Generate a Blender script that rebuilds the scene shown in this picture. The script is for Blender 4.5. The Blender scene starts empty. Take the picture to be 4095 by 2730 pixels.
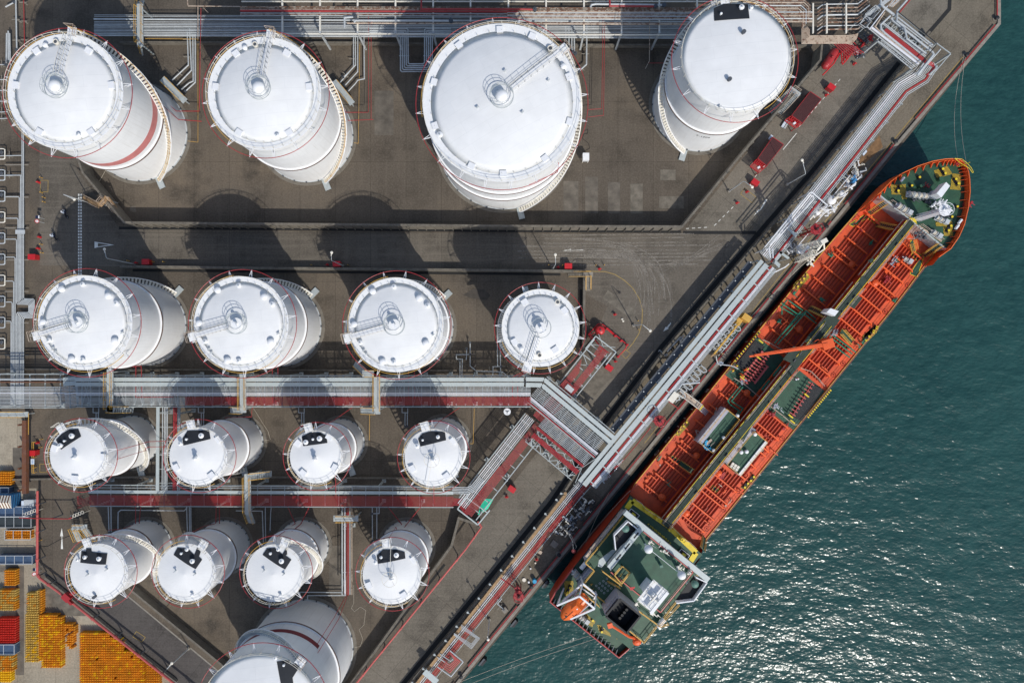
import bpy, math, random
from mathutils import Vector, Matrix
random.seed(11)
R = math.radians; PI = math.pi
H = 125.6            # drone height over the quay, metres
SC = 0.046           # metres of ground per photo pixel
CR = {'S': (0, 0, 1), 'A1': (0, 0), 'A2': (1000, 0), 'A3': (2000, 0), 'A4': (3000, 0),
  'B1': (0, 650), 'B2': (1000, 650), 'B3': (2000, 650), 'B4': (3000, 600),
  'C1': (0, 1350), 'C2': (1000, 1350), 'C3': (2000, 1300), 'C4': (2600, 1250),
  'D1': (0, 1980), 'D2': (800, 1980), 'D3': (1500, 1980), 'D4': (2100, 1980),
  'Z1': (2350, 2350, .12755), 'Z2': (0, 2250, .1913), 'Z3': (0, 1750, .12755), 'Z4': (3100, 750, .12755),
  'Z5': (3150, 950, .1913), 'Z6': (2850, 1350, .1913), 'Z7': (2180, 2280, .12755), 'Z8': (150, 800, .12755),
  'Y1': (2200, 1450, .2551), 'Y2': (3400, 0, .1913), 'Y3': (0, 1900, .2232), 'Y4': (2900, 700, .2551)}
CP = .47826          # photo pixels per survey-crop pixel
def W(c, x, y, z=0.):
 t = CR[c]; k = t[2] if len(t) > 2 else CP
 f = SC * (1 - z / H)
 return Vector(((t[0] + x * k - 2047.5) * f, (1365 - t[1] - y * k) * f, z))
def WL(c, pts, z=0.): return [W(c, p[0], p[1], p[2] if len(p) > 2 else z) for p in pts]
def WM(*a, z=0.):     # WM(('C1',x,y),('C3',x,y)...)
 return [W(t[0], t[1], t[2], t[3] if len(t) > 3 else z) for t in a]
UC = CP * SC         # metres per crop pixel on the ground
scene = bpy.context.scene
COL = scene.collection
# ------------------------------------------------------------------ materials
def newmat(name):
 m = bpy.data.materials.new(name); m.use_nodes = True
 nt = m.node_tree; b = nt.nodes['Principled BSDF']
 return m, nt, b
def node(nt, t, **kw):
 n = nt.nodes.new(t)
 for k, v in kw.items():
  if k in n.inputs: n.inputs[k].default_value = v
  else: setattr(n, k, v)
 return n
def c4(c, k=1.): return (min(c[0] * k, 1), min(c[1] * k, 1), min(c[2] * k, 1), 1)
def noise(nt, pos, scale, detail=4, rough=.55, stretch=None):
 n = node(nt, 'ShaderNodeTexNoise'); n.inputs['Scale'].default_value = scale
 n.inputs['Detail'].default_value = detail; n.inputs['Roughness'].default_value = rough
 src = pos
 if stretch:
  mp = node(nt, 'ShaderNodeMapping'); mp.inputs['Scale'].default_value = stretch[:3]
  if len(stretch) > 3: mp.inputs['Rotation'].default_value = (0, 0, stretch[3])
  nt.links.new(pos, mp.inputs['Vector']); src = mp.outputs[0]
 nt.links.new(src, n.inputs['Vector']); return n.outputs['Fac']
def ramp(nt, fac, stops):
 r = node(nt, 'ShaderNodeValToRGB'); e = r.color_ramp.elements
 while len(e) < len(stops): e.new(.5)
 for i, (p, c) in enumerate(stops):
  e[i].position = p; e[i].color = c if len(c) == 4 else (*c, 1)
 nt.links.new(fac, r.inputs['Fac']); return r.outputs['Color']
def mix(nt, fac, a, b, mode='MIX'):
 m = node(nt, 'ShaderNodeMix', data_type='RGBA', blend_type=mode)
 for s, v in ((m.inputs[0], fac), (m.inputs[6], a), (m.inputs[7], b)):
  if hasattr(v, 'is_linked') or hasattr(v, 'links'): nt.links.new(v, s)
  elif isinstance(v, (int, float)): s.default_value = v
  else: s.default_value = v if len(v) == 4 else (*v, 1)
 return m.outputs[2]
def bump(nt, b, h, strength=.3, dist=.02):
 n = node(nt, 'ShaderNodeBump'); n.inputs['Strength'].default_value = strength; n.inputs['Distance'].default_value = dist
 nt.links.new(h, n.inputs['Height']); nt.links.new(n.outputs[0], b.inputs['Normal']); return n
def paint(name, col, rough=.45, metal=0., var=.14, scale=.9, grime=0., rust=0., gcol=(.09, .07, .05), seams=None):
 m, nt, b = newmat(name)
 pos = node(nt, 'ShaderNodeNewGeometry').outputs['Position']
 n1 = noise(nt, pos, scale, 6, .62)
 c = ramp(nt, n1, [(.3, c4(col, 1 - var)), (.7, c4(col, 1 + var * .6))])
 if grime:
  n2 = noise(nt, pos, scale * 3.1, 7, .7)
  g = ramp(nt, n2, [(.52, (0, 0, 0)), (.72, (grime, grime, grime))])
  c = mix(nt, g, c, gcol)
 if rust:
  n3 = noise(nt, pos, 1.7, 8, .75)
  g = ramp(nt, n3, [(.56 - rust * .2, (0, 0, 0)), (.62 - rust * .2, (.9, .9, .9))])
  c = mix(nt, g, c, (.16, .06, .025))
 nt.links.new(c, b.inputs['Base Color'])
 b.inputs['Roughness'].default_value = rough; b.inputs['Metallic'].default_value = metal
 return m
M = {}
def P(k, *a, **kw): M[k] = paint(k, *a, **kw)
P('grey_pipe', (.50, .53, .54), .42, 0., grime=.25)
P('grey_steel', (.42, .46, .46), .5, .0, grime=.3)
P('grey_dark', (.075, .085, .1), .6, grime=.2)
P('duct', (.47, .52, .51), .45, .1, var=.08, grime=.12)
P('bright_pipe', (.80, .80, .82), .3, .15, var=.06)
P('rust_pipe', (.42, .36, .29), .7, 0, grime=.6, rust=.55, gcol=(.2, .11, .06))
P('cream_pipe', (.55, .44, .34), .6, grime=.3, rust=.1)
P('brown_steel', (.16, .07, .045), .8, var=.4, scale=2, rust=.5)
P('band_pink', (.55, .20, .19), .6)
P('band_dark', (.19, .022, .03), .6)
P('red', (.37, .028, .032), .45, grime=.15)
P('red_bright', (.52, .02, .025), .4)
P('red_pale', (.50, .10, .09), .5, grime=.1)
P('red_dark', (.065, .018, .018), .6, grime=.2)
P('yellow', (.66, .38, .07), .5, grime=.15)
P('yellow_b', (.78, .60, .03), .45)
P('white', (.80, .81, .82), .4, var=.05, grime=.12)
P('white_c', (.78, .74, .64), .5, var=.06, grime=.3, gcol=(.35, .22, .1))
P('black', (.012, .013, .016), .6, var=.3)
P('wood', (.38, .24, .12), .75, var=.3, scale=2, grime=.4)
P('orange', (.80, .115, .022), .5, var=.16, scale=.7, grime=.28, gcol=(.36, .06, .03))
P('orange_deck', (.74, .10, .026), .55, var=.3, scale=.45, grime=.5, gcol=(.30, .05, .028))
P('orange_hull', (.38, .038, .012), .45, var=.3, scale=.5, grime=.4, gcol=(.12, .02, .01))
P('boat_orange', (.80, .15, .02), .35, var=.1)
P('green_deck', (.027, .088, .047), .5, var=.35, scale=.55, grime=.4, gcol=(.06, .09, .06))
P('green_light', (.030, .096, .056), .6, var=.35, scale=.8, grime=.45, gcol=(.06, .10, .07))
P('green_pipe', (.02, .21, .12), .4)
P('walk_green', (.028, .05, .036), .75, var=.35, scale=.9, grime=.5, gcol=(.06, .06, .048))
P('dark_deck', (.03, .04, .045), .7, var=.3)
P('blue', (.05, .25, .52), .5, grime=.2)
P('blue_sheet', (.05, .09, .16), .6, var=.3)
P('blue_bright', (.03, .36, .62), .45)
P('navy', (.01, .016, .05), .5)
P('mat_black', (.014, .017, .023), .7, var=.25)
P('cloth_white', (.62, .70, .80), .8)
P('skin', (.42, .25, .17), .6, var=.05)
P('tyre', (.015, .015, .017), .8)
P('rope', (.52, .47, .38), .85, var=.2, scale=4)
P('concrete', (.185, .165, .135), .85, var=.3, scale=.8, grime=.55, gcol=(.07, .062, .052))
P('concrete_lt', (.27, .245, .205), .85, var=.25, scale=1.2, grime=.5, gcol=(.10, .09, .075))
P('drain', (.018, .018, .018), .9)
P('tarp', (.02, .52, .32), .6, var=.25, scale=2)
P('road_paint', (.78, .78, .72), .7, var=.15, scale=3, grime=.35, gcol=(.2, .19, .17))
P('road_yellow', (.34, .235, .07), .7, var=.25, scale=2, grime=.45, gcol=(.13, .11, .09))
P('cyl_orange', (.74, .30, .015), .4, var=.25, scale=.6)
P('cyl_pale', (.62, .42, .10), .5, var=.35, scale=1.6)
P('cyl_yellow', (.85, .52, .01), .4, var=.15, scale=.6)
P('cyl_red', (.62, .035, .02), .4, var=.2)
P('steel_bright', (.55, .57, .6), .3, .8)
P('teal', (.10, .20, .16), .5)
def tank_mat(name, col, radial=False, seam=True):
 m, nt, b = newmat(name)
 g = node(nt, 'ShaderNodeTexCoord').outputs['Object']
 sx = node(nt, 'ShaderNodeSeparateXYZ'); nt.links.new(g, sx.inputs[0])
 n1 = noise(nt, g, .35, 6, .6)
 c = ramp(nt, n1, [(.3, c4(col, .93)), (.7, c4(col, 1.03))])
 at = node(nt, 'ShaderNodeMath', operation='ARCTAN2'); nt.links.new(sx.outputs[1], at.inputs[0]); nt.links.new(sx.outputs[0], at.inputs[1])
 cb = node(nt, 'ShaderNodeCombineXYZ')
 if radial:
  ln = node(nt, 'ShaderNodeVectorMath', operation='LENGTH'); nt.links.new(g, ln.inputs[0])
  m2 = node(nt, 'ShaderNodeMath', operation='MULTIPLY'); m2.inputs[1].default_value = 16 / PI; nt.links.new(at.outputs[0], m2.inputs[0])
  fr = node(nt, 'ShaderNodeMath', operation='FRACT'); nt.links.new(m2.outputs[0], fr.inputs[0])
  l = ramp(nt, fr.outputs[0], [(0, (.75, .75, .75)), (.035, (0, 0, 0))])
  c = mix(nt, l, c, c4(col, .72))
 elif seam == 'shell':
  m2 = node(nt, 'ShaderNodeMath', operation='MULTIPLY'); m2.inputs[1].default_value = 9.; nt.links.new(at.outputs[0], m2.inputs[0])
  nt.links.new(m2.outputs[0], cb.inputs[0]); nt.links.new(sx.outputs[2], cb.inputs[1])
  mp = node(nt, 'ShaderNodeMapping'); mp.inputs['Scale'].default_value = (1.3, .05, 1); nt.links.new(cb.outputs[0], mp.inputs[0])
  n3 = noise(nt, mp.outputs[0], 2.2, 6, .7)
  s = ramp(nt, n3, [(.52, (0, 0, 0)), (.75, (.32, .32, .32))]); c = mix(nt, s, c, (.46, .43, .38))
  m3 = node(nt, 'ShaderNodeMath', operation='MULTIPLY'); m3.inputs[1].default_value = .42; nt.links.new(sx.outputs[2], m3.inputs[0])
  fr = node(nt, 'ShaderNodeMath', operation='FRACT'); nt.links.new(m3.outputs[0], fr.inputs[0])
  l = ramp(nt, fr.outputs[0], [(0, (.35, .35, .35)), (.03, (0, 0, 0))]); c = mix(nt, l, c, c4(col, .7))
 else:
  br = node(nt, 'ShaderNodeTexBrick'); br.inputs['Scale'].default_value = 1
  br.offset = .5; br.inputs['Color1'].default_value = (1, 1, 1, 1); br.inputs['Color2'].default_value = (.975, .98, .985, 1)
  br.inputs['Mortar'].default_value = (.9, .905, .91, 1); br.inputs['Mortar Size'].default_value = .022
  br.inputs['Brick Width'].default_value = 7.; br.inputs['Row Height'].default_value = 1.75
  mp = node(nt, 'ShaderNodeMapping'); mp.inputs['Rotation'].default_value = (0, 0, -.12 if seam is True else seam)
  nt.links.new(g, mp.inputs[0]); nt.links.new(mp.outputs[0], br.inputs['Vector'])
  c = mix(nt, 1., c, br.outputs['Color'], 'MULTIPLY')
 n4 = noise(nt, g, 2.6, 8, .75)
 s = ramp(nt, n4, [(.62, (0, 0, 0)), (.78, (.35, .35, .35))]); c = mix(nt, s, c, (.55, .50, .42))
 nt.links.new(c, b.inputs['Base Color']); b.inputs['Roughness'].default_value = .62; b.inputs['Specular IOR Level'].default_value = .3
 n5 = noise(nt, g, .5, 2, .5); bump(nt, b, n5, .25, .12)
 return m
WH = (.77, .775, .77)
M['shell'] = tank_mat('tank_shell_paint', WH, seam='shell')
M['roof'] = tank_mat('tank_roof_plates', WH)
M['roof_diag'] = tank_mat('tank_roof_plates_diagonal', WH, seam=-.5)
M['roof_radial'] = tank_mat('tank_roof_radial_seams', WH, radial=True)
M['rim'] = paint('tank_rim_paint', (.80, .81, .81), .5, 0, .05, 1.2, grime=.25, gcol=(.45, .33, .2))
def ground_mat(name, base, slab=(6.5, 11.), tint=(.14, .105, .075), dark=(.035, .03, .028), rot=0., streak=0.):
 m, nt, b = newmat(name)
 pos = node(nt, 'ShaderNodeNewGeometry').outputs['Position']
 n1 = noise(nt, pos, .05, 4, .5); n2 = noise(nt, pos, .16, 6, .6); n3 = noise(nt, pos, 3.2, 8, .8); n6 = noise(nt, pos, 1., 6, .65, stretch=(1.1, .07, 1, rot))
 c = ramp(nt, n1, [(.32, c4(base, .84)), (.5, c4(base)), (.66, c4(tint))])
 g = ramp(nt, n2, [(.34, (1, 1, 1)), (.42, (.5, .5, .5)), (.5, (.1, .1, .1)), (.6, (0, 0, 0))]); c = mix(nt, g, c, c4(base, .58))
 g = ramp(nt, n6, [(.3, (.35, .35, .35)), (.5, (0, 0, 0))]); c = mix(nt, g, c, c4(base, .7))
 g = ramp(nt, n6, [(.52, (0, 0, 0)), (.75, (.3, .3, .3))]); c = mix(nt, g, c, c4(base, 1.45))
 g = ramp(nt, n3, [(.48, (0, 0, 0)), (.75, (.7, .7, .7))]); c = mix(nt, g, c, c4(base, 1.75))
 g = ramp(nt, n3, [(.28, (.8, .8, .8)), (.47, (0, 0, 0))]); c = mix(nt, g, c, c4(base, .5))
 if streak:
  n5 = noise(nt, pos, 1., 6, .7, stretch=(.05, 1.4, 1, rot))
  g = ramp(nt, n5, [(.5, (0, 0, 0)), (.72, (streak, streak, streak))]); c = mix(nt, g, c, c4(base, 1.65))
 br = node(nt, 'ShaderNodeTexBrick'); br.offset = 0.; br.inputs['Scale'].default_value = 1
 br.inputs['Color1'].default_value = (1, 1, 1, 1); br.inputs['Color2'].default_value = (.90, .905, .91, 1)
 br.inputs['Mortar'].default_value = (.55, .55, .55, 1); br.inputs['Mortar Size'].default_value = .03
 br.inputs['Brick Width'].default_value = slab[0]; br.inputs['Row Height'].default_value = slab[1]; br.inputs['Bias'].default_value = 0.
 mp = node(nt, 'ShaderNodeMapping'); mp.inputs['Rotation'].default_value = (0, 0, rot)
 nt.links.new(pos, mp.inputs[0]); nt.links.new(mp.outputs[0], br.inputs['Vector'])
 c = mix(nt, 1., c, br.outputs['Color'], 'MULTIPLY')
 nt.links.new(c, b.inputs['Base Color']); b.inputs['Roughness'].default_value = .9
 b.inputs['Specular IOR Level'].default_value = .2
 bump(nt, b, n3, .5, .03); return m
M['ground'] = ground_mat('yard_concrete', (.122, .102, .080), tint=(.165, .132, .096))
M['road'] = ground_mat('road_concrete', (.135, .118, .096), slab=(13, 20), tint=(.17, .148, .12), streak=.5)
M['road_d'] = ground_mat('road_concrete_diagonal', (.175, .155, .125), slab=(9, 7), rot=-.89, tint=(.205, .18, .145), streak=.3)
M['pale'] = ground_mat('pale_yard_concrete', (.33, .285, .215), slab=(7, 12), tint=(.40, .35, .27), dark=(.12, .095, .07))
M['track'] = ground_mat('dark_track_concrete', (.095, .085, .078), slab=(9, 30), rot=.66, tint=(.11, .1, .09), streak=.3)
M['quay'] = ground_mat('quay_concrete', (.18, .155, .118), slab=(12, 3.2), rot=-.886, tint=(.2, .165, .12))
def hatch_mat():
 m, nt, b = newmat('hazard_hatching')
 g = node(nt, 'ShaderNodeNewGeometry').outputs['Position']
 w = node(nt, 'ShaderNodeTexWave', wave_type='BANDS'); w.inputs['Scale'].default_value = 1.5
 mp = node(nt, 'ShaderNodeMapping'); mp.inputs['Rotation'].default_value = (0, 0, R(15))
 nt.links.new(g, mp.inputs[0]); nt.links.new(mp.outputs[0], w.inputs[0])
 c = ramp(nt, w.outputs['Fac'], [(.48, (.03, .03, .015)), (.56, (.62, .43, .03))]); nt.links.new(c, b.inputs['Base Color'])
 return m
M['hatch'] = hatch_mat()
def check_mat():
 m, nt, b = newmat('manifold_grating')
 g = node(nt, 'ShaderNodeNewGeometry').outputs['Position']
 n = noise(nt, g, 9, 3, .5)
 c = ramp(nt, n, [(.4, (.02, .022, .024)), (.7, (.06, .062, .062))]); nt.links.new(c, b.inputs['Base Color']); b.inputs['Roughness'].default_value = .9
 return m
M['grating'] = check_mat()
def water_mat():
 m, nt, b = newmat('sea_water')
 pos = node(nt, 'ShaderNodeNewGeometry').outputs['Position']
 n1 = noise(nt, pos, .03, 4, .6); n0 = noise(nt, pos, .5, 5, .6, stretch=(1, 1.8, 1, .45))
 c = ramp(nt, n1, [(.3, (.011, .048, .047)), (.7, (.018, .066, .062))])
 g = ramp(nt, n0, [(.4, (0, 0, 0)), (.75, (.6, .6, .6))]); c = mix(nt, g, c, (.028, .092, .084))
 nt.links.new(c, b.inputs['Base Color']); b.inputs['Roughness'].default_value = .235; b.inputs['IOR'].default_value = 1.33
 a = noise(nt, pos, .13, 2, .5, stretch=(1, 1.7, 1, .5)); d = noise(nt, pos, .55, 1, .5, stretch=(1, 1.9, 1, .35)); e = noise(nt, pos, 1.35, 1.2, .5, stretch=(1, 1.7, 1, .2))
 def mul(x, k):
  n = node(nt, 'ShaderNodeMath', operation='MULTIPLY'); n.inputs[1].default_value = k; nt.links.new(x, n.inputs[0]); return n.outputs[0]
 def add(x, y):
  n = node(nt, 'ShaderNodeMath', operation='ADD'); nt.links.new(x, n.inputs[0]); nt.links.new(y, n.inputs[1]); return n.outputs[0]
 h = add(add(mul(a, .5), mul(d, .165)), mul(e, .082))
 bump(nt, b, h, 1., 1.)
 return m
M['water'] = water_mat()
# ------------------------------------------------------------------ mesh builder
import numpy as np
SING = dict(anchor_chairs='anchor_chair', deck_stiffeners='deck_stiffener', bulwark_stays='bulwark_stay', stern_stays='stern_stay', roof_ribs='roof_rib', rust_stripes='rust_stripe', side_ribs='side_rib', deck_fittings='deck_fitting', deck_valves='deck_valve', small_deck_pipes='deck_pipe', manifold_pipes='manifold_pipe', cleaning_hatches='cleaning_hatch', windlass_fittings='windlass_fitting', roof_fittings='roof_fitting', pipe_fittings='pipe_fitting', deck_rings='deck_ring', deck_sockets='deck_socket', blue_bundles='blue_bundle', white_crates='white_crate', foam_pipes='foam_pipe', deck_pipes='deck_pipe', mast_fittings='mast_fitting', bow_red_gear='red_fitting')
def comps(n, e):
 p = list(range(n))
 def f(x):
  while p[x] != x: p[x] = p[p[x]]; x = p[x]
  return x
 for a, b in e:
  a, b = f(a), f(b)
  if a != b: p[max(a, b)] = min(a, b)
 return [f(i) for i in range(n)]
def pieces(m):
 '''split a builder into the pieces that stand well apart'''
 r = comps(len(m.v), [(q[0], k) for q in m.f for k in q[1:]]); ids = {k: i for i, k in enumerate(sorted(set(r)))}; k = len(ids)
 if k < 2 or k > 500: return [m]
 isl = np.array([ids[x] for x in r]); pt = np.array([tuple(v) for v in m.v]); lo = np.full((k, 3), 1e9); hi = -lo
 np.minimum.at(lo, isl, pt); np.maximum.at(hi, isl, pt); size = (hi - lo).max(axis=1)
 gap = np.maximum(0., np.maximum(lo[:, None] - hi[None], lo[None] - hi[:, None]))
 near = np.sqrt((gap**2).sum(axis=2)) <= np.maximum(.02, .5 * np.maximum(size[:, None], size[None]))
 a, b = np.nonzero(np.triu(near, 1)); c = comps(k, zip(a.tolist(), b.tolist())); out = {}
 if len(set(c)) < 2: return [m]
 mp = [0] * len(m.v)
 for i, v in enumerate(m.v): q = out.setdefault(c[isl[i]], MB()); mp[i] = len(q.v); q.v.append(v)
 for f in m.f: out[c[isl[f[0]]]].f.append(tuple(mp[i] for i in f))
 return list(out.values())
class MB:
 def __init__(s): s.v = []; s.f = []
 def add(s, vs, fs):
  k = len(s.v); s.v += [Vector(v) for v in vs]; s.f += [tuple(i + k for i in f) for f in fs]; return s
 def poly(s, pts, z=None):
  return s.add([(p[0], p[1], p[2] if z is None else z) for p in pts], [tuple(range(len(pts)))])
 def prism(s, pts, z0, z1):
  a = sum(pts[i][0] * pts[(i + 1) % len(pts)][1] - pts[(i + 1) % len(pts)][0] * pts[i][1] for i in range(len(pts)))
  if a < 0: pts = pts[::-1]
  n = len(pts)
  vs = [(p[0], p[1], z0) for p in pts] + [(p[0], p[1], z1) for p in pts]
  fs = [tuple(range(n - 1, -1, -1)), tuple(range(n, 2 * n))] + [(i, (i + 1) % n, n + (i + 1) % n, n + i) for i in range(n)]
  return s.add(vs, fs)
 def box(s, c, d, a=0.):
  co, si = math.cos(a), math.sin(a); vs = []
  for z in (-.5, .5):
   for x, y in ((-.5, -.5), (.5, -.5), (.5, .5), (-.5, .5)):
    X, Y = x * d[0], y * d[1]; vs.append((c[0] + X * co - Y * si, c[1] + X * si + Y * co, c[2] + z * d[2]))
  return s.add(vs, [(3, 2, 1, 0), (4, 5, 6, 7), (0, 1, 5, 4), (1, 2, 6, 5), (2, 3, 7, 6), (3, 0, 4, 7)])
 def bar(s, p, q, w=.1, h=None):
  p, q = Vector(p), Vector(q); d = q - p
  if d.length < 1e-6: return s
  h = h or w; d.normalize()
  u = d.cross(Vector((0, 0, 1)));
  if u.length < 1e-3: u = Vector((1, 0, 0))
  u.normalize(); t = u.cross(d)
  vs = []
  for c in (p, q):
   for a, b in ((-1, -1), (1, -1), (1, 1), (-1, 1)): vs.append(c + u * (a * w / 2) + t * (b * h / 2))
  return s.add(vs, [(3, 2, 1, 0), (4, 5, 6, 7), (0, 1, 5, 4), (1, 2, 6, 5), (2, 3, 7, 6), (3, 0, 4, 7)])
 def bars(s, pts, w=.1, h=None, closed=False):
  for i in range(len(pts) - (0 if closed else 1)): s.bar(pts[i], pts[(i + 1) % len(pts)], w, h)
  return s
 def tube(s, pts, r, n=6, closed=False):
  pts = [Vector(p) for p in pts]; m = len(pts); vs = []; fs = []
  for i in range(m):
   if closed: d = pts[(i + 1) % m] - pts[i - 1]
   else: d = pts[min(i + 1, m - 1)] - pts[max(i - 1, 0)]
   if 0 < i < m - 1 or closed:
    a = (pts[i] - pts[i - 1]).normalized(); b_ = (pts[(i + 1) % m] - pts[i]).normalized(); d = a + b_
    k = 1 / max(.5, math.sqrt(max(.01, (1 + a.dot(b_)) / 2)))
   else: k = 1
   d.normalize(); ref = Vector((0, 0, 1)) if abs(d.z) < .95 else Vector((0, 1, 0))
   u = d.cross(ref).normalized(); t = u.cross(d)
   for j in range(n):
    an = 2 * PI * (j + .5) / n; vs.append(pts[i] + u * (math.cos(an) * r * k) + t * (math.sin(an) * r))
  for i in range(m if closed else m - 1):
   for j in range(n):
    a, b_ = i * n, ((i + 1) % m) * n; fs.append((a + j, a + (j + 1) % n, b_ + (j + 1) % n, b_ + j))
  if not closed: fs += [tuple(range(n - 1, -1, -1)), tuple(range((m - 1) * n, m * n))]
  return s.add(vs, fs)
 def cyl(s, c, r, z0, z1, n=24, r2=None, cap=True):
  r2 = r if r2 is None else r2
  vs = [(c[0] + r * math.cos(2 * PI * i / n), c[1] + r * math.sin(2 * PI * i / n), z0) for i in range(n)] + \
    [(c[0] + r2 * math.cos(2 * PI * i / n), c[1] + r2 * math.sin(2 * PI * i / n), z1) for i in range(n)]
  fs = [(i, (i + 1) % n, n + (i + 1) % n, n + i) for i in range(n)]
  if cap: fs += [tuple(range(n - 1, -1, -1)), tuple(range(n, 2 * n))]
  return s.add(vs, fs)
 def dome(s, c, r, h, n=32, k=5, z=None, full=False):
  z = c[2] if z is None else z; vs = []; fs = []
  for j in range(k):
   if full: a = j / k * PI / 2; rr, zz = r * math.cos(a), h * math.sin(a)
   else: t = 1 - j / k; rr, zz = r * t, h * (1 - t * t)
   vs += [(c[0] + rr * math.cos(2 * PI * i / n), c[1] + rr * math.sin(2 * PI * i / n), z + zz) for i in range(n)]
  vs.append((c[0], c[1], z + h))
  for j in range(k - 1):
   for i in range(n): fs.append((j * n + i, j * n + (i + 1) % n, (j + 1) * n + (i + 1) % n, (j + 1) * n + i))
  for i in range(n): fs.append(((k - 1) * n + i, (k - 1) * n + (i + 1) % n, k * n))
  fs.append(tuple(range(n - 1, -1, -1)))
  return s.add(vs, fs)
 def ball(s, c, r, n=10, sq=(1, 1, 1)):
  vs = []; fs = []; m = n // 2
  for j in range(1, m):
   a = PI * j / m
   vs += [(c[0] + r * sq[0] * math.sin(a) * math.cos(2 * PI * i / n), c[1] + r * sq[1] * math.sin(a) * math.sin(2 * PI * i / n), c[2] + r * sq[2] * math.cos(a)) for i in range(n)]
  t = len(vs); vs += [(c[0], c[1], c[2] + r * sq[2]), (c[0], c[1], c[2] - r * sq[2])]
  for j in range(m - 2):
   for i in range(n): fs.append((j * n + (i + 1) % n, j * n + i, (j + 1) * n + i, (j + 1) * n + (i + 1) % n))
  for i in range(n): fs.append((t, i, (i + 1) % n)); fs.append((t + 1, (m - 2) * n + (i + 1) % n, (m - 2) * n + i))
  return s.add(vs, fs)
 def annulus(s, c, r0, r1, z0, z1, n=64, a0=0, a1=2 * PI):
  full = abs(a1 - a0) > 6.28; k = n if full else n + 1; vs = []
  for i in range(k):
   a = a0 + (a1 - a0) * i / n; co, si = math.cos(a), math.sin(a)
   vs += [(c[0] + r0 * co, c[1] + r0 * si, z0), (c[0] + r1 * co, c[1] + r1 * si, z0), (c[0] + r1 * co, c[1] + r1 * si, z1), (c[0] + r0 * co, c[1] + r0 * si, z1)]
  fs = []
  for i in range(n):
   a, b_ = 4 * i, 4 * ((i + 1) % k)
   for j in range(4): fs.append((a + j, b_ + j, b_ + (j + 1) % 4, a + (j + 1) % 4))
  if not full: fs += [(0, 3, 2, 1), (4 * n, 4 * n + 1, 4 * n + 2, 4 * n + 3)]
  return s.add(vs, fs)
 def build(s, name, mat, parent=None, smooth=False, loc=None):
  if not s.f: return None
  if parent is not None and not smooth:
   ps = pieces(s)
   if 1 < len(ps) <= 100:
    nm = SING.get(name, name); o = None
    for q in ps: o = q.build1(nm, mat, parent) if o is None else (q.build1(nm, mat, parent), o)[1]
    return o
  return s.build1(name, mat, parent, smooth, loc)
 def build1(s, name, mat, parent=None, smooth=False, loc=None):
  root = parent
  while root is not None and root.parent: root = root.parent
  o = Vector(root.location) if root is not None else Vector(loc) if loc is not None else Vector(((min(v.x for v in s.v) + max(v.x for v in s.v)) / 2, (min(v.y for v in s.v) + max(v.y for v in s.v)) / 2, min(v.z for v in s.v)))
  me = bpy.data.meshes.new(name); me.from_pydata([tuple(v - o) for v in s.v], [], s.f); me.update()
  if smooth: me.polygons.foreach_set('use_smooth', [True] * len(me.polygons))
  me.materials.append(M[mat] if isinstance(mat, str) else mat)
  ob = bpy.data.objects.new(name, me); COL.objects.link(ob)
  if parent is not None: ob.parent = parent
  else: ob.location = o
  return ob
def tag(o, label, cat=None, group=None, kind=None):
 if label: o['label'] = label
 if cat: o['category'] = cat
 if group: o['group'] = group
 if kind: o['kind'] = kind
 return o
def thing(name, label, cat, loc, group=None):
 o = bpy.data.objects.new(name, None); COL.objects.link(o); o.location = loc; o.empty_display_size = .5
 return tag(o, label, cat, group)
def copy_thing(root, loc, rz=None, label=None):
 r = root.copy(); COL.objects.link(r); r.location = loc
 if rz is not None: r.rotation_euler = (0, 0, rz)
 if label: r['label'] = label
 for ch in list(root.children):
  c = ch.copy(); COL.objects.link(c); c.parent = r
  for g in list(ch.children):
   d = g.copy(); COL.objects.link(d); d.parent = c
 return r
def smooth_tube(mb, *a, **k): return mb.tube(*a, **k)
def offset_path(pts, off):
 """shift a polyline sideways (to its right) by off metres with mitred corners"""
 out = []; n = len(pts)
 for i in range(n):
  if i == 0: d = (pts[1] - pts[0]).xy.normalized(); nn = Vector((d.y, -d.x)); k = 1
  elif i == n - 1: d = (pts[-1] - pts[-2]).xy.normalized(); nn = Vector((d.y, -d.x)); k = 1
  else:
   a = (pts[i] - pts[i - 1]).xy.normalized(); b_ = (pts[i + 1] - pts[i]).xy.normalized()
   na, nb = Vector((a.y, -a.x)), Vector((b_.y, -b_.x)); nn = (na + nb).normalized(); k = 1 / max(.35, nn.dot(na))
  out.append(Vector((pts[i].x + nn.x * off * k, pts[i].y + nn.y * off * k, pts[i].z)))
 return out
def rails(mb, pts, h=1., r=.03, closed=False, step=1.5, mid=True):
 pts = [Vector(p) for p in pts]; n = len(pts)
 up = Vector((0, 0, h))
 mb.bars([p + up for p in pts], r * 2, closed=closed)
 if mid: mb.bars([p + up * .5 for p in pts], r * 1.4, closed=closed)
 for i in range(n if closed else n - 1):
  a, b_ = pts[i], pts[(i + 1) % n]; k = max(1, int((b_ - a).length / step))
  for j in range(k + 1): p = a.lerp(b_, j / k); mb.bar(p, p + up, r * 1.6)
 return mb
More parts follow.
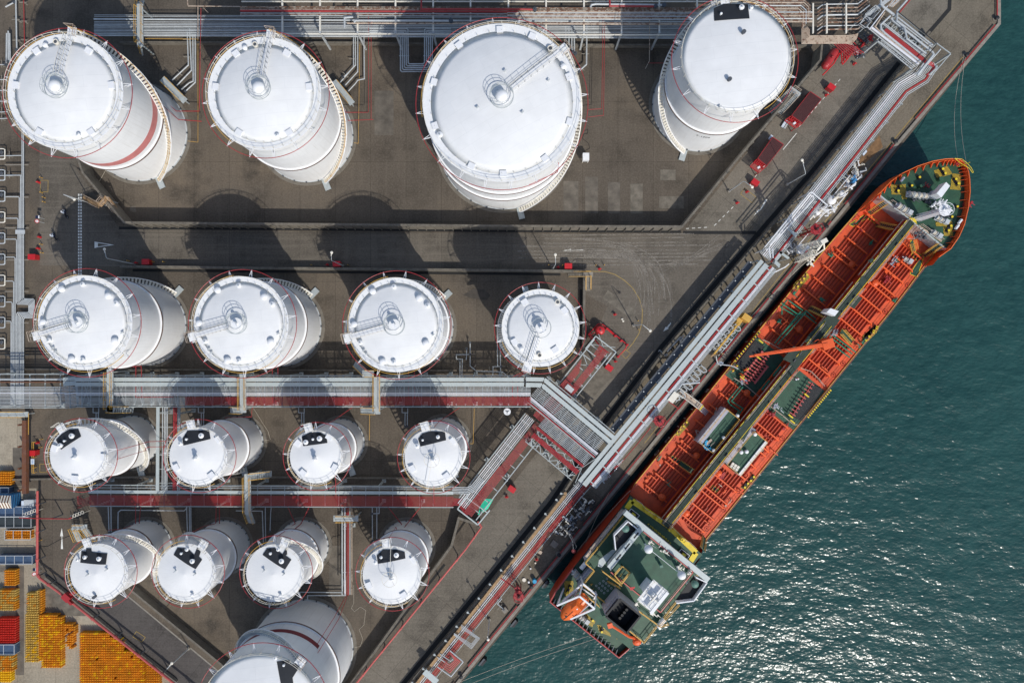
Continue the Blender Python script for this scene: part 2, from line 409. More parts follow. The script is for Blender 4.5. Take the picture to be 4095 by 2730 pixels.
def text_mesh(name, s, size, mat, parent, fn, ext=0.):
 cu = bpy.data.curves.new(name, 'FONT'); cu.body = s; cu.size = size; cu.extrude = ext; cu.resolution_u = 2
 ob = bpy.data.objects.new('tmp', cu); COL.objects.link(ob)
 dg = bpy.context.evaluated_depsgraph_get(); me = bpy.data.meshes.new_from_object(ob.evaluated_get(dg))
 mb = MB(); mb.v = [Vector(fn(v.co.x, v.co.y)) for v in me.vertices]; mb.f = [tuple(p.vertices) for p in me.polygons]
 bpy.data.objects.remove(ob); bpy.data.meshes.remove(me)
 return mb.build(name, mat, parent)
# ------------------------------------------------------------------ setting
WL_Z = -3.0
SEA = WM(('A4', 1470, 290), ('A4', 1270, 545), ('Y4', 1400, 0), ('Y4', 610, 905), ('S', 2655, 1400), ('Y1', 905, 965), ('D3', 1500, 75), ('D3', 300, 1545), ('D3', -700, 2770))
sea_in = [p for p in SEA]
e0, e1 = W('S', 2061 * 1.7411, 335 * 1.7411), W('S', 1054 * 1.7411, 1568 * 1.7411)
ed = (e1 - e0).normalized()
land = [W('S', 3999, 100), W('S', 3999, -6500), Vector((-420, 330, 0)), Vector((-420, -330, 0)), e1 + ed * 250]
g = MB().prism([(p.x, p.y) for p in land], -7, 0).build('ground', 'ground'); tag(g, 'dark stained concrete ground of the tank farm', kind='structure')
MB().poly([(-700, -700), (700, -700), (700, 700), (-700, 700)], WL_Z).build('water', 'water')
tag(bpy.data.objects['water'], 'rippled teal harbour water', kind='structure')
def sheet(name, mat, pts, z, label, kind='structure'):
 o = MB().poly([(p.x, p.y) + (z,) for p in pts]).build(name, mat); return tag(o, label, kind=kind)
road = sheet('road', 'road', WM(('B1', 330, -900), ('B1', 640, -900), ('B1', 640, 60), ('B1', 1000, 552), ('B2', 0, 570), ('B3', 0, 592), ('B3', 1520, 596), ('B3', 2130, 600),
  ('B3', 1380, 1560), ('C3', 560, 640), ('B3', 900, 1200), ('B3', 712, 1100), ('B3', 712, 905), ('B2', 0, 880), ('B1', 1000, 868), ('B1', 420, 860), ('B1', 330, 860)), .004, 'worn concrete road crossing between the two bund walls')
sheet('road', 'road_d', WM(('B3', 1530, 592), ('A4', 20, 1215), ('A4', 600, 500), ('A4', 620, 380), ('A4', 800, 330), ('A4', 1240, 110), ('A4', 1400, -200), ('A4', 1720, -200), ('A4', 1650, 90), ('A4', 1460, 280), ('A4', 1265, 545), ('Y4', 1395, 0), ('Y4', 600, 905), ('B3', 2130, 596)), .004, 'concrete service road beside the red sheds')
sheet('road', 'road_d', WM(('B3', 1385, 1555), ('S', 2655, 1400), ('Y1', 900, 960), ('D3', 1495, 70), ('D3', 290, 1545), ('D3', -700, 2770), ('D3', -1350, 2770), ('D3', 0, 1395), ('D3', 860, 300), ('C3', -180, 1680), ('C3', 400, 950), ('C3', 565, 645)), .004, 'straight concrete road running along the seawall under the pipe bridge')
sheet('pavement', 'quay', WM(*[('A4', 1480, 300), ('A4', 1650, 110), ('A4', 1720, -200), ('A4', 2040, -200), ('A4', 2060, 190)]) + [e0 + ed * -1 + Vector((-1.6, .0, 0)), e1 + Vector((-1.6, 0, 0)), e1 + ed * 120 + Vector((-1.6, 0, 0))] + SEA[::-1], .004, 'stained concrete jetty apron along the water')
sheet('yard', 'pale', WM(('D1', -900, -60), ('D1', 305, -60), ('D1', 312, 672), ('D1', 1440, 1568), ('D1', 2100, 2100), ('D1', -900, 2100)), .004, 'pale sandy concrete yard with the gas cylinders')
sheet('yard', 'pale', WM(('C1', -300, 668), ('C1', 190, 668), ('C1', 190, 1245), ('C1', -300, 1245)), .004, 'pale fenced yard corner with orange stack')
sheet('path', 'track', WM(('D1', 330, 640), ('D1', 560, 700), ('D1', 1050, 812), ('D1', 1855, 1500), ('D1', 2600, 2100), ('D1', 2120, 2100), ('D1', 1455, 1568)), .004, 'dark service lane between red fence pipe and low wall')
def strip_obj(name, mat, pts, w, z, label, **kw):
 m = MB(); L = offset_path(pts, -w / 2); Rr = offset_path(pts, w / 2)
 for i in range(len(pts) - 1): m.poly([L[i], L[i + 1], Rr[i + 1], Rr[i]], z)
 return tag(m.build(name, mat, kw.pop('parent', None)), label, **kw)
D = dict(kind='structure')
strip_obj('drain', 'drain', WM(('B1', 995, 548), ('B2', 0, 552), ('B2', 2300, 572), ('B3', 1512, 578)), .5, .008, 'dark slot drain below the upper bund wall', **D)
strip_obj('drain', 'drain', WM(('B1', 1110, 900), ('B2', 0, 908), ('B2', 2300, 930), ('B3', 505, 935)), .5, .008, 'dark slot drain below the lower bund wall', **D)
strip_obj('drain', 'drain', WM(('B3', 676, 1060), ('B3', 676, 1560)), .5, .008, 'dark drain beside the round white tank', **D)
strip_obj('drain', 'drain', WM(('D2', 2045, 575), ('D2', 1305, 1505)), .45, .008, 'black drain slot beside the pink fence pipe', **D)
strip_obj('drain', 'drain', offset_path(SEA[1:], .75), .8, .008, 'black strip of painted shadow along the seawall foot', **D)  # near-black strip lays the seawall's shadow onto the road as colour
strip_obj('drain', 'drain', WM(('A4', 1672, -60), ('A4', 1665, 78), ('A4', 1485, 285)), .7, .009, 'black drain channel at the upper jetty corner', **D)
strip_obj('gutter', 'drain', WM(('B3', 1530, 585), ('B3', 2140, 585)), .6, .008, 'dark channel grating crossing the service road', **D)
P('coping', (.16, .142, .115), .85, var=.4, scale=1.5, grime=.6, gcol=(.06, .055, .048))
def wall(pts, th, h, label, mat='concrete', loc=None, ribs=0, name='bund_wall', cat='wall'):
 """pts = wall centreline at its top"""
 pts = [Vector((p.x, p.y, 0)) for p in pts]
 L = offset_path(pts, -th / 2); Rr = offset_path(pts, th / 2)
 t = thing(name, label, cat, pts[0])
 m = MB()
 for i in range(len(pts) - 1): m.prism([(q.x, q.y) for q in (L[i], L[i + 1], Rr[i + 1], Rr[i])], 0, h - .12)
 m.build('wall_body', mat, t)
 L = offset_path(pts, -th / 2 - .01); Rr = offset_path(pts, th / 2 + .01); m = MB()
 for i in range(len(pts) - 1): m.prism([(q.x, q.y) for q in (L[i], L[i + 1], Rr[i + 1], Rr[i])], h - .12, h)
 m.build('coping', 'coping', t)
 if ribs:
  m = MB()
  for i in range(len(pts) - 1):
   d = pts[i + 1] - pts[i]; k = int(d.length / ribs)
   for j in range(1, k):
    p = pts[i].lerp(pts[i + 1], j / k); nn = Vector((d.y, -d.x, 0)).normalized(); q = p + nn * (th / 2 + .12)
    m.box((q.x, q.y, h * .45), (.12, .24, h * .9), math.atan2(d.y, d.x))
  m.build('buttress', mat, t)
 return t
wz = 3.6
wall(WM(('B1', 630, -80), ('B1', 690, 85), ('B1', 1035, 500), ('B2', 0, 510), ('B2', 2300, 530), ('B3', 1525, 534), ('B3', 1962, 0), ('A4', 590, 500), ('A4', 603, 372), z=wz), .34, wz, 'tall concrete bund wall below the four biggest tanks, bending up to the service road', ribs=1.6)
wall(WM(('B1', 1000, 868), ('B2', 0, 880), ('B2', 2300, 902), ('B3', 706, 908), ('B3', 700, 1560), z=1.6), .4, 1.6, 'low concrete bund wall above the second row of tanks')
wall(WM(('D3', 870, 250), ('D3', 700, 190), z=2.4) + WM(('D3', 640, 420), ('D3', -30, 1345), ('D3', -500, 1990), z=2.4), .4, 2.4, 'concrete bund wall beside the lower diagonal road with pink pipe')
wall(WM(('D1', 1075, 778), ('D1', 1880, 1440), ('D1', 2300, 1800), z=1.7), .35, 1.7, 'low concrete wall right of the dark service lane')
wall(WM(('A1', 1000, 352), ('A2', 860, 356), ('A2', 2300, 372), ('A3', 1300, 376), ('A3', 2300, 385), ('A4', 520, 378), z=1.), .3, 1., 'low kerb wall between the top pipe rack and the tanks')
wall([p for p in SEA], .35, 1.3, 'long concrete seawall between the road and the jetty pipes', name='seawall')
wall(WM(('D1', 372, 690), ('D1', 760, 1005), ('D1', 1110, 1290), ('D1', 1470, 1568), z=.7), .45, .7, 'low broken kerb wall beside the red fence pipe', mat='concrete_lt')
wall(WM(('C1', -50, 1190), ('C2', -700, 1160), ('C2', 1720, 1178), z=.6), .3, .6, 'kerb wall between the third row of tanks and the second pipe rack')
wall(WM(('C1', -50, 262), ('C2', 1700, 275), z=.5), .25, .5, 'kerb wall between the second row of tanks and the wide pipe rack')
strip_obj('kerb', 'concrete_lt', WM(('D1', 1020, 800), ('D1', 1850, 1488), ('D1', 2300, 1860)), .25, .03, 'pale kerb line of the dark service lane', **D)
q0 = W('S', 4005, 95)
edge = [W('S', 3999, -900), W('S', 3999, 100), e0, e1, e1 + ed * 120]
kb = thing('quay_kerb', 'worn red painted kerb rail along the edge of the jetty', 'kerb', e1)
m = MB(); Lk = offset_path(edge, .55)
for i in range(len(edge) - 1): m.prism([(q.x, q.y) for q in (edge[i], edge[i + 1], Lk[i + 1], Lk[i])], 0.001, .25)
m.build('kerb_beam', 'concrete_lt', kb)
m = MB(); Lr_ = offset_path(edge, .75)
for i in range(len(edge) - 1):
 a, b_ = Lr_[i], Lr_[i + 1]; k = max(1, int((b_ - a).length / 16))
 for j in range(k): m.bar(a.lerp(b_, (j + .02) / k) + Vector((0, 0, .35)), a.lerp(b_, (j + (.97 if j % 3 else .8)) / k) + Vector((0, 0, .35)), .16)
m.build('red_rail', 'red', kb)
strip_obj('road_marking', 'road_yellow', WM(('A4', 1785, 470), ('A4', 1200, 1170), ('A4', 870, 1560), ('Y4', 1560, 740)), .16, .012, 'yellow line along the upper part of the jetty edge', **D)
strip_obj('road_marking', 'road_yellow', WM(('Y4', 1380, 950), ('Y4', 870, 1568), ('B3', 2150, 1190), ('S', 3000, 1260)), .12, .012, 'yellow line on the jetty left of the loading arm', **D)
strip_obj('road_marking', 'road_yellow', WM(('Y1', 1800, 860), ('Y1', 1480, 1260)), .12, .012, 'faded yellow line on the jetty beside the ship', **D)
def bollard(loc, label):
 t = thing('mooring_bollard', label, 'bollard', loc, 'mooring bollards on the jetty edge')
 MB().cyl(loc, .55, .004, .08, 14).build('base', 'concrete', t)
 m = MB().cyl(loc, .24, .08, .5, 14); m.cyl(loc, .24, .5, .6, 14, .38); m.dome((loc.x, loc.y, .6), .38, .12, 14, 3); m.build('post', 'black', t); return t
b0 = bollard(W('A4', 1800, 465), 'dark mooring bollard holding the two long bow ropes')
bn = ['black bollard beside the yellow line next to the curved grey pipe', 'black bollard at the top right corner of the jetty', 'dark bollard right of the upper red monitor platform', 'dark bollard on the narrow quay strip by the pale hose', 'black bollard near the blue drum', 'dark bollard on the bottom part of the jetty beside the red pipe loop', 'dark bollard right of the small lamp near the stern']
for (c, x, y), l in zip([('A4', 1205, 1188), ('A4', 2050, 160), ('Y4', 1570, 815), ('C3', 1585, 555), ('D3', 1305, 755), ('D3', 720, 1505), ('D3', 1535, 490)], bn): copy_thing(b0, W(c, x, y), label=l)
def fender(p, label):
 t = thing('fender', label, 'fender', p, 'black fenders on the quay face'); p = Vector(p)
 MB().box(p + Vector((.35, -.28, -1.6)), (1.3, .7, 1.6), math.atan2(ed.y, ed.x)).build('rubber_block', 'black', t)
 MB().box(p + Vector((.1, -.1, -.6)), (1.6, .3, .3), math.atan2(ed.y, ed.x)).build('bracket', 'grey_dark', t); return t
for c, x, y, l in [('D3', 1415, 745, 'black rubber fender below the quay edge near the blue drum'), ('D3', 1150, 1075, 'black rubber fender halfway down the lower quay edge'), ('D3', 885, 1400, 'lowest black rubber fender on the quay edge')]: fender(W(c, x, y), l)
def marks(name, mat, polys, label):
 m = MB()
 for c, p in polys: m.poly(WL(c, p, .012))
 return tag(m.build(name, mat), label, kind='structure')
ps = []
for i in range(28):
 y = 262 + i * 25.4
 ps += [('B1', [(652, y), (664, y), (664, y + 17), (652, y + 17)]), ('B1', [(671, y), (683, y), (683, y + 17), (671, y + 17)])]
marks('road_marking', 'road_paint', ps, 'double row of white dashes across the left end of the road')
marks('road_marking', 'road_paint', [('Z8', [(1785, 1300), (1890, 1320), (1890, 1480), (1785, 1505)]), ('Z8', [(1890, 1320), (2400, 1405), (2250, 1402), (1890, 1345)]), ('Z8', [(2250, 1402), (2400, 1405), (1890, 1480), (1890, 1458)])], 'white hollow triangle painted on the road')
marks('road_marking', 'road_paint', [('B3', [(522, 737), (592, 722), (595, 732), (695, 728), (695, 742), (595, 741), (592, 748)])], 'long white arrow pointing left on the road')
marks('road_marking', 'road_paint', [('Y4', [(445, 640), (520, 540), (540, 552), (635, 378), (662, 388), (562, 545), (545, 555)])], 'white arrow on the service road pointing down left')
marks('road_marking', 'road_paint', [('B3', [(1363, 1412), (1385, 1372), (1395, 1376), (1422, 1336), (1433, 1342), (1404, 1382), (1410, 1388)])], 'white arrow in the shade on the road beside the jetty')
marks('road_marking', 'road_paint', [('D1', [(516, 272), (527, 340), (519, 340), (526, 447), (508, 447), (515, 340), (502, 340)])], 'white arrow pointing up beside the red fence pipe')
ps = []
for p, q in ((('B3', 1555, 552), ('B3', 1760, 540)), (('B3', 1790, 528), ('B3', 2000, 320)), (('A4', 40, 1480), ('A4', 240, 1250)), (('A4', 410, 1060), ('A4', 790, 620))):
 a, b_ = W(*p), W(*q); k = int((b_ - a).length / 1.1); d = (b_ - a).normalized(); n_ = Vector((d.y, -d.x, 0)) * .05
 for i in range(k): u = a + d * (1.1 * i); v = u + d * .55; ps.append((u, v, n_))
m = MB()
for u, v, n_ in ps: m.poly([u - n_, v - n_, v + n_, u + n_], .012)
tag(m.build('road_marking', 'road_paint'), 'thin dashed white line along the service road', kind='structure')
strip_obj('road_marking', 'road_paint', WM(('A4', 275, 1252), ('A4', 388, 1115)), .12, .012, 'short white line near the end of the red shed', **D)
pts = [(715, 908), (880, 912), (960, 935), (1040, 985), (1110, 1050), (1165, 1140), (1190, 1235), (1186, 1340), (1160, 1430), (1110, 1510), (1060, 1568)]
strip_obj('road_marking', 'road_yellow', WL('B3', pts), .14, .012, 'curved yellow line at the road junction', **D)
def tyre_mat():
 m, nt, b = newmat('tyre_polish')
 pos = node(nt, 'ShaderNodeNewGeometry').outputs['Position']; n3 = noise(nt, pos, 3.4, 8, .8); n4 = noise(nt, pos, .5, 4, .6)
 mx = node(nt, 'ShaderNodeMath', operation='MULTIPLY'); nt.links.new(n3, mx.inputs[0]); nt.links.new(n4, mx.inputs[1])
 nt.links.new(ramp(nt, n3, [(.35, (.20, .18, .15)), (.7, (.32, .29, .25))]), b.inputs['Base Color']); b.inputs['Roughness'].default_value = .85
 r = ramp(nt, mx.outputs[0], [(.12, (0, 0, 0)), (.3, (.8, .8, .8))]); nt.links.new(r, b.inputs['Alpha']); return m
M['tyre_polish'] = tyre_mat()
m = MB(); rr = random.Random(4)
def bez(a, b_, c, d, n=22):
 return [a * (1 - t)**3 + b_ * 3 * t * (1 - t)**2 + c * 3 * t * t * (1 - t) + d * t**3 for t in [i / n for i in range(n + 1)]]
def mark_curve(P4, w=.1):
 pts = bez(*[W('B3', *p) for p in P4]); L = offset_path(pts, -w / 2); Q = offset_path(pts, w / 2)
 zz = .014 + rr.random() * .012
 for i in range(len(pts) - 1): m.poly([L[i], L[i + 1], Q[i + 1], Q[i]], zz)
for k in range(26):
 j = lambda s: rr.uniform(-s, s)
 y0 = rr.uniform(640, 800); x1 = rr.uniform(1180, 1480)
 mark_curve([(rr.uniform(500, 850), y0), (1150 + j(60), y0 - 10 + j(20)), (x1 + j(40), 800 + j(60)), (x1 - rr.uniform(0, 120), rr.uniform(1050, 1400))], rr.choice((.07, .12, .2)))
for k in range(12):
 mark_curve([(1250 + rr.uniform(0, 250), 860 + rr.uniform(-60, 60)), (1450, 880 + rr.uniform(-40, 30)), (1650, 780 + rr.uniform(-40, 30)), (rr.uniform(1750, 1950), rr.uniform(600, 700))], rr.choice((.07, .12)))
for k in range(9):
 y = 610 + k * 30 + rr.uniform(-10, 10); mark_curve([(100 + rr.uniform(0, 300), y), (600, y + 8), (1100, y - 5), (1650 + rr.uniform(-200, 150), y - 8)], .22)
tag(m.build('tyre_marks', 'tyre_polish'), 'pale curving tyre marks sweeping round the road junction', kind='structure')
P('patch_a', (.165, .145, .115), .9, var=.45, scale=.8, grime=.8, gcol=(.11, .095, .075))
P('patch_b', (.138, .12, .097), .9, var=.45, scale=.5, grime=.8, gcol=(.09, .078, .062))
P('patch_c', (.07, .06, .05), .9, var=.3, scale=1.1)
P('patch_r', (.23, .13, .06), .9, var=.5, scale=.8)
for i, (c, mt, p) in enumerate([('B3', 'patch_b', [(530, 155), (655, 155), (655, 410), (530, 410)]), ('B3', 'patch_b', [(712, 120), (818, 120), (818, 425), (712, 425)]), ('B3', 'patch_b', [(902, 165), (1003, 165), (1003, 425), (902, 425)]),
  ('B3', 'patch_a', [(1090, 178), (1193, 178), (1193, 425), (1090, 425)]), ('B3', 'patch_a', [(1340, 60), (1467, 60), (1467, 148), (1340, 148)]), ('B3', 'patch_a', [(1330, 283), (1535, 283), (1535, 383), (1330, 383)]),
  ('B3', 'patch_a', [(900, 1065), (1140, 1240), (1095, 1305), (860, 1135)]), ('C3', 'patch_a', [(860, 340), (940, 430), (735, 650), (645, 590)]), ('A4', 'patch_a', [(890, 725), (1015, 790), (800, 950), (700, 850)]),
  ('D1', 'patch_a', [(1345, 858), (1410, 890), (1358, 968), (1300, 935)]), ('D2', 'patch_b', [(1080, 420), (1180, 420), (1180, 800), (1080, 800)]), ('A2', 'patch_b', [(1040, 760), (1200, 760), (1200, 1130), (1040, 1130)]),
  ('C1', 'patch_b', [(105, 920), (185, 920), (185, 1240), (105, 1240)]), ('D1', 'patch_a', [(345, 730), (830, 1010), (520, 1005), (380, 960)]), ('A4', 'patch_r', [(1080, 1130), (1110, 1230), (900, 1420), (860, 1400)]), ('B4', 'patch_r', [(860, 120), (960, 200), (820, 330), (760, 300)]),
  ('D1', 'patch_b', [(0, 590), (200, 590), (200, 1500), (130, 1500), (130, 640), (0, 640)]), ('B2', 'patch_c', [(1780, 1105), (1870, 1055), (1960, 1060), (2010, 1110), (1980, 1150), (1850, 1135)]), ('B1', 'patch_a', [(1085, 385), (1100, 365), (1135, 365), (1140, 415), (1085, 412)])]):
 o = MB().poly(WL(c, p, .0075 + .0008 * i)).build('concrete_patch', mt); o['kind'] = 'structure'; o['label'] = 'repaired rectangle of different concrete'
def pit(c, pts, label):
 m = MB().bars(WL(c, pts, .02), .1, .03, closed=True); tag(m.build('pit_frame', 'road_yellow'), label, 'pit cover')
pit('B1', [(338, 148), (402, 150), (400, 246), (336, 244)], 'yellow painted pit frame by the left road')
pit('Y4', [(305, 207), (490, 350), (420, 435), (240, 295)], 'yellow painted pit frame on the service road beside the lamp')
pit('C1', [(332, 1055), (392, 1056), (392, 1125), (332, 1124)], 'yellow painted pit frame left of the third tank row')
pit('D1', [(1140, 1135), (1215, 1185), (1185, 1225), (1110, 1180)], 'small pale pit frame on the dark lane')
pit('C3', [(1050, 205), (1090, 235), (1052, 280), (1015, 245)], 'dull pit frame right of the red foam tank')
# ------------------------------------------------------------------ light, sky, camera
SUN_EL = R(44); sd = Vector((.49, -.87, 0)).normalized()
w = bpy.data.worlds.new('World'); scene.world = w; w.use_nodes = True; nt = w.node_tree
sky = nt.nodes.new('ShaderNodeTexSky'); sky.sky_type = 'NISHITA'; sky.sun_disc = False; sky.sun_elevation = SUN_EL; sky.sun_rotation = math.atan2(sd.x, sd.y)
sky.air_density = 1.; sky.dust_density = 1.2
bg = nt.nodes['Background']; nt.links.new(sky.outputs[0], bg.inputs[0]); bg.inputs[1].default_value = .135
sl = bpy.data.lights.new('sun', 'SUN'); sl.energy = 3.2; sl.angle = R(.5); sl.color = (1, .955, .88)
so = bpy.data.objects.new('sun', sl); COL.objects.link(so); so.location = (60, -110, 120)
dirn = Vector((-sd.x * math.cos(SUN_EL), -sd.y * math.cos(SUN_EL), -math.sin(SUN_EL)))
so.rotation_euler = dirn.to_track_quat('-Z', 'Y').to_euler()
cam = bpy.data.cameras.new('camera'); cam.lens = 24; cam.sensor_width = 36; cam.clip_end = 2000; cam.clip_start = 1
co = bpy.data.objects.new('camera', cam); COL.objects.link(co); co.location = (0, 0, H); co.rotation_euler = (0, 0, 0); scene.camera = co
scene.view_settings.view_transform = 'Standard'; scene.view_settings.look = 'None'; scene.view_settings.exposure = 0; scene.view_settings.gamma = 1
P('girder_brown', (.12, .085, .07), .7, var=.4, scale=3, rust=.3)
# ------------------------------------------------------------------ storage tanks
def roofz(t, x, y):
 r = math.hypot(x - t['c'].x, y - t['c'].y) / t['rr']
 if r >= 1: return t['h'] + .05
 return t['h'] + .05 + t['rise'] * ((1 - r * r) if t['dome'] else (1 - r))
def on_roof(t, c, x, y, dz=0.):
 p = W(c, x, y, t['h'])
 for _ in range(3): p = W(c, x, y, roofz(t, p.x, p.y) + dz)
 return p
def tank(label, sx, sy, rs, k, stair, group, dome=True, rise=2.5, roof='roof', ann=.9, girders=(), stripe=None, ring=True, text=None, cage=None, pad=None, items=(), br=16, yring=None, name='storage_tank', radial_ring=None, plat=None, rail_arc=None, kinds='tank'):
 f = SC / k; c = Vector(((sx - 2047.5) * f, (1365 - sy) * f, 0)); Rr = rs * f; h = H * (1 - 1 / k)
 t = thing(name, label, 'storage tank', c, group)
 T = dict(c=c, R=Rr, h=h, rr=Rr - ann, rise=rise, dome=dome, root=t)
 n = 96
 MB().cyl(c, Rr + .75, .0, .06, n).build('foundation', 'concrete', t)
 m = MB().cyl(c, Rr + .14, .06, .3, n); m.build('base_flange', 'grey_pipe', t)
 m = MB()
 for i in range(24):
  a = 2 * PI * i / 24; m.box((c.x + (Rr + .14) * math.cos(a), c.y + (Rr + .14) * math.sin(a), .3), (.2, .22, .34), a)
 m.build('anchor_chairs', 'grey_dark', t)
 MB().cyl(c, Rr, .28, h, n, cap=False).build('shell', 'shell', t, smooth=True)
 for gz in girders:
  m = MB().annulus(c, Rr + .005, Rr + .3, gz * h, gz * h + .1, n); m.build('wind_girder', 'rim', t); MB().annulus(c, Rr + .29, Rr + .36, gz * h - .16, gz * h + .11, n).build('girder_edge', 'girder_brown', t)
 if stripe:
  MB().annulus(c, Rr + .001, Rr + .02, stripe[0] * h, stripe[1] * h, n, *( [R(a) for a in stripe[3]] if len(stripe) > 3 else [])).build('painted_band', stripe[2], t)
 if ann:
  MB().annulus(c, Rr - ann - .05, Rr + .2, h - .04, h + .05, n).build('roof_rim', 'rim', t)
 m = MB()
 rz = T['rr'] if ann else Rr + .06
 T['rr'] = rz
 if dome: m.dome((c.x, c.y, h + .05), rz, rise, n, 9)
 else: m.cyl((c.x, c.y), rz, h + .02, h + rise, n, .02)
 m.build('roof', roof, t, smooth=dome)
 m = MB(); ra = [Vector((c.x + (Rr + .12) * math.cos(2 * PI * i / 72), c.y + (Rr + .12) * math.sin(2 * PI * i / 72), h + .05)) for i in range(72)]
 m.tube([p + Vector((0, 0, 1.05)) for p in ra], .03, 4, True); m.tube([p + Vector((0, 0, .55)) for p in ra], .022, 4, True)
 for i in range(0, 72, 2 if Rr > 6 else 3): m.bar(ra[i], ra[i] + Vector((0, 0, 1.05)), .055)
 if ann:
  rb = [Vector((c.x + (Rr - ann) * math.cos(2 * PI * i / 72), c.y + (Rr - ann) * math.sin(2 * PI * i / 72), h + .05)) for i in range(72)]
  for i in range(0, 72, 2): m.bar(rb[i], rb[i] + Vector((0, 0, .5)), .06)
 m.build('rim_railing', 'white_c', t)
 if ring:
  rw = Rr + 1.32; zr = h - .45
  MB().tube([Vector((c.x + rw * math.cos(2 * PI * i / 80), c.y + rw * math.sin(2 * PI * i / 80), zr)) for i in range(80)], .055, 6, True).build('fire_water_ring', 'red', t)
  for i in range(br):
   a = 2 * PI * (i + .35) / br; m = MB(); u = Vector((math.cos(a), math.sin(a), 0)); v = Vector((-u.y, u.x, 0))
   tip = c + u * (rw + .12) + Vector((0, 0, zr - .08))
   m.bar(c + u * Rr + v * .22 + Vector((0, 0, h - .35)), tip, .07); m.bar(c + u * Rr - v * .22 + Vector((0, 0, h - .35)), tip, .07)
   m.bar(c + u * Rr + Vector((0, 0, h - 1.3)), tip, .07); m.build('pipe_bracket', 'white', t)
 if yring:
  a0, a1 = yring; rw = Rr + .5
  m = MB().tube([Vector((c.x + rw * math.cos(R(a0 + (a1 - a0) * i / 60)), c.y + rw * math.sin(R(a0 + (a1 - a0) * i / 60)), h - .2)) for i in range(61)], .045, 5); m.build('yellow_conduit', 'yellow', t)
 if stair:
  a0, a1 = R(stair[0]), R(stair[1]); sgn = 1 if a1 > a0 else -1
  ln = abs(a1 - a0) * (Rr + .55); ns = int(min(ln / .42, h / .2)); m = MB(); r0, r1 = Rr + .12, Rr + 1.02
  P_in = []; P_out = []
  for i in range(ns + 1):
   a = a0 + (a1 - a0) * i / ns; z = h - (h - .3) * i / ns
   co_, si_ = math.cos(a), math.sin(a)
   P_in.append(Vector((c.x + r0 * co_, c.y + r0 * si_, z))); P_out.append(Vector((c.x + r1 * co_, c.y + r1 * si_, z)))
   m.box((c.x + (r0 + r1) / 2 * co_, c.y + (r0 + r1) / 2 * si_, z), (r1 - r0, .34, .05), a)
  st = m.build('stair_treads', 'white_c' if kinds == 'tank' else 'grey_steel', t)
  m = MB(); m.tube(P_out, .12, 4); m.tube(P_in, .09, 4); m.build('stringer', 'white', st)
  m = MB(); up = Vector((0, 0, 1.05)); m.tube([p + up for p in P_out], .035, 4); m.tube([p + up * .5 for p in P_out], .028, 4)
  for i in range(0, ns, 4): m.bar(P_out[i], P_out[i] + up, .05)
  m.build('stair_railing', 'yellow' if stair[2:] else 'white_c', st)
  pa = P_in[-1]; u = (pa - c).xy.normalized(); ang = math.atan2(u.y, u.x)
  q = c + Vector((u.x, u.y, 0)) * (Rr + 1.1) + Vector((0, 0, .25)); m = MB(); m.box(q, (2.4, 1.1, .08), ang)
  for s in (-1, 1): m.box(q + Vector((-u.y, u.x, 0)) * .5 * s + Vector((0, 0, -.1)), (2.4, .08, .3), ang)
  m.build('stair_landing', 'grey_steel', t)
  u = Vector((math.cos(a0), math.sin(a0), 0)); q = c + u * (Rr + .45) + Vector((0, 0, h + .02)); m = MB(); m.box(q, (1.7, 1.35, .08), a0); pf = m.build('stair_platform', 'white', t)
  v = Vector((-u.y, u.x, 0)); cr = [q + u * .95 + v * .75, q + u * .95 - v * .75, q - u * .6 - v * .75]
  rails(MB(), cr).build('platform_railing', 'cream_pipe' if Rr > 6 else 'white_c', pf)
  T['top'] = q
 if cage is not None:
  cx, cy, cr_ = cage[:3]
  cz = roofz(T, c.x, c.y) + .75; MB().cyl(c, .8, cz - 1., cz, 20).build('centre_pedestal', 'rim', t); ctr = Vector((c.x, c.y, cz))
  MB().cyl(ctr, .85, cz - .1, cz + .35, 24).build('centre_hatch', 'rim', t); hd = MB().dome((ctr.x, ctr.y, cz + .35), .95, .75, 24, 5, full=True) if cage[3] == 'dome' else MB().cyl(ctr, .25, cz + .35, cz + 1.3, 12).box(ctr + Vector((.2, -.2, 1.3)), (.9, .28, .14), R(-55))
  hd.build('centre_vent', 'white', t, smooth=cage[3] == 'dome')
  m = MB()
  for zz in (.15, .65, 1.15): m.tube([Vector((ctr.x + cr_ * math.cos(2 * PI * i / 28), ctr.y + cr_ * math.sin(2 * PI * i / 28), cz + zz)) for i in range(28)], .035 if zz > .3 else .06, 4, True)
  for i in range(10): a = 2 * PI * i / 10; m.bar((ctr.x + cr_ * math.cos(a), ctr.y + cr_ * math.sin(a), cz), (ctr.x + cr_ * math.cos(a), ctr.y + cr_ * math.sin(a), cz + 1.15), .05)
  m.build('centre_railing', 'grey_steel', t)
  p0 = T['top'] - Vector((math.cos(a0), math.sin(a0), 0)) * .6; dd = (Vector((ctr.x, ctr.y, 0)) - Vector((p0.x, p0.y, 0))); L = dd.length - cr_; dd.normalize(); sd_ = Vector((dd.y, -dd.x, 0))
  pts = [p0 + dd * (L * i / 8) for i in range(9)]
  for p in pts: p.z = max(roofz(T, p.x, p.y) + .25, h + .1)
  m = MB()
  for i in range(8): m.bar(pts[i], pts[i + 1], .85, .07)
  wk = m.build('roof_walkway', 'white', t)
  m = MB()
  for s in (-1, 1): rails(m, [p + sd_ * .43 * s for p in pts], 1.05, .024, step=1.3)
  m.build('walkway_railing', 'white_c', wk)
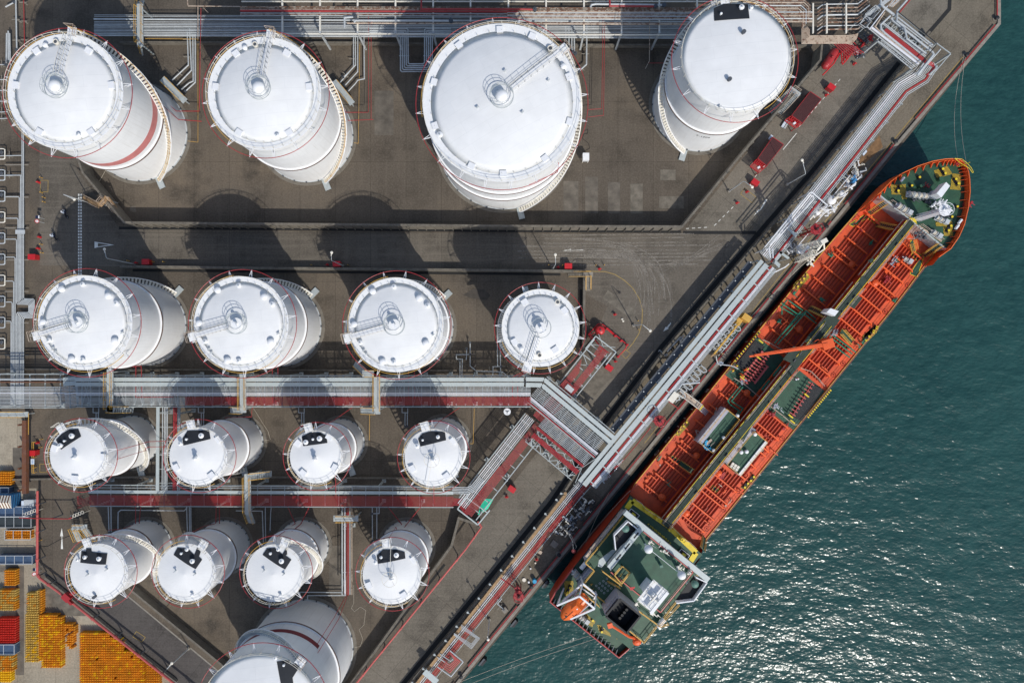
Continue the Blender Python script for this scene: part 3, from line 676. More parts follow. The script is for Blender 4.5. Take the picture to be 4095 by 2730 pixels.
 if pad:
  cc, pts = pad; q = [on_roof(T, cc, x, y) for x, y in pts]
  import bmesh
  bm = bmesh.new(); f_ = bm.faces.new([bm.verts.new((p.x, p.y, 0)) for p in q]); bmesh.ops.triangulate(bm, faces=[f_]); bmesh.ops.subdivide_edges(bm, edges=bm.edges[:], cuts=5, use_grid_fill=True)
  m = MB(); bm.verts.index_update(); m.add([(v.co.x, v.co.y, roofz(T, v.co.x, v.co.y) + .07) for v in bm.verts], [tuple(v.index for v in f.verts) for f in bm.faces]); bm.free(); m.build('black_roof_mat', 'mat_black', t)
 for it in items:
  kd, cc, x, y = it[:4]; s = it[4] if len(it) > 4 else 20
  r = s * UC / k
  p = on_roof(T, cc, x, y, .4)
  b0_ = roofz(T, p.x, p.y) - .08
  if kd == 'dome':
   m = MB().cyl(p, r * .6, b0_, b0_ + .55, 18); m.dome((p.x, p.y, b0_ + .55), r, r * .7, 18, 4, full=True); m.build('roof_vent', 'white', t, smooth=False)
  elif kd == 'mush':
   m = MB().cyl(p, r * .55, b0_, b0_ + .6, 14); m.cyl(p, r, b0_ + .6, b0_ + .7, 18); m.dome((p.x, p.y, b0_ + .7), r * .9, .12, 18, 3); m.build('roof_vent', 'white', t); MB().cyl(p, r * .25, b0_ + .82, b0_ + .95, 8).build('vent_valve', 'grey_steel', t)
  elif kd == 'box':
   a = math.atan2(p.y - c.y, p.x - c.x); m = MB().box((p.x, p.y, b0_ + .22), (.8, .95, .4), a); m.box((p.x, p.y, b0_ + .43), (.9, 1.05, .06), a); m.build('inspection_box', 'white', t)
  elif kd == 'ringv':
   m = MB().cyl(p, r * .9, b0_, b0_ + .5, 18); m.annulus(p, r * .7, r, b0_ + .5, b0_ + .6, 20); m.build('gauge_hatch', 'white_c', t); MB().cyl(p, r * .6, b0_ + .52, b0_ + .56, 14).build('gauge_dial', 'grey_dark', t)
  elif kd == 'dark':
   m = MB().cyl(p, r * .7, b0_, b0_ + .5, 14); m.cyl(p, r, b0_ + .5, b0_ + .85, 14); m.build('roof_vent', 'grey_dark', t)
  elif kd == 'small':
   m = MB().cyl(p, .12, b0_, b0_ + .45, 8); m.box((p.x, p.y, b0_ + .5), (.5, .16, .12), .6); m.build('small_vent', 'grey_pipe', t)
  elif kd == 'apex':
   z0 = roofz(T, c.x, c.y); m = MB().cyl(c, .3, z0 - .1, z0 + .5, 12); m.tube([(c.x, c.y, z0 + .5), (c.x, c.y, z0 + .95), (c.x + .3, c.y - .05, z0 + 1.1), (c.x + .55, c.y - .1, z0 + .8)], .16, 8); m.build('gooseneck_vent', 'white', t)
  elif kd == 'hoop':
   z0 = roofz(T, c.x, c.y) + 1.2; m = MB().tube([Vector((c.x + 1.2 * math.cos(2 * PI * i / 30), c.y + 1.2 * math.sin(2 * PI * i / 30), z0)) for i in range(30)], .04, 5, True)
   for a in (.6, 2.2, 3.8, 5.4): m.bar((c.x, c.y, z0 - .8), (c.x + 1.2 * math.cos(a), c.y + 1.2 * math.sin(a), z0), .04)
   m.bar((c.x, c.y, z0 - .2), (c.x - .9 if s == 1 else c.x, c.y + (-Rr if s == 1 else Rr) * .98, h + 1.), .06); m.build('lightning_hoop', 'white_c', t)
 if text:
  s_, ang, z0 = text
  def fn(x, y): a = R(ang) + (x - 1.35) / Rr; return (c.x + (Rr + .03) * math.cos(a), c.y + (Rr + .03) * math.sin(a), z0 + y)
  text_mesh('tank_number', s_, .85, 'black', t, fn)
 return T
def rel(src_c, src_r, dst_c, dst_r, its, cc):
 out = []
 for it in its:
  t0 = CR[it[1]]; x = t0[0] + it[2] * CP; y = t0[1] + it[3] * CP
  out.append((it[0], 'S', dst_c[0] + (x - src_c[0]) * dst_r / src_r, dst_c[1] + (y - src_c[1]) * dst_r / src_r) + tuple(it[4:]))
 return out
i1 = [('box', 'A1', 300, 425), ('box', 'A1', 735, 420), ('box', 'A1', 125, 710), ('box', 'A1', 925, 710), ('box', 'A1', 325, 1100), ('box', 'A1', 755, 1100), ('dome', 'A1', 380, 380, 22), ('ringv', 'A1', 465, 350, 22), ('mush', 'A1', 658, 1130, 18)]
G1 = 'big white tanks with roof walkways in the top row'
T1 = tank('big white storage tank at the upper left with a red band round its shell', 262, 368, 226, 1.2, (84, -67, 1), G1, rise=1.3, girders=(.44,), stripe=(.50, .575, 'band_pink', (-140, 60)), text=('T-1101', -87, 8.2), cage=(0, 0, 1.75, 'dome'), items=i1, yring=(90, 235), br=16)
T2 = tank('big white storage tank numbered T-1102, second from left in the top row', 1058, 374, 221, 1.207, (84, -68, 1), G1, rise=1.3, girders=(.44,), text=('T-1102', -80, 8.2), cage=(0, 0, 1.7, 'dome'), items=rel((262, 368), 226, (1058, 374), 221, i1, 'S'), yring=(90, 235))
T3 = tank('widest white storage tank, in the top row centre with ten roof boxes', 2007, 411, 311, 1.214, (41, -76), G1, rise=1.8, roof='roof_diag', ann=1.0, girders=(.62, .40), cage=(0, 0, 1.75, 'dome'), br=20, yring=(40, 190),
   items=[('box', 'A3', x, y) for x, y in [(-1, 243), (-346, 375), (-554, 683), (-546, 1050), (-241, 1385), (26, 1450), (270, 300), (575, 640), (580, 1015), (375, 1320)]] + [('mush', 'A3', -504, 1130, 26), ('dome', 'A3', 530, 555, 26), ('ringv', 'A3', 420, 405, 24), ('small', 'A3', 405, 670), ('small', 'A3', 187, 937), ('small', 'A3', -190, 897), ('small', 'A3', 40, 590)])
T4 = tank('big white storage tank numbered T-1204 with a black roof mat, top right', 2943, 232, 220, 1.2, (101, 252.5), G1, rise=.8, ann=0, dome=True, girders=(.52,), text=('T-1204', -99.7, 8.), br=14, yring=(-60, 90),
   pad=('A3', [(1785, 72), (1870, 35), (2070, 38), (2085, 158), (1790, 178)]), items=[('mush', 'A3', 2018, 65, 22), ('dome', 'A3', 1848, 115, 11), ('mush', 'A3', 2100, 68, 15), ('dark', 'A3', 2035, 270, 17), ('dark', 'A3', 1917, 665, 17), ('small', 'A3', 1840, 890)])
G2 = 'white tanks with side walkways in the second row'
iA = [('dome', 'B1', 515, 1057, 28), ('dome', 'B1', 905, 1113, 30), ('dome', 'B1', 360, 1333, 28), ('dome', 'B1', 960, 1490, 30), ('dome', 'B1', 598, 1644, 30), ('mush', 'B1', 695, 1020, 21), ('mush', 'B1', 975, 1178, 23), ('mush', 'B1', 413, 1487, 21), ('mush', 'B1', 695, 1650, 20), ('small', 'B1', 440, 1550), ('small', 'B1', 460, 1580), ('small', 'B1', 1020, 1420)]
TA = tank('white domed storage tank, leftmost of the second row, beside the grey pipe bundle', 341, 1290, 184, 1.168, (195, 47), G2, rise=.9, ann=.6, girders=(.5,), cage=(0, 0, 1.6, 'pipe'), items=iA, yring=(100, 320), br=15)
TB = tank('white domed storage tank, second from left in the second row', 965, 1294, 184, 1.176, (195, 46), G2, rise=.9, ann=.6, girders=(.5,), cage=(0, 0, 1.6, 'pipe'), items=rel((341, 1290), 184, (965, 1294), 184, iA, 'S'), yring=(100, 320), br=15)
TC = tank('white domed storage tank, third in the second row, shaded yard on its right', 1585, 1299, 184, 1.175, (195, 44), G2, rise=.9, ann=.6, girders=(.5,), cage=(0, 0, 1.6, 'pipe'), items=rel((341, 1290), 184, (1585, 1299), 184, iA, 'S'), yring=(100, 320), br=15)
TD = tank('smaller white storage tank ending the second row, staircase curling on its left', 2161, 1311, 150, 1.17, (252, 105), G2, rise=.8, ann=.6, girders=(.5,), cage=(0, 0, 1.55, 'pipe'), br=17, yring=(200, 330),
   items=[('box', 'B3', 205, 1165), ('box', 'B3', 540, 1235), ('box', 'B3', 120, 1500), ('box', 'B3', 460, 1564), ('ringv', 'B3', 480, 1165, 20), ('ringv', 'B3', 330, 1609, 20), ('dome', 'B3', 178, 1554, 20)])
G3 = 'slim white tanks with black roof mats in the third row'
kw = dict(dome=False, rise=.9, roof='roof_radial', ann=0, girders=(.45,), yring=(95, 300), br=13)
E1 = tank('slim white tank at the left end of the third row, spiral stair over it', 316, 1821, 115, 1.142, (123, -74), G3, pad=('C1', [(468, 852), (520, 800), (580, 765), (655, 760), (680, 825), (512, 935)]),
   items=[('mush', 'C1', 603, 820, 22), ('dome', 'C1', 537, 862, 10), ('mush', 'C1', 508, 900, 20), ('box', 'C1', 447, 925), ('box', 'C1', 862, 998), ('box', 'C1', 620, 1175), ('apex', 'C1', 0, 0)], **kw)
E2 = tank('slim white tank, second in the third row, right of the vertical pipe rack', 793, 1824, 114, 1.145, (103, 283), G3, pad=('C1', [(1525, 845), (1570, 775), (1750, 770), (1762, 845), (1535, 900)]),
   items=[('mush', 'C1', 1685, 818, 22), ('dome', 'C1', 1558, 848, 11), ('mush', 'C1', 1508, 885, 18), ('box', 'C1', 1820, 850), ('box', 'C1', 1468, 1085), ('box', 'C1', 1762, 1150), ('apex', 'C1', 0, 0)], **kw)
E3 = tank('slimmest white tank, third in the third row, with three round vents on its mat', 1265, 1826, 104, 1.147, (105, 290), G3, pad=('C2', [(432, 825), (500, 790), (590, 790), (640, 820), (648, 878), (445, 905)]),
   items=[('mush', 'C2', 468, 872, 21), ('dome', 'C2', 525, 848, 11), ('mush', 'C2', 583, 842, 22), ('box', 'C2', 395, 882), ('box', 'C2', 660, 830), ('box', 'C2', 440, 1130), ('box', 'C2', 705, 1085), ('apex', 'C1', 0, 0)], **kw)
E4 = tank('slim white tank at the right end of the third row with a roof hoop', 1733, 1829, 113, 1.148, (105, 290), G3, pad=('C2', [(1405, 845), (1440, 800), (1510, 780), (1630, 785), (1640, 855), (1425, 908)]),
   items=[('mush', 'C2', 1572, 828, 16), ('dome', 'C2', 1443, 855, 10), ('mush', 'C2', 1398, 905, 21), ('box', 'C2', 1700, 860), ('box', 'C2', 1355, 1095), ('box', 'C2', 1640, 1155), ('hoop', 'C2', 0, 0, 1), ('apex', 'C1', 0, 0)], **kw)
G4 = 'slim white tanks with black roof mats in the fourth row'
F1 = tank('slim white tank, leftmost of the fourth row, nearest the white road arrow', 396, 2288, 114, 1.13, (112, -74), G4, pad=('D1', [(682, 462), (720, 465), (722, 440), (765, 440), (768, 470), (900, 483), (887, 577), (672, 560)]),
   items=[('mush', 'D1', 712, 515, 16), ('mush', 'D1', 830, 528, 19), ('mush', 'D1', 650, 537, 13), ('small', 'D1', 725, 665), ('small', 'D1', 885, 622), ('dark', 'D1', 790, 848, 13)], **kw)
F2 = tank('slim white tank, second in the fourth row, with a slanted black T-shaped mat', 747, 2288, 114, 1.13, (59, 235), G4, pad=('D1', [(1485, 435), (1570, 440), (1625, 495), (1650, 435), (1680, 470), (1665, 510), (1692, 535), (1637, 615), (1452, 495)]),
   items=[('dome', 'D1', 1515, 485, 11), ('mush', 'D1', 1610, 548, 20), ('mush', 'D1', 1565, 450, 15), ('small', 'D1', 1460, 635), ('small', 'D1', 1625, 660), ('dome', 'D1', 1605, 832, 14)], **kw)
F3 = tank('slim white tank, third in the fourth row, stair wrapping round its right side', 1100, 2290, 114, 1.133, (72, -80), G4, pad=('D2', [(560, 440), (625, 435), (690, 490), (725, 430), (730, 490), (715, 500), (765, 535), (712, 618), (523, 495)]),
   items=[('dome', 'D2', 588, 485, 12), ('mush', 'D2', 683, 548, 21), ('mush', 'D2', 655, 450, 15), ('small', 'D2', 530, 632), ('small', 'D2', 698, 660), ('dome', 'D2', 670, 835, 14)], **kw)
F4 = tank('slim white tank, rightmost of the fourth row, with a weathered patchy mat', 1567, 2298, 115, 1.139, (100, 280), G4, pad=('D2', [(1478, 500), (1530, 450), (1640, 450), (1712, 470), (1718, 525), (1487, 570)]),
   items=[('mush', 'D2', 1515, 515, 12), ('mush', 'D2', 1643, 497, 21), ('mush', 'D2', 1467, 557, 17), ('box', 'D2', 1785, 540), ('box', 'D2', 1410, 755), ('box', 'D2', 1700, 835), ('hoop', 'D2', 0, 0, 2), ('apex', 'C1', 0, 0)], **kw)
GT = tank('large white tank cut by the bottom edge with a dark red band and black mat', 1046, 2843, 235, 1.2046, (52, 215), None, dome=True, rise=.9, ann=0, girders=(.50,), stripe=(.60, .655, 'band_dark', (44, 200)), yring=None, br=16, kinds='g',
   pad=('D2', [(642, 1385), (745, 1370), (765, 1410), (800, 1400), (833, 1430), (775, 1520), (790, 1640), (690, 1640)]), items=[('dome', 'D2', 700, 1418, 11), ('mush', 'D2', 632, 1355, 16)])
def redline(label, groups, r=.05, mat='red'):
 m = MB(); first = None
 for g_ in groups:
  p = WM(*g_); first = first or p[0]; m.tube(p, r, 5)
 o = m.build('fire_water_pipe', mat); return tag(o, label, 'water pipe', 'red fire water pipes climbing the tanks')
redline('red pipe pair running from the top left tank to the red riser on its right', [[('A1', 1030, 635, 15), ('A1', 1180, 715, 12), ('A1', 1285, 770, 9), ('A1', 1475, 930, 3), ('A1', 1665, 930, 3), ('A1', 1665, 930, 1), ('A1', 1680, 70, 6)], [('A1', 1090, 705, 15), ('A1', 1355, 880, 9), ('A1', 1490, 1000, 3), ('A1', 1685, 1015, 3), ('A1', 1685, 1015, 1)]])
redline('red pipe pair beside the tank numbered T-1102', [[('A2', 1030, 1000, 2.5), ('A2', 820, 1008, 2.5), ('A2', 740, 900, 8)], [('A2', 985, 940, 2.5), ('A2', 800, 940, 2.5), ('A2', 700, 740, 10)], [('A2', 990, 940, 2.5), ('A2', 990, 130, 2.5)], [('A2', 1012, 1003, 2.5), ('A2', 1012, 190, 2.5), ('A2', 1040, 170, 2.5)]])
redline('red pipe pair right of the widest tank', [[('A3', 735, 980, 3.5), ('A3', 865, 965, 3.5), ('A3', 875, 190, 3.5)], [('A3', 735, 917, 3.5), ('A3', 850, 910, 3.5), ('A3', 860, 165, 3.5)], [('A3', 240, 1545, 16), ('A3', 480, 1440, 16), ('A3', 490, 1360, 17)]])
redline('red pipe feeding the tank numbered T-1204', [[('A3', 1245, 528, 1.5), ('A3', 1380, 528, 1.5)], [('A3', 1620, 160, 18), ('A3', 1540, 250, 17)]])
redline('two red pipes crossing the wide rack below the leftmost second row tank', [[('C1', 1010, 242, 6), ('C1', 1135, 242, 6.6), ('C1', 1135, 498, 6.6), ('C1', 1450, 495, 6.6)], [('C1', 1085, 238, 6), ('C1', 1180, 238, 6.6), ('C1', 1187, 490, 6.6)]])
redline('two red pipes crossing the wide rack below the second tank of the second row', [[('C2', 185, 245, 6), ('C2', 190, 540, 6.6)], [('C2', 232, 245, 6), ('C2', 236, 545, 6.6)], [('C2', 40, 548, 6.6), ('C2', 15, 600, 5), ('C2', 12, 660, 3), ('C1', 1880, 668, 5)]])
redline('two red pipes crossing the wide rack below the third tank of the second row', [[('C2', 1325, 280, 6), ('C2', 1327, 515, 6.6)], [('C2', 1373, 280, 6), ('C2', 1377, 505, 6.6)]])
redline('two red pipes crossing the wide rack below the smaller round tank', [[('C3', 225, 375, 8), ('C3', 102, 432, 6.6), ('C3', 102, 640, 6.6)], [('C3', 260, 375, 8), ('C3', 146, 430, 6.6), ('C3', 148, 640, 6.6)]])
redline('two dark red pipes running over the leftmost third row tank', [[('C1', 930, 955, 13), ('C1', 1090, 912, 12), ('C1', 1240, 868, 8), ('C1', 1410, 862, 5.5)], [('C1', 975, 1015, 13), ('C1', 1220, 940, 8), ('C1', 1215, 925, 8), ('C1', 1245, 912, 8), ('C1', 1410, 910, 5.5)]])
redline('slanting red pipe from the wide rack to the slimmest third row tank', [[('C2', 865, 575, 6), ('C2', 700, 690, 9), ('C2', 570, 755, 13)], [('C2', 715, 1150, 8), ('C2', 717, 1320, 5)]])
redline('slanting red pipe from the wide rack to the right end tank of the third row', [[('C2', 1760, 578, 6), ('C2', 1580, 700, 10), ('C2', 1542, 745, 14)], [('C2', 1537, 1235, 8), ('C2', 1537, 1395, 5)]])
for lab, pr in [('red pipe pair climbing the leftmost fourth row tank', [[('D1', 1135, 5, 5), ('D1', 1133, 240, 1.5), ('D1', 1020, 280, 6), ('D1', 905, 290, 11)], [('D1', 1180, 25, 5), ('D1', 1163, 240, 2), ('D1', 1040, 300, 6)]]),
    ('red pipe pair climbing the second fourth row tank', [[('D1', 1810, 5, 5), ('D1', 1803, 235, 1.5), ('D1', 1700, 260, 6), ('D1', 1600, 310, 11)], [('D1', 1832, 25, 5), ('D1', 1835, 240, 2), ('D1', 1640, 350, 9), ('D1', 1750, 405, 12), ('D1', 1720, 440, 12)]]),
    ('slanting red pipe pair over the third fourth row tank', [[('D2', 730, 90, 5), ('D2', 795, 235, 2), ('D2', 750, 270, 4), ('D2', 640, 345, 11)], [('D2', 920, 80, 5), ('D2', 845, 235, 3), ('D2', 665, 390, 12)]]),
    ('slanting red pipe pair over the rightmost fourth row tank', [[('D2', 1570, 95, 5), ('D2', 1685, 240, 2), ('D2', 1652, 295, 5), ('D2', 1635, 265, 5), ('D2', 1580, 355, 11)], [('D2', 1845, 95, 5), ('D2', 1720, 250, 3), ('D2', 1632, 405, 12)]]),
    ('long red pipe pair running over the bottom tank', [[('D2', 1225, 830, 3), ('D2', 1120, 1020, 8), ('D2', 1005, 1200, 12), ('D2', 900, 1370, 16)], [('D2', 1235, 830, 3), ('D2', 1160, 1030, 8), ('D2', 950, 1370, 16), ('D2', 900, 1440, 18)]])]:
 redline(lab, pr)
# ------------------------------------------------------------------ pipe racks
def sub_path(pts, s0, s1):
 """part of a polyline between the lengths s0 and s1 (fractions of the whole)"""
 L = [0]
 for i in range(len(pts) - 1): L.append(L[-1] + (pts[i + 1] - pts[i]).length)
 a, b_ = s0 * L[-1], s1 * L[-1]
 def at(s):
  for i in range(len(pts) - 1):
   if s <= L[i + 1] + 1e-6: return pts[i].lerp(pts[i + 1], (s - L[i]) / max(1e-6, L[i + 1] - L[i]))
  return pts[-1]
 return [at(a)] + [pts[i] for i in range(1, len(pts) - 1) if a < L[i] < b_] + [at(b_)]
def along(pts, step):
 out = []
 for i in range(len(pts) - 1):
  d = (pts[i + 1] - pts[i]); k = max(1, int(round(d.length / step)))
  for j in range(k): out.append((pts[i].lerp(pts[i + 1], (j + .5) / k), d.normalized()))
 return out
def pipe_rack(label, path, pipes, frame=None, cat='pipe rack', name='pipe_rack', group=None, truss=False, fmat='grey_steel'):
 z = path[0].z; u = UC * (1 - z / H)
 t = thing(name, label, cat, Vector((path[0].x, path[0].y, 0)), group)
 for p in pipes:
  off, r, mt = p[0], p[1], p[2]; s0, s1 = (p[3], p[4]) if len(p) > 4 else (0, 1); kind = p[5] if len(p) > 5 else 'pipe'
  pp = offset_path(sub_path(path, s0, s1), off * u)
  if kind == 'pipe': MB().tube([q + Vector((0, 0, r + .02)) for q in pp], r, 6).build('pipe', mt, t)
  elif kind == 'pipe2': MB().tube([q + Vector((0, 0, r + .75)) for q in pp], r, 6).build('pipe', mt, t)
  else:
   m = MB()
   for i in range(len(pp) - 1): m.bar(pp[i] + Vector((0, 0, .35)), pp[i + 1] + Vector((0, 0, .35)), r * 2, .16)
   m.build('cable_duct', mt, t)
 if frame:
  l, r_, step, bw = frame[:4]; m = MB()
  for o in (l, r_): m.bars([q - Vector((0, 0, .18)) for q in offset_path(path, o * u)], bw, .25)
  m.build('side_beam', fmat, t)
  m = MB(); mc = MB()
  for i, (p, d) in enumerate(along(path, step)):
   nn = Vector((d.y, -d.x, 0)).normalized()
   a, b_ = p + nn * l * u, p + nn * r_ * u
   m.bar(a - Vector((0, 0, .32)), b_ - Vector((0, 0, .32)), bw * .9, .2)
   if i % 3 == 0 and not (len(frame) > 4):
    for q in (a, b_): mc.bar((q.x, q.y, 0), (q.x, q.y, z - .2), .28); mc.box((q.x, q.y, .15), (.7, .7, .3), math.atan2(d.y, d.x))
   if truss and i % 2 == 0:
    q = p + d * step; m.bar(a - Vector((0, 0, .25)), q + nn * r_ * u - Vector((0, 0, .25)), .1)
    m.bar(b_ - Vector((0, 0, .25)), q + nn * l * u - Vector((0, 0, .25)), .1)
  m.build('cross_beam', fmat, t)
  if mc.f: mc.build('column', fmat, t)
 return t
zA = 6.5
pA = WM(('C1', -60, 455), ('C2', -1490, 455), z=zA)
path = WM(('C1', 640, 445), ('C2', 300, 446), ('C3', 255, 550), z=zA)
pl = [(-113, .05, 'grey_pipe'), (-97, .33, 'duct', 0, .985, 'duct'), (-57, .34, 'duct', 0, .985, 'duct'), (-32, .05, 'grey_pipe'), (-21, .05, 'grey_pipe'), (-10, .05, 'grey_pipe'), (1, .06, 'grey_pipe'), (9, .035, 'grey_pipe'),
  (18, .11, 'bright_pipe'), (30, .085, 'bright_pipe'), (41, .05, 'grey_pipe')]
pl += [(53 + i * 8.5, .058, 'red', .24, 1) for i in range(7)] + [(113, .07, 'red', .24, 1)]
pl += [(55 + i * 10, .05, 'grey_pipe', 0, .24) for i in range(7)]
wide = pipe_rack('wide pipe rack with two pale ducts and red pipes below the second tank row', path, pl, (-128, 132, 1.55, .16), truss=True)
path = WM(('C1', -80, 455), ('C1', 560, 455), z=5.2)
pipe_rack('grey pipe rack with one rusty pipe running off the left edge of the picture', path, [(-108, .16, 'grey_pipe'), (-85, .12, 'brown_steel')] + [(-42 + i * 12, .07, 'grey_pipe') for i in range(4)] + [(8, .11, 'bright_pipe')] + [(22 + i * 11.5, .055, 'grey_pipe') for i in range(9)], (-150, 130, 2.9, .14))
pipe_rack('short bent joint between the left grey rack and the wide rack', WM(('C1', 545, 455), ('C1', 600, 452), ('C1', 655, 446), z=5.9), [(-108, .3, 'duct', 0, 1, 'duct'), (-70, .4, 'duct', 0, 1, 'duct')] + [(-40 + i * 11.5, .075, 'grey_pipe') for i in range(4)] + [(12, .12, 'bright_pipe')] + [(26 + i * 11, .07, 'grey_pipe') for i in range(9)], (-126, 130, 1.5, .1))
d2 = (.767, .641)
def PB(s, o): return ('C3', 350 + d2[0] * s - d2[1] * o, 500 + d2[1] * s + d2[0] * o)
path = WM(('C3', 215, 497), ('C3', 350, 500), PB(740, 0), z=zA)
pl = [(-47, .36, 'duct', 0, 1, 'duct'), (0, .37, 'duct', 0, 1, 'duct')]
pipe_rack('two pale cable ducts bending from the wide rack onto the pipe bridge', path, pl, None, name='cable_duct_run', cat='cable duct')
path = WM(PB(-15, 60), PB(725, 60), z=6.2)
pl = [(-28 + i * 14.5, .06, 'grey_pipe', .0, .97) for i in range(7)] + [(79, .13, 'bright_pipe'), (91, .1, 'bright_pipe'), (105, .07, 'grey_pipe'), (118, .1, 'red', .0, 1)]
pipe_rack('pipe bridge with bright pipes crossing the road to the jetty', path, pl, (-140, 128, 2.0, .16), truss=True)
path = WM(PB(195, 300), PB(700, 300), z=6.0)
pl = [(-100 + i * 13, .058, 'grey_pipe') for i in range(7)] + [(-6, .11, 'red'), (5, .11, 'red')] + [(52 + i * 10.5, .1, 'red', .02, 1) for i in range(4)]
pipe_rack('lower half of the pipe bridge with open trusses and red pipes', path, pl, (-115, 150, 1.6, .14), truss=True)
m = MB()
for a, b_ in ((20, 50), (100, 145)):
 s = 215
 while s < 690: m.bar(W(*PB(s, 300 + a), 6.1), W(*PB(s + 48, 300 + b_), 6.1), .09); m.bar(W(*PB(s + 48, 300 + b_), 6.1), W(*PB(s + 96, 300 + a), 6.1), .09); s += 96
tag(m.build('truss_bracing', 'duct'), 'white zigzag bracing on the lower half of the pipe bridge', 'bracing')
path = WM(('C3', -290, 1560), ('C3', 300, 806), z=5.)
pl = [(-95 + i * 15, .075, 'grey_pipe' if i % 2 else 'bright_pipe', 0.02, 1) for i in range(6)] + [(0 + i * 8.8, .056, 'red') for i in range(8)] + [(-8, .07, 'red', 0, .5)]
pipe_rack('diagonal pipe rack with grey and red pipes rising from the lower rack to the bridge', path, pl, (-112, 112, 2.6, .16))
path = WM(('C3', 300, 806), ('C3', 575, 520), z=5.)
path = WM(('C3', 330, 800), ('C3', 600, 500), z=5.)
pipe_rack('red pipes passing beneath the pipe bridge', path, [(-70 + i * 9, .07, 'red') for i in range(15)], None, name='red_pipe_run', cat='pipes')
path = WM(('C3', 535, 585), ('C3', 862, 175), z=4.2)
pl = [(-72 + i * 8.2, .06, 'red', 0, .62 - .03 * i) for i in range(7)] + [(8 + i * 8.2, .06, 'red', .0, .98) for i in range(7)]
ur = pipe_rack('red pipe rack with white frame ending by the red foam tank', path, pl, (-92, 88, 2.3, .17), truss=True)
m = MB(); m.bars(WL('C3', [(715, 195), (800, 92), (970, 225), (885, 330)], 4.1), .18, .22); m.bars(WL('C3', [(715, 195), (835, 290)], 4.1), .16, .2); m.build('end_frame', 'duct', ur)
for i in range(5): MB().tube(WL('C3', [(915 - i * 9, 235 - i * 6), (870 - i * 9, 200 - i * 6), (845 - i * 6, 215 - i * 6), (800 - i * 8, 330), (800 - i * 8, 300)][:3] + [(830 - i * 12, 250)], 4.5), .05, 5).build('red_bend', 'red', ur)
MB().box(W('C3', 578, 528, 4.9), (1.5, .9, .9), R(-40)).build('valve_box', 'grey_pipe', ur)
zB = 5.
path = WM(('C1', 750, 1340), ('C2', 0, 1345), ('C2', 1700, 1350), z=zB)
pl = [(-103, .06, 'grey_pipe', .18, 1), (-88, .06, 'grey_pipe'), (-57, .27, 'duct', 0, 1, 'duct')] + [(-22 + i * 8.6, .055, 'red') for i in range(10)]
pipe_rack('lower pipe rack with one pale duct and a broad band of red pipes', path, pl, (-108, 68, 2.4, .14), truss=False)
m = MB()
for i in range(7): m.bars(WL('C1', [(760, 1322 + i * 12), (700, 1350 + i * 9), (640, 1330 + i * 16), (682, 1318 + i * 16)], 4.2 - i * .1), .09)
tag(m.build('red_pipe_manifold', 'red'), 'fan of red pipes at the left end of the lower rack', 'pipe manifold')
pipe_rack('bent red pipe bundle joining the lower rack to the diagonal rack', WM(('C2', 1700, 1372), ('C2', 1755, 1375), ('C2', 1830, 1470), z=4.9), [(-30 + i * 9, .07, 'red') for i in range(7)], None, name='red_pipe_run', cat='pipes')
path = WM(('C2', 1720, 1345), ('C2', 1875, 1270), ('C2', 1905, 1235), z=5.1)
pipe_rack('curved grey pipes at the corner of lower and diagonal racks', WM(('C2', 1690, 1258), ('C2', 1820, 1262), ('C2', 1862, 1240), ('C2', 1925, 1165), z=5.2), [(-12 + i * 13, .08, 'grey_pipe') for i in range(5)], None, name='grey_pipe_run', cat='pipes')
m = MB(); m.bars(WL('C2', [(1735, 1430), (1905, 1562), (2005, 1440)], 5.), .22, .26); m.bars(WL('C2', [(1735, 1430), (1865, 1245)], 5.), .18, .2); m.bars(WL('C2', [(1805, 1330), (1985, 1462)], 5.), .16, .2)
tag(m.build('corner_frame', 'duct'), 'pale steel corner frame over the green tarpaulin', 'steel frame')
m = MB(); q = WL('C2', [(1960, 1345), (2035, 1345), (1990, 1430), (1920, 1480), (1905, 1475), (1925, 1410)], 2.2); m.poly([p + Vector((0, 0, .25 * math.sin(i * 2))) for i, p in enumerate(q)])
tag(m.build('tarpaulin', 'tarp'), 'bright green tarpaulin hung under the diagonal rack corner', 'tarpaulin')
path = WM(('C1', 1400, 575), ('C1', 1395, 1275), z=5.6)
pl = [(70 - i * 0, .27, 'duct', 0, 1, 'duct') for i in range(1)] + [(x, .075, 'grey_pipe') for x in (38, 22, 10, -2)] + [(x, .09, 'red') for x in (-55, -66, -78)] + [(-92, .07, 'grey_pipe')]
pipe_rack('upright branch rack with one duct and three red pipes between two third row tanks', path, pl, (88, -100, 2.6, .12))
path = WM(('D2', 1222, 100), ('D2', 1222, 830), z=3.)
pl = [(30, .07, 'grey_pipe'), (10, .11, 'bright_pipe'), (-8, .08, 'red'), (-20, .08, 'red'), (-42, .04, 'cream_pipe'), (-50, .04, 'cream_pipe')]
pipe_rack('upright pipe run between the third and last fourth row tanks', path, pl, (38, -30, 7., .12))
br_ = pipe_rack('two grey pipes turning left to the bottom tank', WM(('D2', 1204, 700), ('D2', 1204, 820), ('D2', 890, 822), ('D2', 888, 870), z=.8), [(-12, .1, 'grey_pipe')], None, name='grey_pipe_run', cat='pipes')
MB().tube(WM(('D2', 1195, 700), ('D2', 1190, 810), ('D2', 835, 808), ('D2', 833, 840), z=1.), .09, 6).build('pipe', 'grey_pipe', br_)
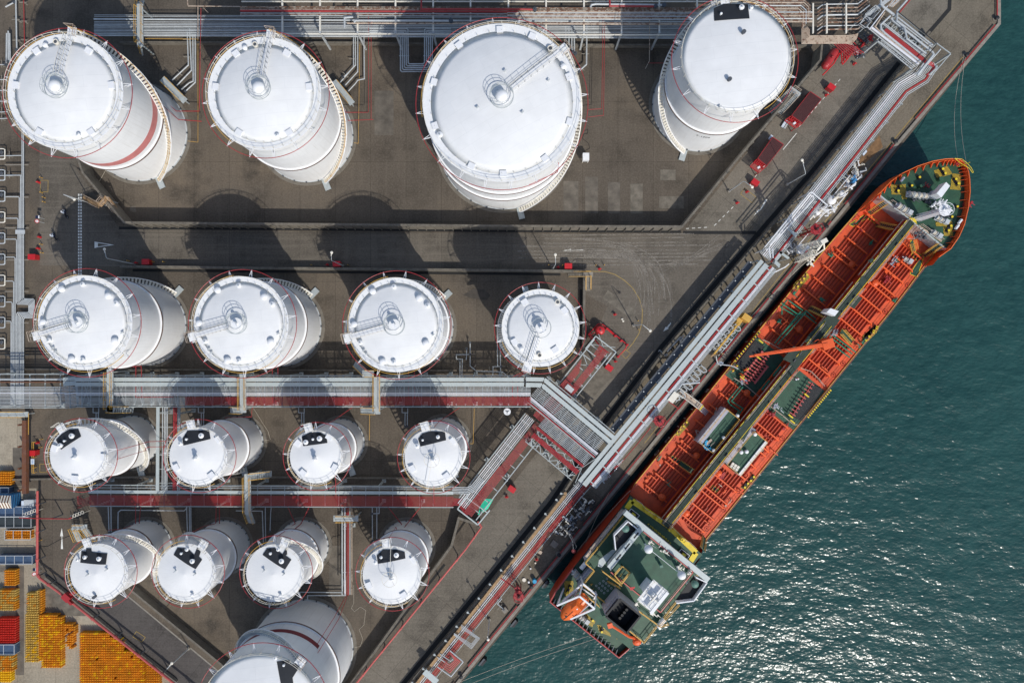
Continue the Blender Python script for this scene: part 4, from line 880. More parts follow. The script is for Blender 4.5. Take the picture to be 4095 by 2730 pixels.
def pipes_set(label, groups, r=.08, mat='grey_pipe', z=.7, supports=True, group='small pipe branches feeding the tanks'):
 first = WM(*groups[0], z=z)[0]; t = thing('pipe_branch', label, 'pipes', Vector((first.x, first.y, 0)), group)
 for g_ in groups:
  q = WM(*g_, z=z); MB().tube(q, r, 6).build('pipe', mat, t)
 m = MB()
 for g_ in groups[:1]:
  for p, d in along(WM(*g_, z=z), 4.): nn = Vector((d.y, -d.x, 0)); m.bar(p - nn * .5 - Vector((0, 0, r + .06)), p + nn * .9 - Vector((0, 0, r + .06)), .1); m.box((p.x, p.y, (z - r) / 2), (.2, .2, z - r))
 if supports: m.build('pipe_support', 'concrete_lt', t)
 m = MB()
 for g_ in groups: p = WM(*g_, z=z)[-1]; m.cyl(p, r * 2.2, p.z - r, p.z + r * 1.5, 10); m.cyl(p, .03, p.z, p.z + .6, 6); m.tube([p + Vector((.22 * math.cos(a), .22 * math.sin(a), .6)) for a in [i * PI / 5 for i in range(10)]], .025, 4, True)
 m.build('valve', 'grey_dark', t); return t
pipes_set('four grey pipes bending toward the grey platform beside the top left tank', [[('A1', 1565, 255), ('A1', 1575, 545), ('A1', 1430, 680)], [('A1', 1585, 240), ('A1', 1600, 590), ('A1', 1470, 725)], [('A1', 1612, 290), ('A1', 1615, 680), ('A1', 1580, 695), ('A1', 1510, 755)], [('A1', 1632, 290), ('A1', 1632, 690), ('A1', 1550, 765)]], .11, z=1.)
pipes_set('grey pipes with valves beside the tank numbered T-1102', [[('A2', 865, 280), ('A2', 865, 560), ('A2', 745, 700)], [('A2', 880, 280), ('A2', 882, 545), ('A2', 780, 650)], [('A2', 900, 280), ('A2', 900, 600), ('A2', 790, 720)], [('A2', 952, 280), ('A2', 955, 660), ('A2', 900, 672), ('A2', 880, 700), ('A2', 815, 770)]], .1, z=1.)
pipes_set('thick grey pipe joining the widest tank at its upper right', [[('A3', 725, 170), ('A3', 722, 540), ('A3', 655, 600)], [('A3', 600, 200), ('A3', 598, 400), ('A3', 610, 440)], [('A3', 620, 200), ('A3', 620, 440), ('A3', 630, 450)], [('A3', 548, 220), ('A3', 548, 340)], [('A3', 575, 220), ('A3', 575, 400)]], .14, z=1.2)
for k_, (x, lab) in enumerate([(0, 'grey pipes dropping to the leftmost third row tank'), (880, 'grey pipes dropping to the second third row tank'), (1719, 'grey pipes dropping to the slimmest third row tank'), (2584, 'grey pipes dropping to the last third row tank')]):
 pipes_set(lab, [[('C1', 778 + x, 585), ('C1', 778 + x, 625), ('C1', 825 + x, 627), ('C1', 825 + x, 580)], [('C1', 803 + x, 628), ('C1', 803 + x, 740)], [('C1', 822 + x, 628), ('C1', 822 + x, 740)]], .08, z=1.4, supports=False)
for x, lab in [(0, 'grey pipes dropping to the leftmost fourth row tank'), (655, 'grey pipes dropping to the second fourth row tank')]:
 pipes_set(lab, [[('D1', 905 + x, 95), ('D1', 912 + x, 310)], [('D1', 928 + x, 95), ('D1', 930 + x, 310)], [('D1', 1565, 100), ('D1', 1540, 128), ('D1', 1010, 122), ('D1', 988, 140), ('D1', 986, 300)] if x == 0 else [('D1', 1595, 100), ('D1', 1597, 310)]], .09, z=1.3, supports=False)
pipes_set('grey pipes dropping to the third fourth row tank', [[('D2', 300, 128), ('D2', 520, 130), ('D2', 530, 400)], [('D2', 545, 100), ('D2', 548, 390)], [('D2', 595, 100), ('D2', 590, 145), ('D2', 585, 300)]], .08, z=1.3, supports=False)
pipes_set('grey pipes dropping to the rightmost fourth row tank', [[('D2', 1440, 100), ('D2', 1442, 380)], [('D2', 1478, 100), ('D2', 1478, 370)], [('D2', 1498, 100), ('D2', 1498, 150), ('D2', 1440, 152)]], .09, z=1.3, supports=False)
pipes_set('grey pipe with a valve assembly in the shaded yard of the second row', [[('C2', 2170, 335), ('C2', 2110, 285), ('C2', 1890, 278), ('C2', 1840, 235), ('C2', 1840, 40)], [('C2', 1770, 345), ('C2', 1775, 180), ('C2', 1725, 178), ('C2', 1725, 142), ('C2', 1840, 140)], [('C2', 1755, 330), ('C2', 1755, 190)], [('C2', 1808, 185), ('C2', 1812, 90)]], .09, z=1.1)
pipes_set('grey pipes left of the smaller round tank', [[('C2', 2095, 320), ('C2', 2090, 0)], [('C2', 2030, 320), ('C2', 2032, 242), ('C2', 2100, 240)], [('C2', 2070, 240), ('C2', 2068, -80)]], .1, z=.8)
path = WM(('A1', 790, 210), ('A2', 2300, 225), ('A3', 1700, 235), z=2.4)
pl = [(o, r, 'grey_pipe' if o != -45 else 'grey_pipe') for o, r in [(-82, .05), (-70, .05), (-45, .15), (-26, .06), (-14, .06), (-2, .08), (12, .1), (24, .06), (36, .06), (48, .09), (62, .08), (76, .09), (90, .12)]]
pipe_rack('lower grey pipe rack along the top of the picture', path, pl, None)
path = WM(('A1', 1570, 20), ('A2', 0, 95), ('A3', 0, 100), ('A3', 2290, 105), z=7.)
path = WM(('A2', -80, 110), ('A3', 2290, 125), z=7.)
pl = [(-52, .06, 'rust_pipe'), (-40, .09, 'rust_pipe'), (-14, .16, 'red', 0, .52), (-28, .07, 'cream_pipe'), (2, .07, 'grey_pipe'), (12, .08, 'rust_pipe'), (22, .07, 'grey_pipe')] + [(-26 + i * 9, .09, ('rust_pipe', 'cream_pipe', 'grey_pipe')[i % 3], .5, 1) for i in range(9)] + [(85, .12, 'cream_pipe', .2, 1), (74, .07, 'rust_pipe', .4, 1)]
tr = pipe_rack('rusty upper pipe rack with white portal frames along the top of the picture', path, pl, None)
m = MB(); mc = MB()
for x in [267, 583, 898, 1215, 1530, 1843, 2160, 2476, 2793, 3108, 3424, 3740]:
 a, b_ = W('A2', x, -160, 7.), W('A2', x, 270, 7.); m.bar(a - Vector((0, 0, .2)), b_ - Vector((0, 0, .2)), .26, .3); mc.bar(b_, (b_.x, b_.y, 0), .3); mc.bar(a, (a.x, a.y, 0), .3)
m.bars([p - Vector((0, 0, .45)) for p in WM(('A2', -80, 272), ('A3', 1700, 285), z=7.)], .16, .2); m.bars([p - Vector((0, 0, .45)) for p in WM(('A2', -80, 4), ('A3', 2000, 4), z=7.)], .16, .2)
m.build('portal_beam', 'white_c', tr); mc.build('column', 'grey_pipe', tr)
m = MB(); m.bars(WL('A1', [(1568, 0), (1572, 52), (2300, 60)], 6.), .12); m.bars(WL('A1', [(1655, 60), (1655, 330)], 5), .1); m.bars(WL('A1', [(1700, 66), (1740, 108)], 5), .07)
tag(m.build('cream_pipe_frame', 'cream_pipe'), 'thin cream pipe frame above the two top left tanks', 'pipes')
pipes_set('red fire main along the very top edge', [[('A2', 1432, -20), ('A2', 1432, 78), ('A2', 2290, 78), ('A3', 290, 82)], [('A3', 915, -20), ('A3', 918, 52), ('A3', 1300, 55)]], .16, 'red', z=7.6, supports=False)
pipes_set('thick grey pipe bend at the top edge', [[('A3', 755, 62), ('A3', 765, 42), ('A3', 800, 36), ('A3', 1370, 44)], [('A2', 790, 235), ('A2', 790, 150), ('A2', 880, 142)], [('A2', 870, 190), ('A2', 880, 174), ('A2', 1680, 176)]], .17, 'grey_pipe', z=7.5, supports=False)
t = thing('expansion_loop', 'nested grey pipe loop dropping below the top racks left of the widest tank', 'pipe loop', W('A2', 1400, 500))
for i in range(5):
 o = i * 16; MB().tube(WL('A2', [(1000, 302 - o * .95), (1250 + o, 302 - o * .95), (1256 + o, 312 - o * .95), (1258 + o, 590 - o), (1268 + o, 600 - o), (1512 - o, 600 - o) if i else (1590, 600), (1522 - o, 590 - o), (1524 - o, 312 - o * .95), (1534 - o, 302 - o * .95), (1680, 302 - o * .95)], 2.6), .11, 6).build('pipe', 'grey_pipe', t)
m = MB(); m.bar(W('A2', 1245, 468, 2.4), W('A2', 1330, 468, 2.4), .12); m.bar(W('A2', 1450, 468, 2.4), W('A2', 1530, 468, 2.4), .12); m.build('pipe_support', 'grey_steel', t)
t = thing('pipe_knot', 'nested rusty and cream pipes turning corners at the upper right', 'pipes', W('A4', 300, 200))
for i in range(14):
 y = 8 + i * 13.5; mt = ('rust_pipe', 'cream_pipe', 'rust_pipe', 'grey_pipe')[i % 4]
 x1 = 500 - i * 11 if i < 7 else 430
 MB().tube(WL('A4', [(-60, y), (x1 - 40, y), (x1, y + 38), (x1, y + 150)] if i < 7 else [(-60, y), (520, y)], 7.), .09, 6).build('pipe', mt, t)
for i in range(8):
 y = 15 + i * 30; MB().tube(WL('A4', [(560, y + 60), (600, y + 30), (640, y + 22), (900, y + 18), (1000, y - 60)], 6.), .13 if i % 2 else .09, 6).build('pipe', 'rust_pipe' if i % 3 else 'grey_pipe', t)
for i in range(9):
 o = i * 9; MB().tube(WL('A4', [(432 + o, 180 + (o if i > 3 else 0)), (432 + o, 365 - o), (800 - o * .2, 362 - o), (848, 372 - o * 1.2), (890 + o * .2, 320 - o * .6)] if i < 8 else [(430, 365), (740, 360)], 3.5), .075, 6).build('pipe', 'cream_pipe', t)
m = MB()
for i in range(7): m.tube(WL('A4', [(700 + i * 22, 365), (820 + i * 22, 480 - i * 6)], 2.5), .09, 6)
m.build('red_branch', 'red', t)
for k in (525, 640, 802): MB().bar(W('A4', k, 30, 6.6), W('A4', k, 280, 6.6), .25).build('support_beam', 'white_c', t)
def Y2s(pts, z): return WL('Y2', pts, z)
t = thing('pipe_bridge', 'silver and red pipes crossing above the road to the jetty at the upper right', 'pipe bridge', W('Y2', 1200, 800))
for pts, r, mt, z in [([(640, 0), (650, 90), (700, 150), (900, 300), (905, 330)], .2, 'grey_pipe', 7.4), ([(860, 380), (900, 430), (1100, 590)], .22, 'grey_pipe', 6.6), ([(1190, 0), (985, 230), (975, 440), (1130, 560), (1185, 810), (1600, 1130)], .15, 'grey_pipe', 7.2),
      ([(1100, 590), (1720, 1090), (1745, 1140), (1400, 1568)], .18, 'grey_pipe', 7.), ([(900, 290), (1730, 950)], .13, 'grey_pipe', 6.8), ([(1000, 440), (1700, 980)], .11, 'grey_pipe', 6.6), ([(840, 330), (640, 520), (645, 610), (720, 690), (1470, 1290)], .17, 'grey_pipe', 6.9),
      ([(780, 130), (400, 620)], .1, 'bright_pipe', 7.3), ([(450, 580), (1430, 1340)], .2, 'bright_pipe', 6.8), ([(720, 260), (520, 560), (620, 660), (1440, 1300)], .12, 'cream_pipe', 6.7), ([(350, 560), (1360, 1400)], .1, 'grey_pipe', 6.5),
      ([(580, 860), (1280, 1440)], .1, 'grey_pipe', 6.3), ([(640, 880), (1330, 1420)], .06, 'grey_pipe', 6.3), ([(640, 840), (1370, 1400)], .06, 'grey_pipe', 6.3), ([(660, 810), (1400, 1380)], .06, 'grey_pipe', 6.3), ([(680, 780), (1420, 1370)], .06, 'grey_pipe', 6.3),
      ([(680, 500), (1560, 1190)], .09, 'grey_pipe', 6.5), ([(700, 480), (1580, 1170)], .09, 'grey_pipe', 6.5), ([(1000, 250), (1800, 900), (1790, 960), (1360, 1490), (1280, 1568)], .08, 'black', 7.6)]:
 MB().tube(Y2s(pts, z), r, 7).build('pipe', mt, t)
for i in range(4): MB().tube(Y2s([(700 + i * 18, 640 - i * 14), (1560 + i * 12, 1310 - i * 14)], 6.4), .085, 6).build('pipe', 'red', t)
m = MB()
for i in range(12):
 s = i / 11; a = Vector((960 + 740 * s, 310 + 590 * s)); b_ = Vector((560 + 720 * s, 850 + 590 * s)); m.bar(W('Y2', a.x, a.y, 6.1), W('Y2', b_.x, b_.y, 6.1), .14)
m.bars(Y2s([(980, 260), (1810, 910), (2100, 1125), (1720, 1568)], 6.2), .14); m.bars(Y2s([(560, 870), (1300, 1450)], 6.1), .14)
for a, b_ in (((860, 420), (1100, 640)), ((870, 610), (1030, 520)), ((1000, 710), (1130, 640)), ((1200, 830), (1500, 900)), ((1450, 1000), (1500, 830))): m.bar(W('Y2', *a, 6.2), W('Y2', *b_, 6.2), .1)
m.build('bridge_frame', 'grey_steel', t)
m = MB()
for x, y in ((1000, 300), (1790, 920), (560, 870), (1290, 1440), (2090, 1130)): p = W('Y2', x, y, 6.); m.bar((p.x, p.y, 0), p, .3)
m.build('column', 'grey_steel', t)
t2 = thing('pipe_elbow', 'red and silver pipes turning from the upper bridge down the jetty', 'pipes', W('Y2', 1700, 1400))
for i in range(4): o = i * 14; MB().tube(Y2s([(1560 + i * 20, 1310 - o), (1700 + o, 1370 - o), (1750 + o * .3, 1420), (1590 + i * 8, 1568)], 5.6), .11, 6).build('pipe', 'red', t2)
for o in (0, 22): MB().tube(Y2s([(1700 + o, 1330 - o), (1800 + o, 1390), (1780 + o, 1440), (1640 + o, 1568)], 5.6), .1, 6).build('pipe', 'duct', t2)
for o in (0, 1, 2, 3): MB().tube(Y2s([(1890 - o * 18, 1030 + o * 22), (1420 - o * 25, 1568)], 5.8), .12, 6).build('pipe', 'grey_pipe', t2)
for i in range(5): MB().tube(Y2s([(760 + i * 26, -20), (500 + i * 26 - 200, 330)], 6.5), .07, 6).build('pipe', 'grey_pipe', t2)
for i in range(5): MB().tube(Y2s([(900 + i * 45, -20), (790 + i * 22, 130 + i * 6)], 6.5), .12, 6).build('pipe', 'grey_pipe' if i % 2 else 'cream_pipe', t2)
MB().tube(Y2s([(1250, 0), (1030, 265)], 5.9), .12, 6).build('pipe', 'red', t2)
t = thing('steel_scaffold', 'grey steel access frame over the rusty pipes at the upper right', 'platform', W('Y2', 350, 350))
m = MB()
for k in range(2):
 rails(m, Y2s([(470, 170), (575, 270), (380, 500), (250, 360), (470, 170)] if k == 0 else [(410, 465), (270, 640), (150, 560), (260, 400), (410, 465)], 6.2), 1., .04)
m.build('railing', 'grey_pipe', t); MB().poly(Y2s([(470, 170), (575, 270), (380, 500), (250, 360)], 6.15)).build('deck', 'grey_dark', t)
m = MB()
for x, y in ((470, 170), (575, 270), (380, 500), (250, 360)): p = W('Y2', x, y, 6.1); m.bar((p.x, p.y, 0), p, .16)
m.build('column', 'grey_steel', t)
zJ = 5.
dj = (.6378, -.7702)
def PJ(s, o, c='C3'): return (c, 700 + dj[0] * s + .7702 * o, 1310 + dj[1] * s + .6378 * o)
t = thing('cable_duct_run', 'two broad pale cable ducts running diagonally along the jetty', 'cable duct', W(*PJ(0, 0), 0))
for o, w_ in ((-31, 33), (19, 42)):
 q = WM(PJ(-20, o), PJ(2375, o), z=zJ + .5); MB().bar(q[0], q[1], w_ * UC * .955, .22).build('duct', 'duct', t)
q = WM(PJ(470, -92), PJ(2300, -92), z=zJ - .5); MB().bar(q[0], q[1], 1.15, .1).build('dark_cover', 'grey_dark', t)
m = MB()
for i in range(19): p = W(*PJ(500 + i * 100, -98), zJ - .4); m.cyl(p, .12, zJ - .5, zJ - .15, 8)
m.build('cover_lamp', 'grey_pipe', t)
m = MB()
for i in range(15):
 a, b_ = W(*PJ(40 + i * 165, -60), zJ), W(*PJ(40 + i * 165, 110), zJ); m.bar(a, b_, .2, .25); m.bar((a.x, a.y, 0), a, .24); m.bar((b_.x, b_.y, 0), b_, .24)
m.build('portal_frame', 'grey_steel', t)
t = thing('jetty_pipe_run', 'bright silver and dark red pipes running along the jetty beside the ducts', 'pipes', W(*PJ(0, 60), 0))
for o, r, mt in ((52, .09, 'red'), (60, .07, 'red'), (72, .1, 'bright_pipe'), (82, .12, 'bright_pipe'), (94, .07, 'grey_pipe'), (104, .08, 'grey_pipe'), (113, .05, 'grey_pipe')):
 MB().tube(WM(PJ(20, o), PJ(2390, o), z=zJ), r, 7).build('pipe', mt, t)
aU, bU = W('A4', 100, 2075 - 50, 4.), None
lineU = WM(('B4', 215, 885), ('A4', 1300, 765), z=4.)
t = thing('jetty_pipe_run', 'parallel silver pipes with one thick red pipe on the upper jetty', 'pipes', Vector((lineU[0].x, lineU[0].y, 0)))
uu = UC * (1 - 4 / H)
for o, r, mt in ((-118, .06, 'grey_pipe'), (-104, .09, 'grey_pipe'), (-88, .12, 'bright_pipe'), (-72, .1, 'bright_pipe'), (-58, .12, 'grey_pipe'), (-44, .1, 'grey_pipe'), (-30, .08, 'grey_pipe'), (-17, .07, 'grey_pipe'), (0, .17, 'red'), (17, .09, 'grey_pipe'), (31, .07, 'grey_pipe')):
 pth = WM(('B4', 175, 935), ('A4', 1300, 765), ('A4', 1465, 665), ('A4', 1530, 570), z=4.2)
 MB().tube(offset_path(pth, o * uu), r, 7).build('pipe', mt, t)
m = MB()
for p, d in along(lineU, 4.2):
 nn = Vector((d.y, -d.x, 0)); a, b_ = p - nn * 128 * uu, p + nn * 45 * uu; m.bar(a - Vector((0, 0, .15)), b_ - Vector((0, 0, .15)), .12, .16); m.bar((a.x, a.y, 0), a, .15); m.bar((b_.x, b_.y, 0), b_, .15)
m.build('pipe_support', 'grey_steel', t)
t = thing('white_pipe_loops', 'white pipe frames looping over the upper jetty pipes', 'pipes', W('Y4', 1300, 500))
for pts, r, z in [([(620, 1130), (1330, 275), (1360, 270), (1600, 470), (1590, 500), (1560, 520)], .11, 6.), ([(700, 1100), (1340, 300)], .1, 5.8), ([(640, 1180), (1390, 380), (1380, 330), (1340, 330)], .1, 5.6), ([(1480, 340), (2060, -330)], .08, 2.), ([(1690, 330), (1960, 0)], .08, 2.), ([(1480, 500), (1620, 560), (1610, 640), (1560, 640)], .1, 2.5),
     ([(1390, 600), (1470, 490), (1600, 590)], .09, 3.), ([(770, 1300), (900, 1150), (1140, 890), (1280, 700)], .08, 3.), ([(1140, 1110), (1330, 880)], .1, 2.), ([(1420, 750), (1600, 545), (1710, 535), (1830, 390), (1925, 270)], .09, 2.5), ([(700, 1560), (940, 1440), (1000, 1390)], .12, 1.5), ([(920, 1140), (1010, 1230)], .12, 1.5), ([(905, 1150), (985, 1070), (1060, 1150)], .1, 2.), ([(685, 1130), (710, 1300)], .12, 5.8), ([(745, 1150), (750, 1300)], .1, 5.8)]:
 MB().tube(WL('Y4', pts, z), r, 7).build('pipe', 'white', t)
m = MB()
for x, y in ((1330, 275), (1600, 470), (640, 1160), (1100, 700), (900, 900)): p = W('Y4', x, y, 5.6); m.bar((p.x, p.y, 0), p, .18)
m.build('post', 'white', t)
def vessel(c, x, y, r, label):
 p = W(c, x, y, 1.6); t = thing('filter_vessel', label, 'vessel', Vector((p.x, p.y, 0)), 'white domed vessels on the jetty')
 m = MB().cyl(p, r, .5, 2., 20); m.dome((p.x, p.y, 2.), r, r * .5, 20, 5, full=True); m.build('drum', 'white', t, smooth=False)
 m = MB()
 for a in (0.5, 2.6, 4.7): m.bar((p.x + r * .8 * math.cos(a), p.y + r * .8 * math.sin(a), 0), (p.x + r * .8 * math.cos(a), p.y + r * .8 * math.sin(a), .7), .14)
 m.build('leg', 'white_c', t); m = MB(); q = Vector((p.x, p.y, 2.5)); m.tube([q, q + Vector((.5, .4, .2)), q + Vector((1.2, 1.1, -.5)), q + Vector((1.7, 1.7, -1.2))], .14, 7); m.tube([Vector((p.x, p.y, 1.1)), Vector((p.x - 1.1, p.y - 1.2, 1.1))], .16, 7); m.build('pipe_neck', 'white_c', t)
vessel('Y4', 1655, 400, .85, 'largest white domed vessel beside the upper jetty pipes'); vessel('Y4', 1440, 590, .6, 'white vessel in front of the white pipe loop'); vessel('Y4', 1825, 295, .6, 'small white vessel nearest the yellow quay line')
rv = random.Random(9)
def clutter(label, c, pts, n, z=(.4, 2.), mats=('grey_pipe', 'white_c', 'steel_bright', 'grey_dark'), name='valve_manifold', cat='valve manifold', sz=1., group=None, ang=0.885):
 """a dense valve station: short orthogonal pipe runs with elbows, flanges and hand wheels"""
 P4 = WL(c, pts, 0); t = thing(name, label, cat, sum(P4, Vector()) / len(P4), group); ms = {k: MB() for k in mats}
 a0, a1, a2, a3 = P4; u = (a1 - a0).normalized(); v = Vector((-u.y, u.x, 0))
 for i in range(n):
  s, q = rv.random(), rv.random(); p = (a0.lerp(a1, s)).lerp(a3.lerp(a2, s), q); p.z = rv.uniform(*z); mb = ms[rv.choice(mats)]
  d = u if rv.random() < .5 else v; L = rv.uniform(.5, 1.5) * sz; r = rv.uniform(.05, .12) * sz
  mb.tube([(p.x, p.y, .05), p, p + d * L, p + d * L + (v if d is u else u) * rv.uniform(-.6, .6) * sz], r, 6)
  if rv.random() < .6: mb.cyl(p + d * L * .5, r * 2, p.z - r * 1.4, p.z + r * 1.4, 8); mb.tube([p + d * L * .5 + Vector((.18 * math.cos(a), .18 * math.sin(a), .45)) for a in [k * PI / 4 for k in range(8)]], .03, 4, True); mb.bar(p + d * L * .5, p + d * L * .5 + Vector((0, 0, .45)), .05)
 for k, mb in ms.items(): mb.build('pipe_fittings', k, t)
 return t
clutter('white valve cluster beside the upper jetty pipes', 'Y4', [(1800, 200), (2000, 20), (2060, 80), (1900, 300)], 26, mats=('white', 'white_c', 'steel_bright'))
clutter('white valve cluster below the largest white vessel', 'Y4', [(1330, 620), (1450, 500), (1540, 580), (1400, 720)], 22, mats=('white', 'white_c'))
clutter('white valve cluster right of the white vessel loop', 'Y4', [(1540, 560), (1620, 500), (1640, 620), (1560, 640)], 14, mats=('white', 'white_c'))
clutter('row of small valves left of the loading arm base', 'Y4', [(920, 1140), (1090, 1110), (1060, 1250), (960, 1260)], 26, mats=('white', 'grey_pipe', 'grey_dark'))
clutter('grey valve manifold beside the lower part of the jetty near the stern', 'D3', [(1480, 320), (1750, 20), (1820, 60), (1640, 330)], 60, mats=('grey_pipe', 'grey_dark', 'black', 'white_c'))
clutter('dense valves where the pipe bridge meets the jetty', 'C3', [(800, 1260), (960, 1110), (1000, 1170), (860, 1310)], 30, mats=('grey_pipe', 'red', 'steel_bright'))
clutter('dark valves in the black strip left of the ducts', 'C3', [(1330, 270), (1500, 90), (1530, 130), (1390, 320)], 16, z=(.2, .8), mats=('grey_dark', 'black', 'grey_pipe'))
clutter('white valves above the top edge of the jetty pipes', 'B4', [(830, 120), (900, 100), (880, 220), (850, 290)], 16, mats=('white', 'white_c', 'grey_pipe'))
for q, (c, x, y) in enumerate([('Y4', 1990, 50), ('Y4', 2010, 100)]):
 p = W(c, x, y, 1.6); m = MB().cyl(p, .3, .3, 1.9, 12); m.box(p + Vector((0, 0, .4)), (.9, .4, .4), .8); tag(m.build('valve_actuator', 'blue'), ['upper blue valve actuator on the jetty', 'lower blue valve actuator on the jetty'][q], 'actuator', 'blue actuators')
for q, (s0, n) in enumerate([(1020, 8), (1560, 6)]):
 t = thing('loading_manifold', ['row of silver U-bend pipes beside the yellow crane', 'row of silver U-bend pipes above the yellow crane'][q], 'loading manifold', W(*PJ(s0, 150), 0), 'silver loading manifolds on the jetty')
 for i in range(n):
  s = s0 + i * 46; MB().tube(WM(PJ(s, 112), PJ(s, 165 + (i % 2) * 22), PJ(s + 22, 178 + (i % 2) * 22), PJ(s + 34, 165 + (i % 2) * 22), PJ(s + 34, 132), z=3.), .1, 7).build('u_bend', 'grey_pipe', t)
  p = W(*PJ(s + 34, 135), 3.); m = MB().bar((p.x, p.y, 0), p, .12); m.cyl(p, .24, 2.2, 2.5, 10); m.build('valve', 'grey_dark', t)
 m = MB()
 for i in range(n): p = W(*PJ(s0 + i * 46, 150), 2.8); m.bar((p.x, p.y, 0), p, .1)
 m.bars(WM(PJ(s0 - 20, 130), PJ(s0 + n * 46, 130), z=2.6), .1); m.bars(WM(PJ(s0 - 20, 168), PJ(s0 + n * 46, 168), z=2.6), .1); m.build('support_frame', 'grey_steel', t)
lineL = WM(('D3', 330, 1700), ('D3', 1625, 40), z=1.4)
lineL = WM(('D3', 380, 1568), ('D3', 530, 1400), ('D3', 1640, 0), ('C3', 720, 1290), z=1.4)
lineL2 = WM(('D3', 200, 1790), ('D3', 1640, 0), ('C3', 700, 1300), z=1.4)
t = thing('jetty_pipe_run', 'red and silver pipes on the lower jetty below the pipe bridge', 'pipes', Vector((lineL2[0].x, lineL2[0].y, 0)))
u4 = UC * (1 - 1.4 / H)
for o, r, mt in ((-34, .05, 'grey_pipe'), (-22, .07, 'bright_pipe'), (-8, .08, 'bright_pipe'), (8, .06, 'bright_pipe'), (22, .085, 'red_pale'), (32, .085, 'red'), (43, .085, 'red_pale'), (54, .085, 'red'), (70, .06, 'grey_pipe')):
 MB().tube(offset_path(lineL2, (o + 4) * u4), r, 7).build('pipe', mt, t)
m = MB()
for p, d in along(lineL2, 3.6): nn = Vector((d.y, -d.x, 0)); m.bar(p - nn * 44 * u4 - Vector((0, 0, .1)), p + nn * 80 * u4 - Vector((0, 0, .1)), .12, .14); m.bar((p.x, p.y, 0), p - Vector((0, 0, .1)), .14)
m.build('pipe_support', 'grey_steel', t)
strip = WM(('D3', 290, 1568 + 80), ('D3', 1590, 0), ('C3', 545, 1395), z=1.9)
pl_ = thing('plank_walkway', 'long weathered tan plank cover left of the lower jetty pipes', 'walkway', Vector((strip[0].x, strip[0].y, 0)))
MB().bars(strip, 24 * UC, .08).build('planking', 'wood', pl_)
m = MB()
for p, d in along(strip, 3.2): nn = Vector((d.y, -d.x, 0)); m.bar(p - nn * .7 - Vector((0, 0, .12)), p + nn * .35 - Vector((0, 0, .12)), .1); m.bar((p.x, p.y, 0), p - Vector((0, 0, .1)), .12); m.cyl(p - nn * .75, .2, 1.5, 1.9, 8)
m.build('bracket', 'grey_steel', pl_)
t = thing('expansion_loop', 'square red and silver pipe loop near the bottom edge of the jetty', 'pipe loop', W('D3', 650, 1400))
for i in range(4):
 o = i * 13; MB().tube(WL('D3', [(560 + o * .7, 1430 - o), (625, 1478 - o * 1.6), (710 - o, 1385 - o * .3), (630, 1320)] , 2.2), .1, 6).build('pipe', 'red_pale', t)
MB().tube(WL('D3', [(520, 1430), (635, 1512), (735, 1390), (725, 1378), (625, 1295)], 2.3), .11, 6).build('pipe', 'grey_pipe', t)
MB().tube(WL('D3', [(545, 1325), (630, 1385), (650, 1365), (650, 1390), (620, 1415), (520, 1350)], 2.1), .08, 6).build('pipe', 'grey_pipe', t)
t = thing('expansion_loop', 'thin silver pipe loop jutting right of the lower jetty pipes', 'pipe loop', W('D3', 800, 1200))
for o in (0, 10, 20, 30): MB().tube(WL('D3', [(720, 1080 + o), (875 - o, 1192), (805, 1280 - o * 1.3), (660, 1165 - o * .5)], 2.4), .05, 6).build('pipe', 'grey_pipe', t)
MB().box(W('D3', 465, 1515, 3.), (3.0, 1.1, .15), R(-40)).build('cover_sheet', 'duct', t)
pipes_set('grey pipe ending in a concrete block on the lower jetty', [[('D3', 1060, 860), ('D3', 1022, 905), ('D3', 1075, 950)]], .09, z=1.2)
MB().box(W('D3', 1085, 955, .4), (.9, .9, .7), .7).build('anchor_block', 'concrete_lt', bpy.data.objects[[o.name for o in bpy.data.objects if o.name.startswith('pipe_branch')][-1]])
t = thing('pipe_bundle', 'bundle of grey pipes running down the left side with branches to the left', 'pipes', W('B1', 180, 700))
xs = [196, 184, 172, 161, 150, 138, 126, 114, 102, 92]
for i in range(10):
 ys = [-700, -700, 105, 285, 465, 640, 790, 990, 1165, 1325][i]
 pts = []
 if i >= 2: pts += [(45, ys), (xs[i] - 8, ys), (xs[i], ys + 10)]
 else: pts += [(xs[i], -700)]
 if i < 6:
  o = i * 9; pts += [(xs[i], 1130 + o * .9), (xs[i] + 8, 1138 + o), (278 - o, 1140 + o), (286 - o, 1150 + o), (286 - o, 1290 - o), (276 - o, 1298 - o), (xs[i] + 8, 1298 - o), (xs[i], 1308 - o * .8)]
 pts += [(xs[i], 1463 + 560)]
 MB().tube(WL('B1', pts, .9), .085, 6).build('pipe', 'grey_pipe', t)
m = MB()
for y in (20, 290, 548, 815, 1078, 1340, 1610): m.bar(W('B1', 40, y, .7), W('B1', 238, y, .7), .14, .12)
for y in range(-560, 1700, 60): pass
m.build('pipe_support', 'concrete_lt', t)
MB().box(W('B1', 168, 580, 1.25), (1.7, .75, .1)).build('step_over', 'grey_pipe', t)
m = MB()
pmt = thing('pump_loops', 'row of square grey pipe loops cut by the left edge of the picture', 'pipes', W('B1', 0, 700))
for i in range(10):
 y = -190 + i * 176; MB().tube(WL('B1', [(-60, y + 75), (30, y + 75), (40, y + 82), (40, y + 155), (30, y + 162), (-60, y + 162)], 1.1), .1, 6).build('pipe_loop', 'grey_pipe' if i % 3 else 'white_c', pmt)
 m.tube(WL('B1', [(10, y + 90), (24, y + 100), (12, y + 125)], .9), .1, 6); m.box(W('B1', 15, y + 110, .5), (.7, .5, .8))
m.build('pump', 'grey_dark', pmt)
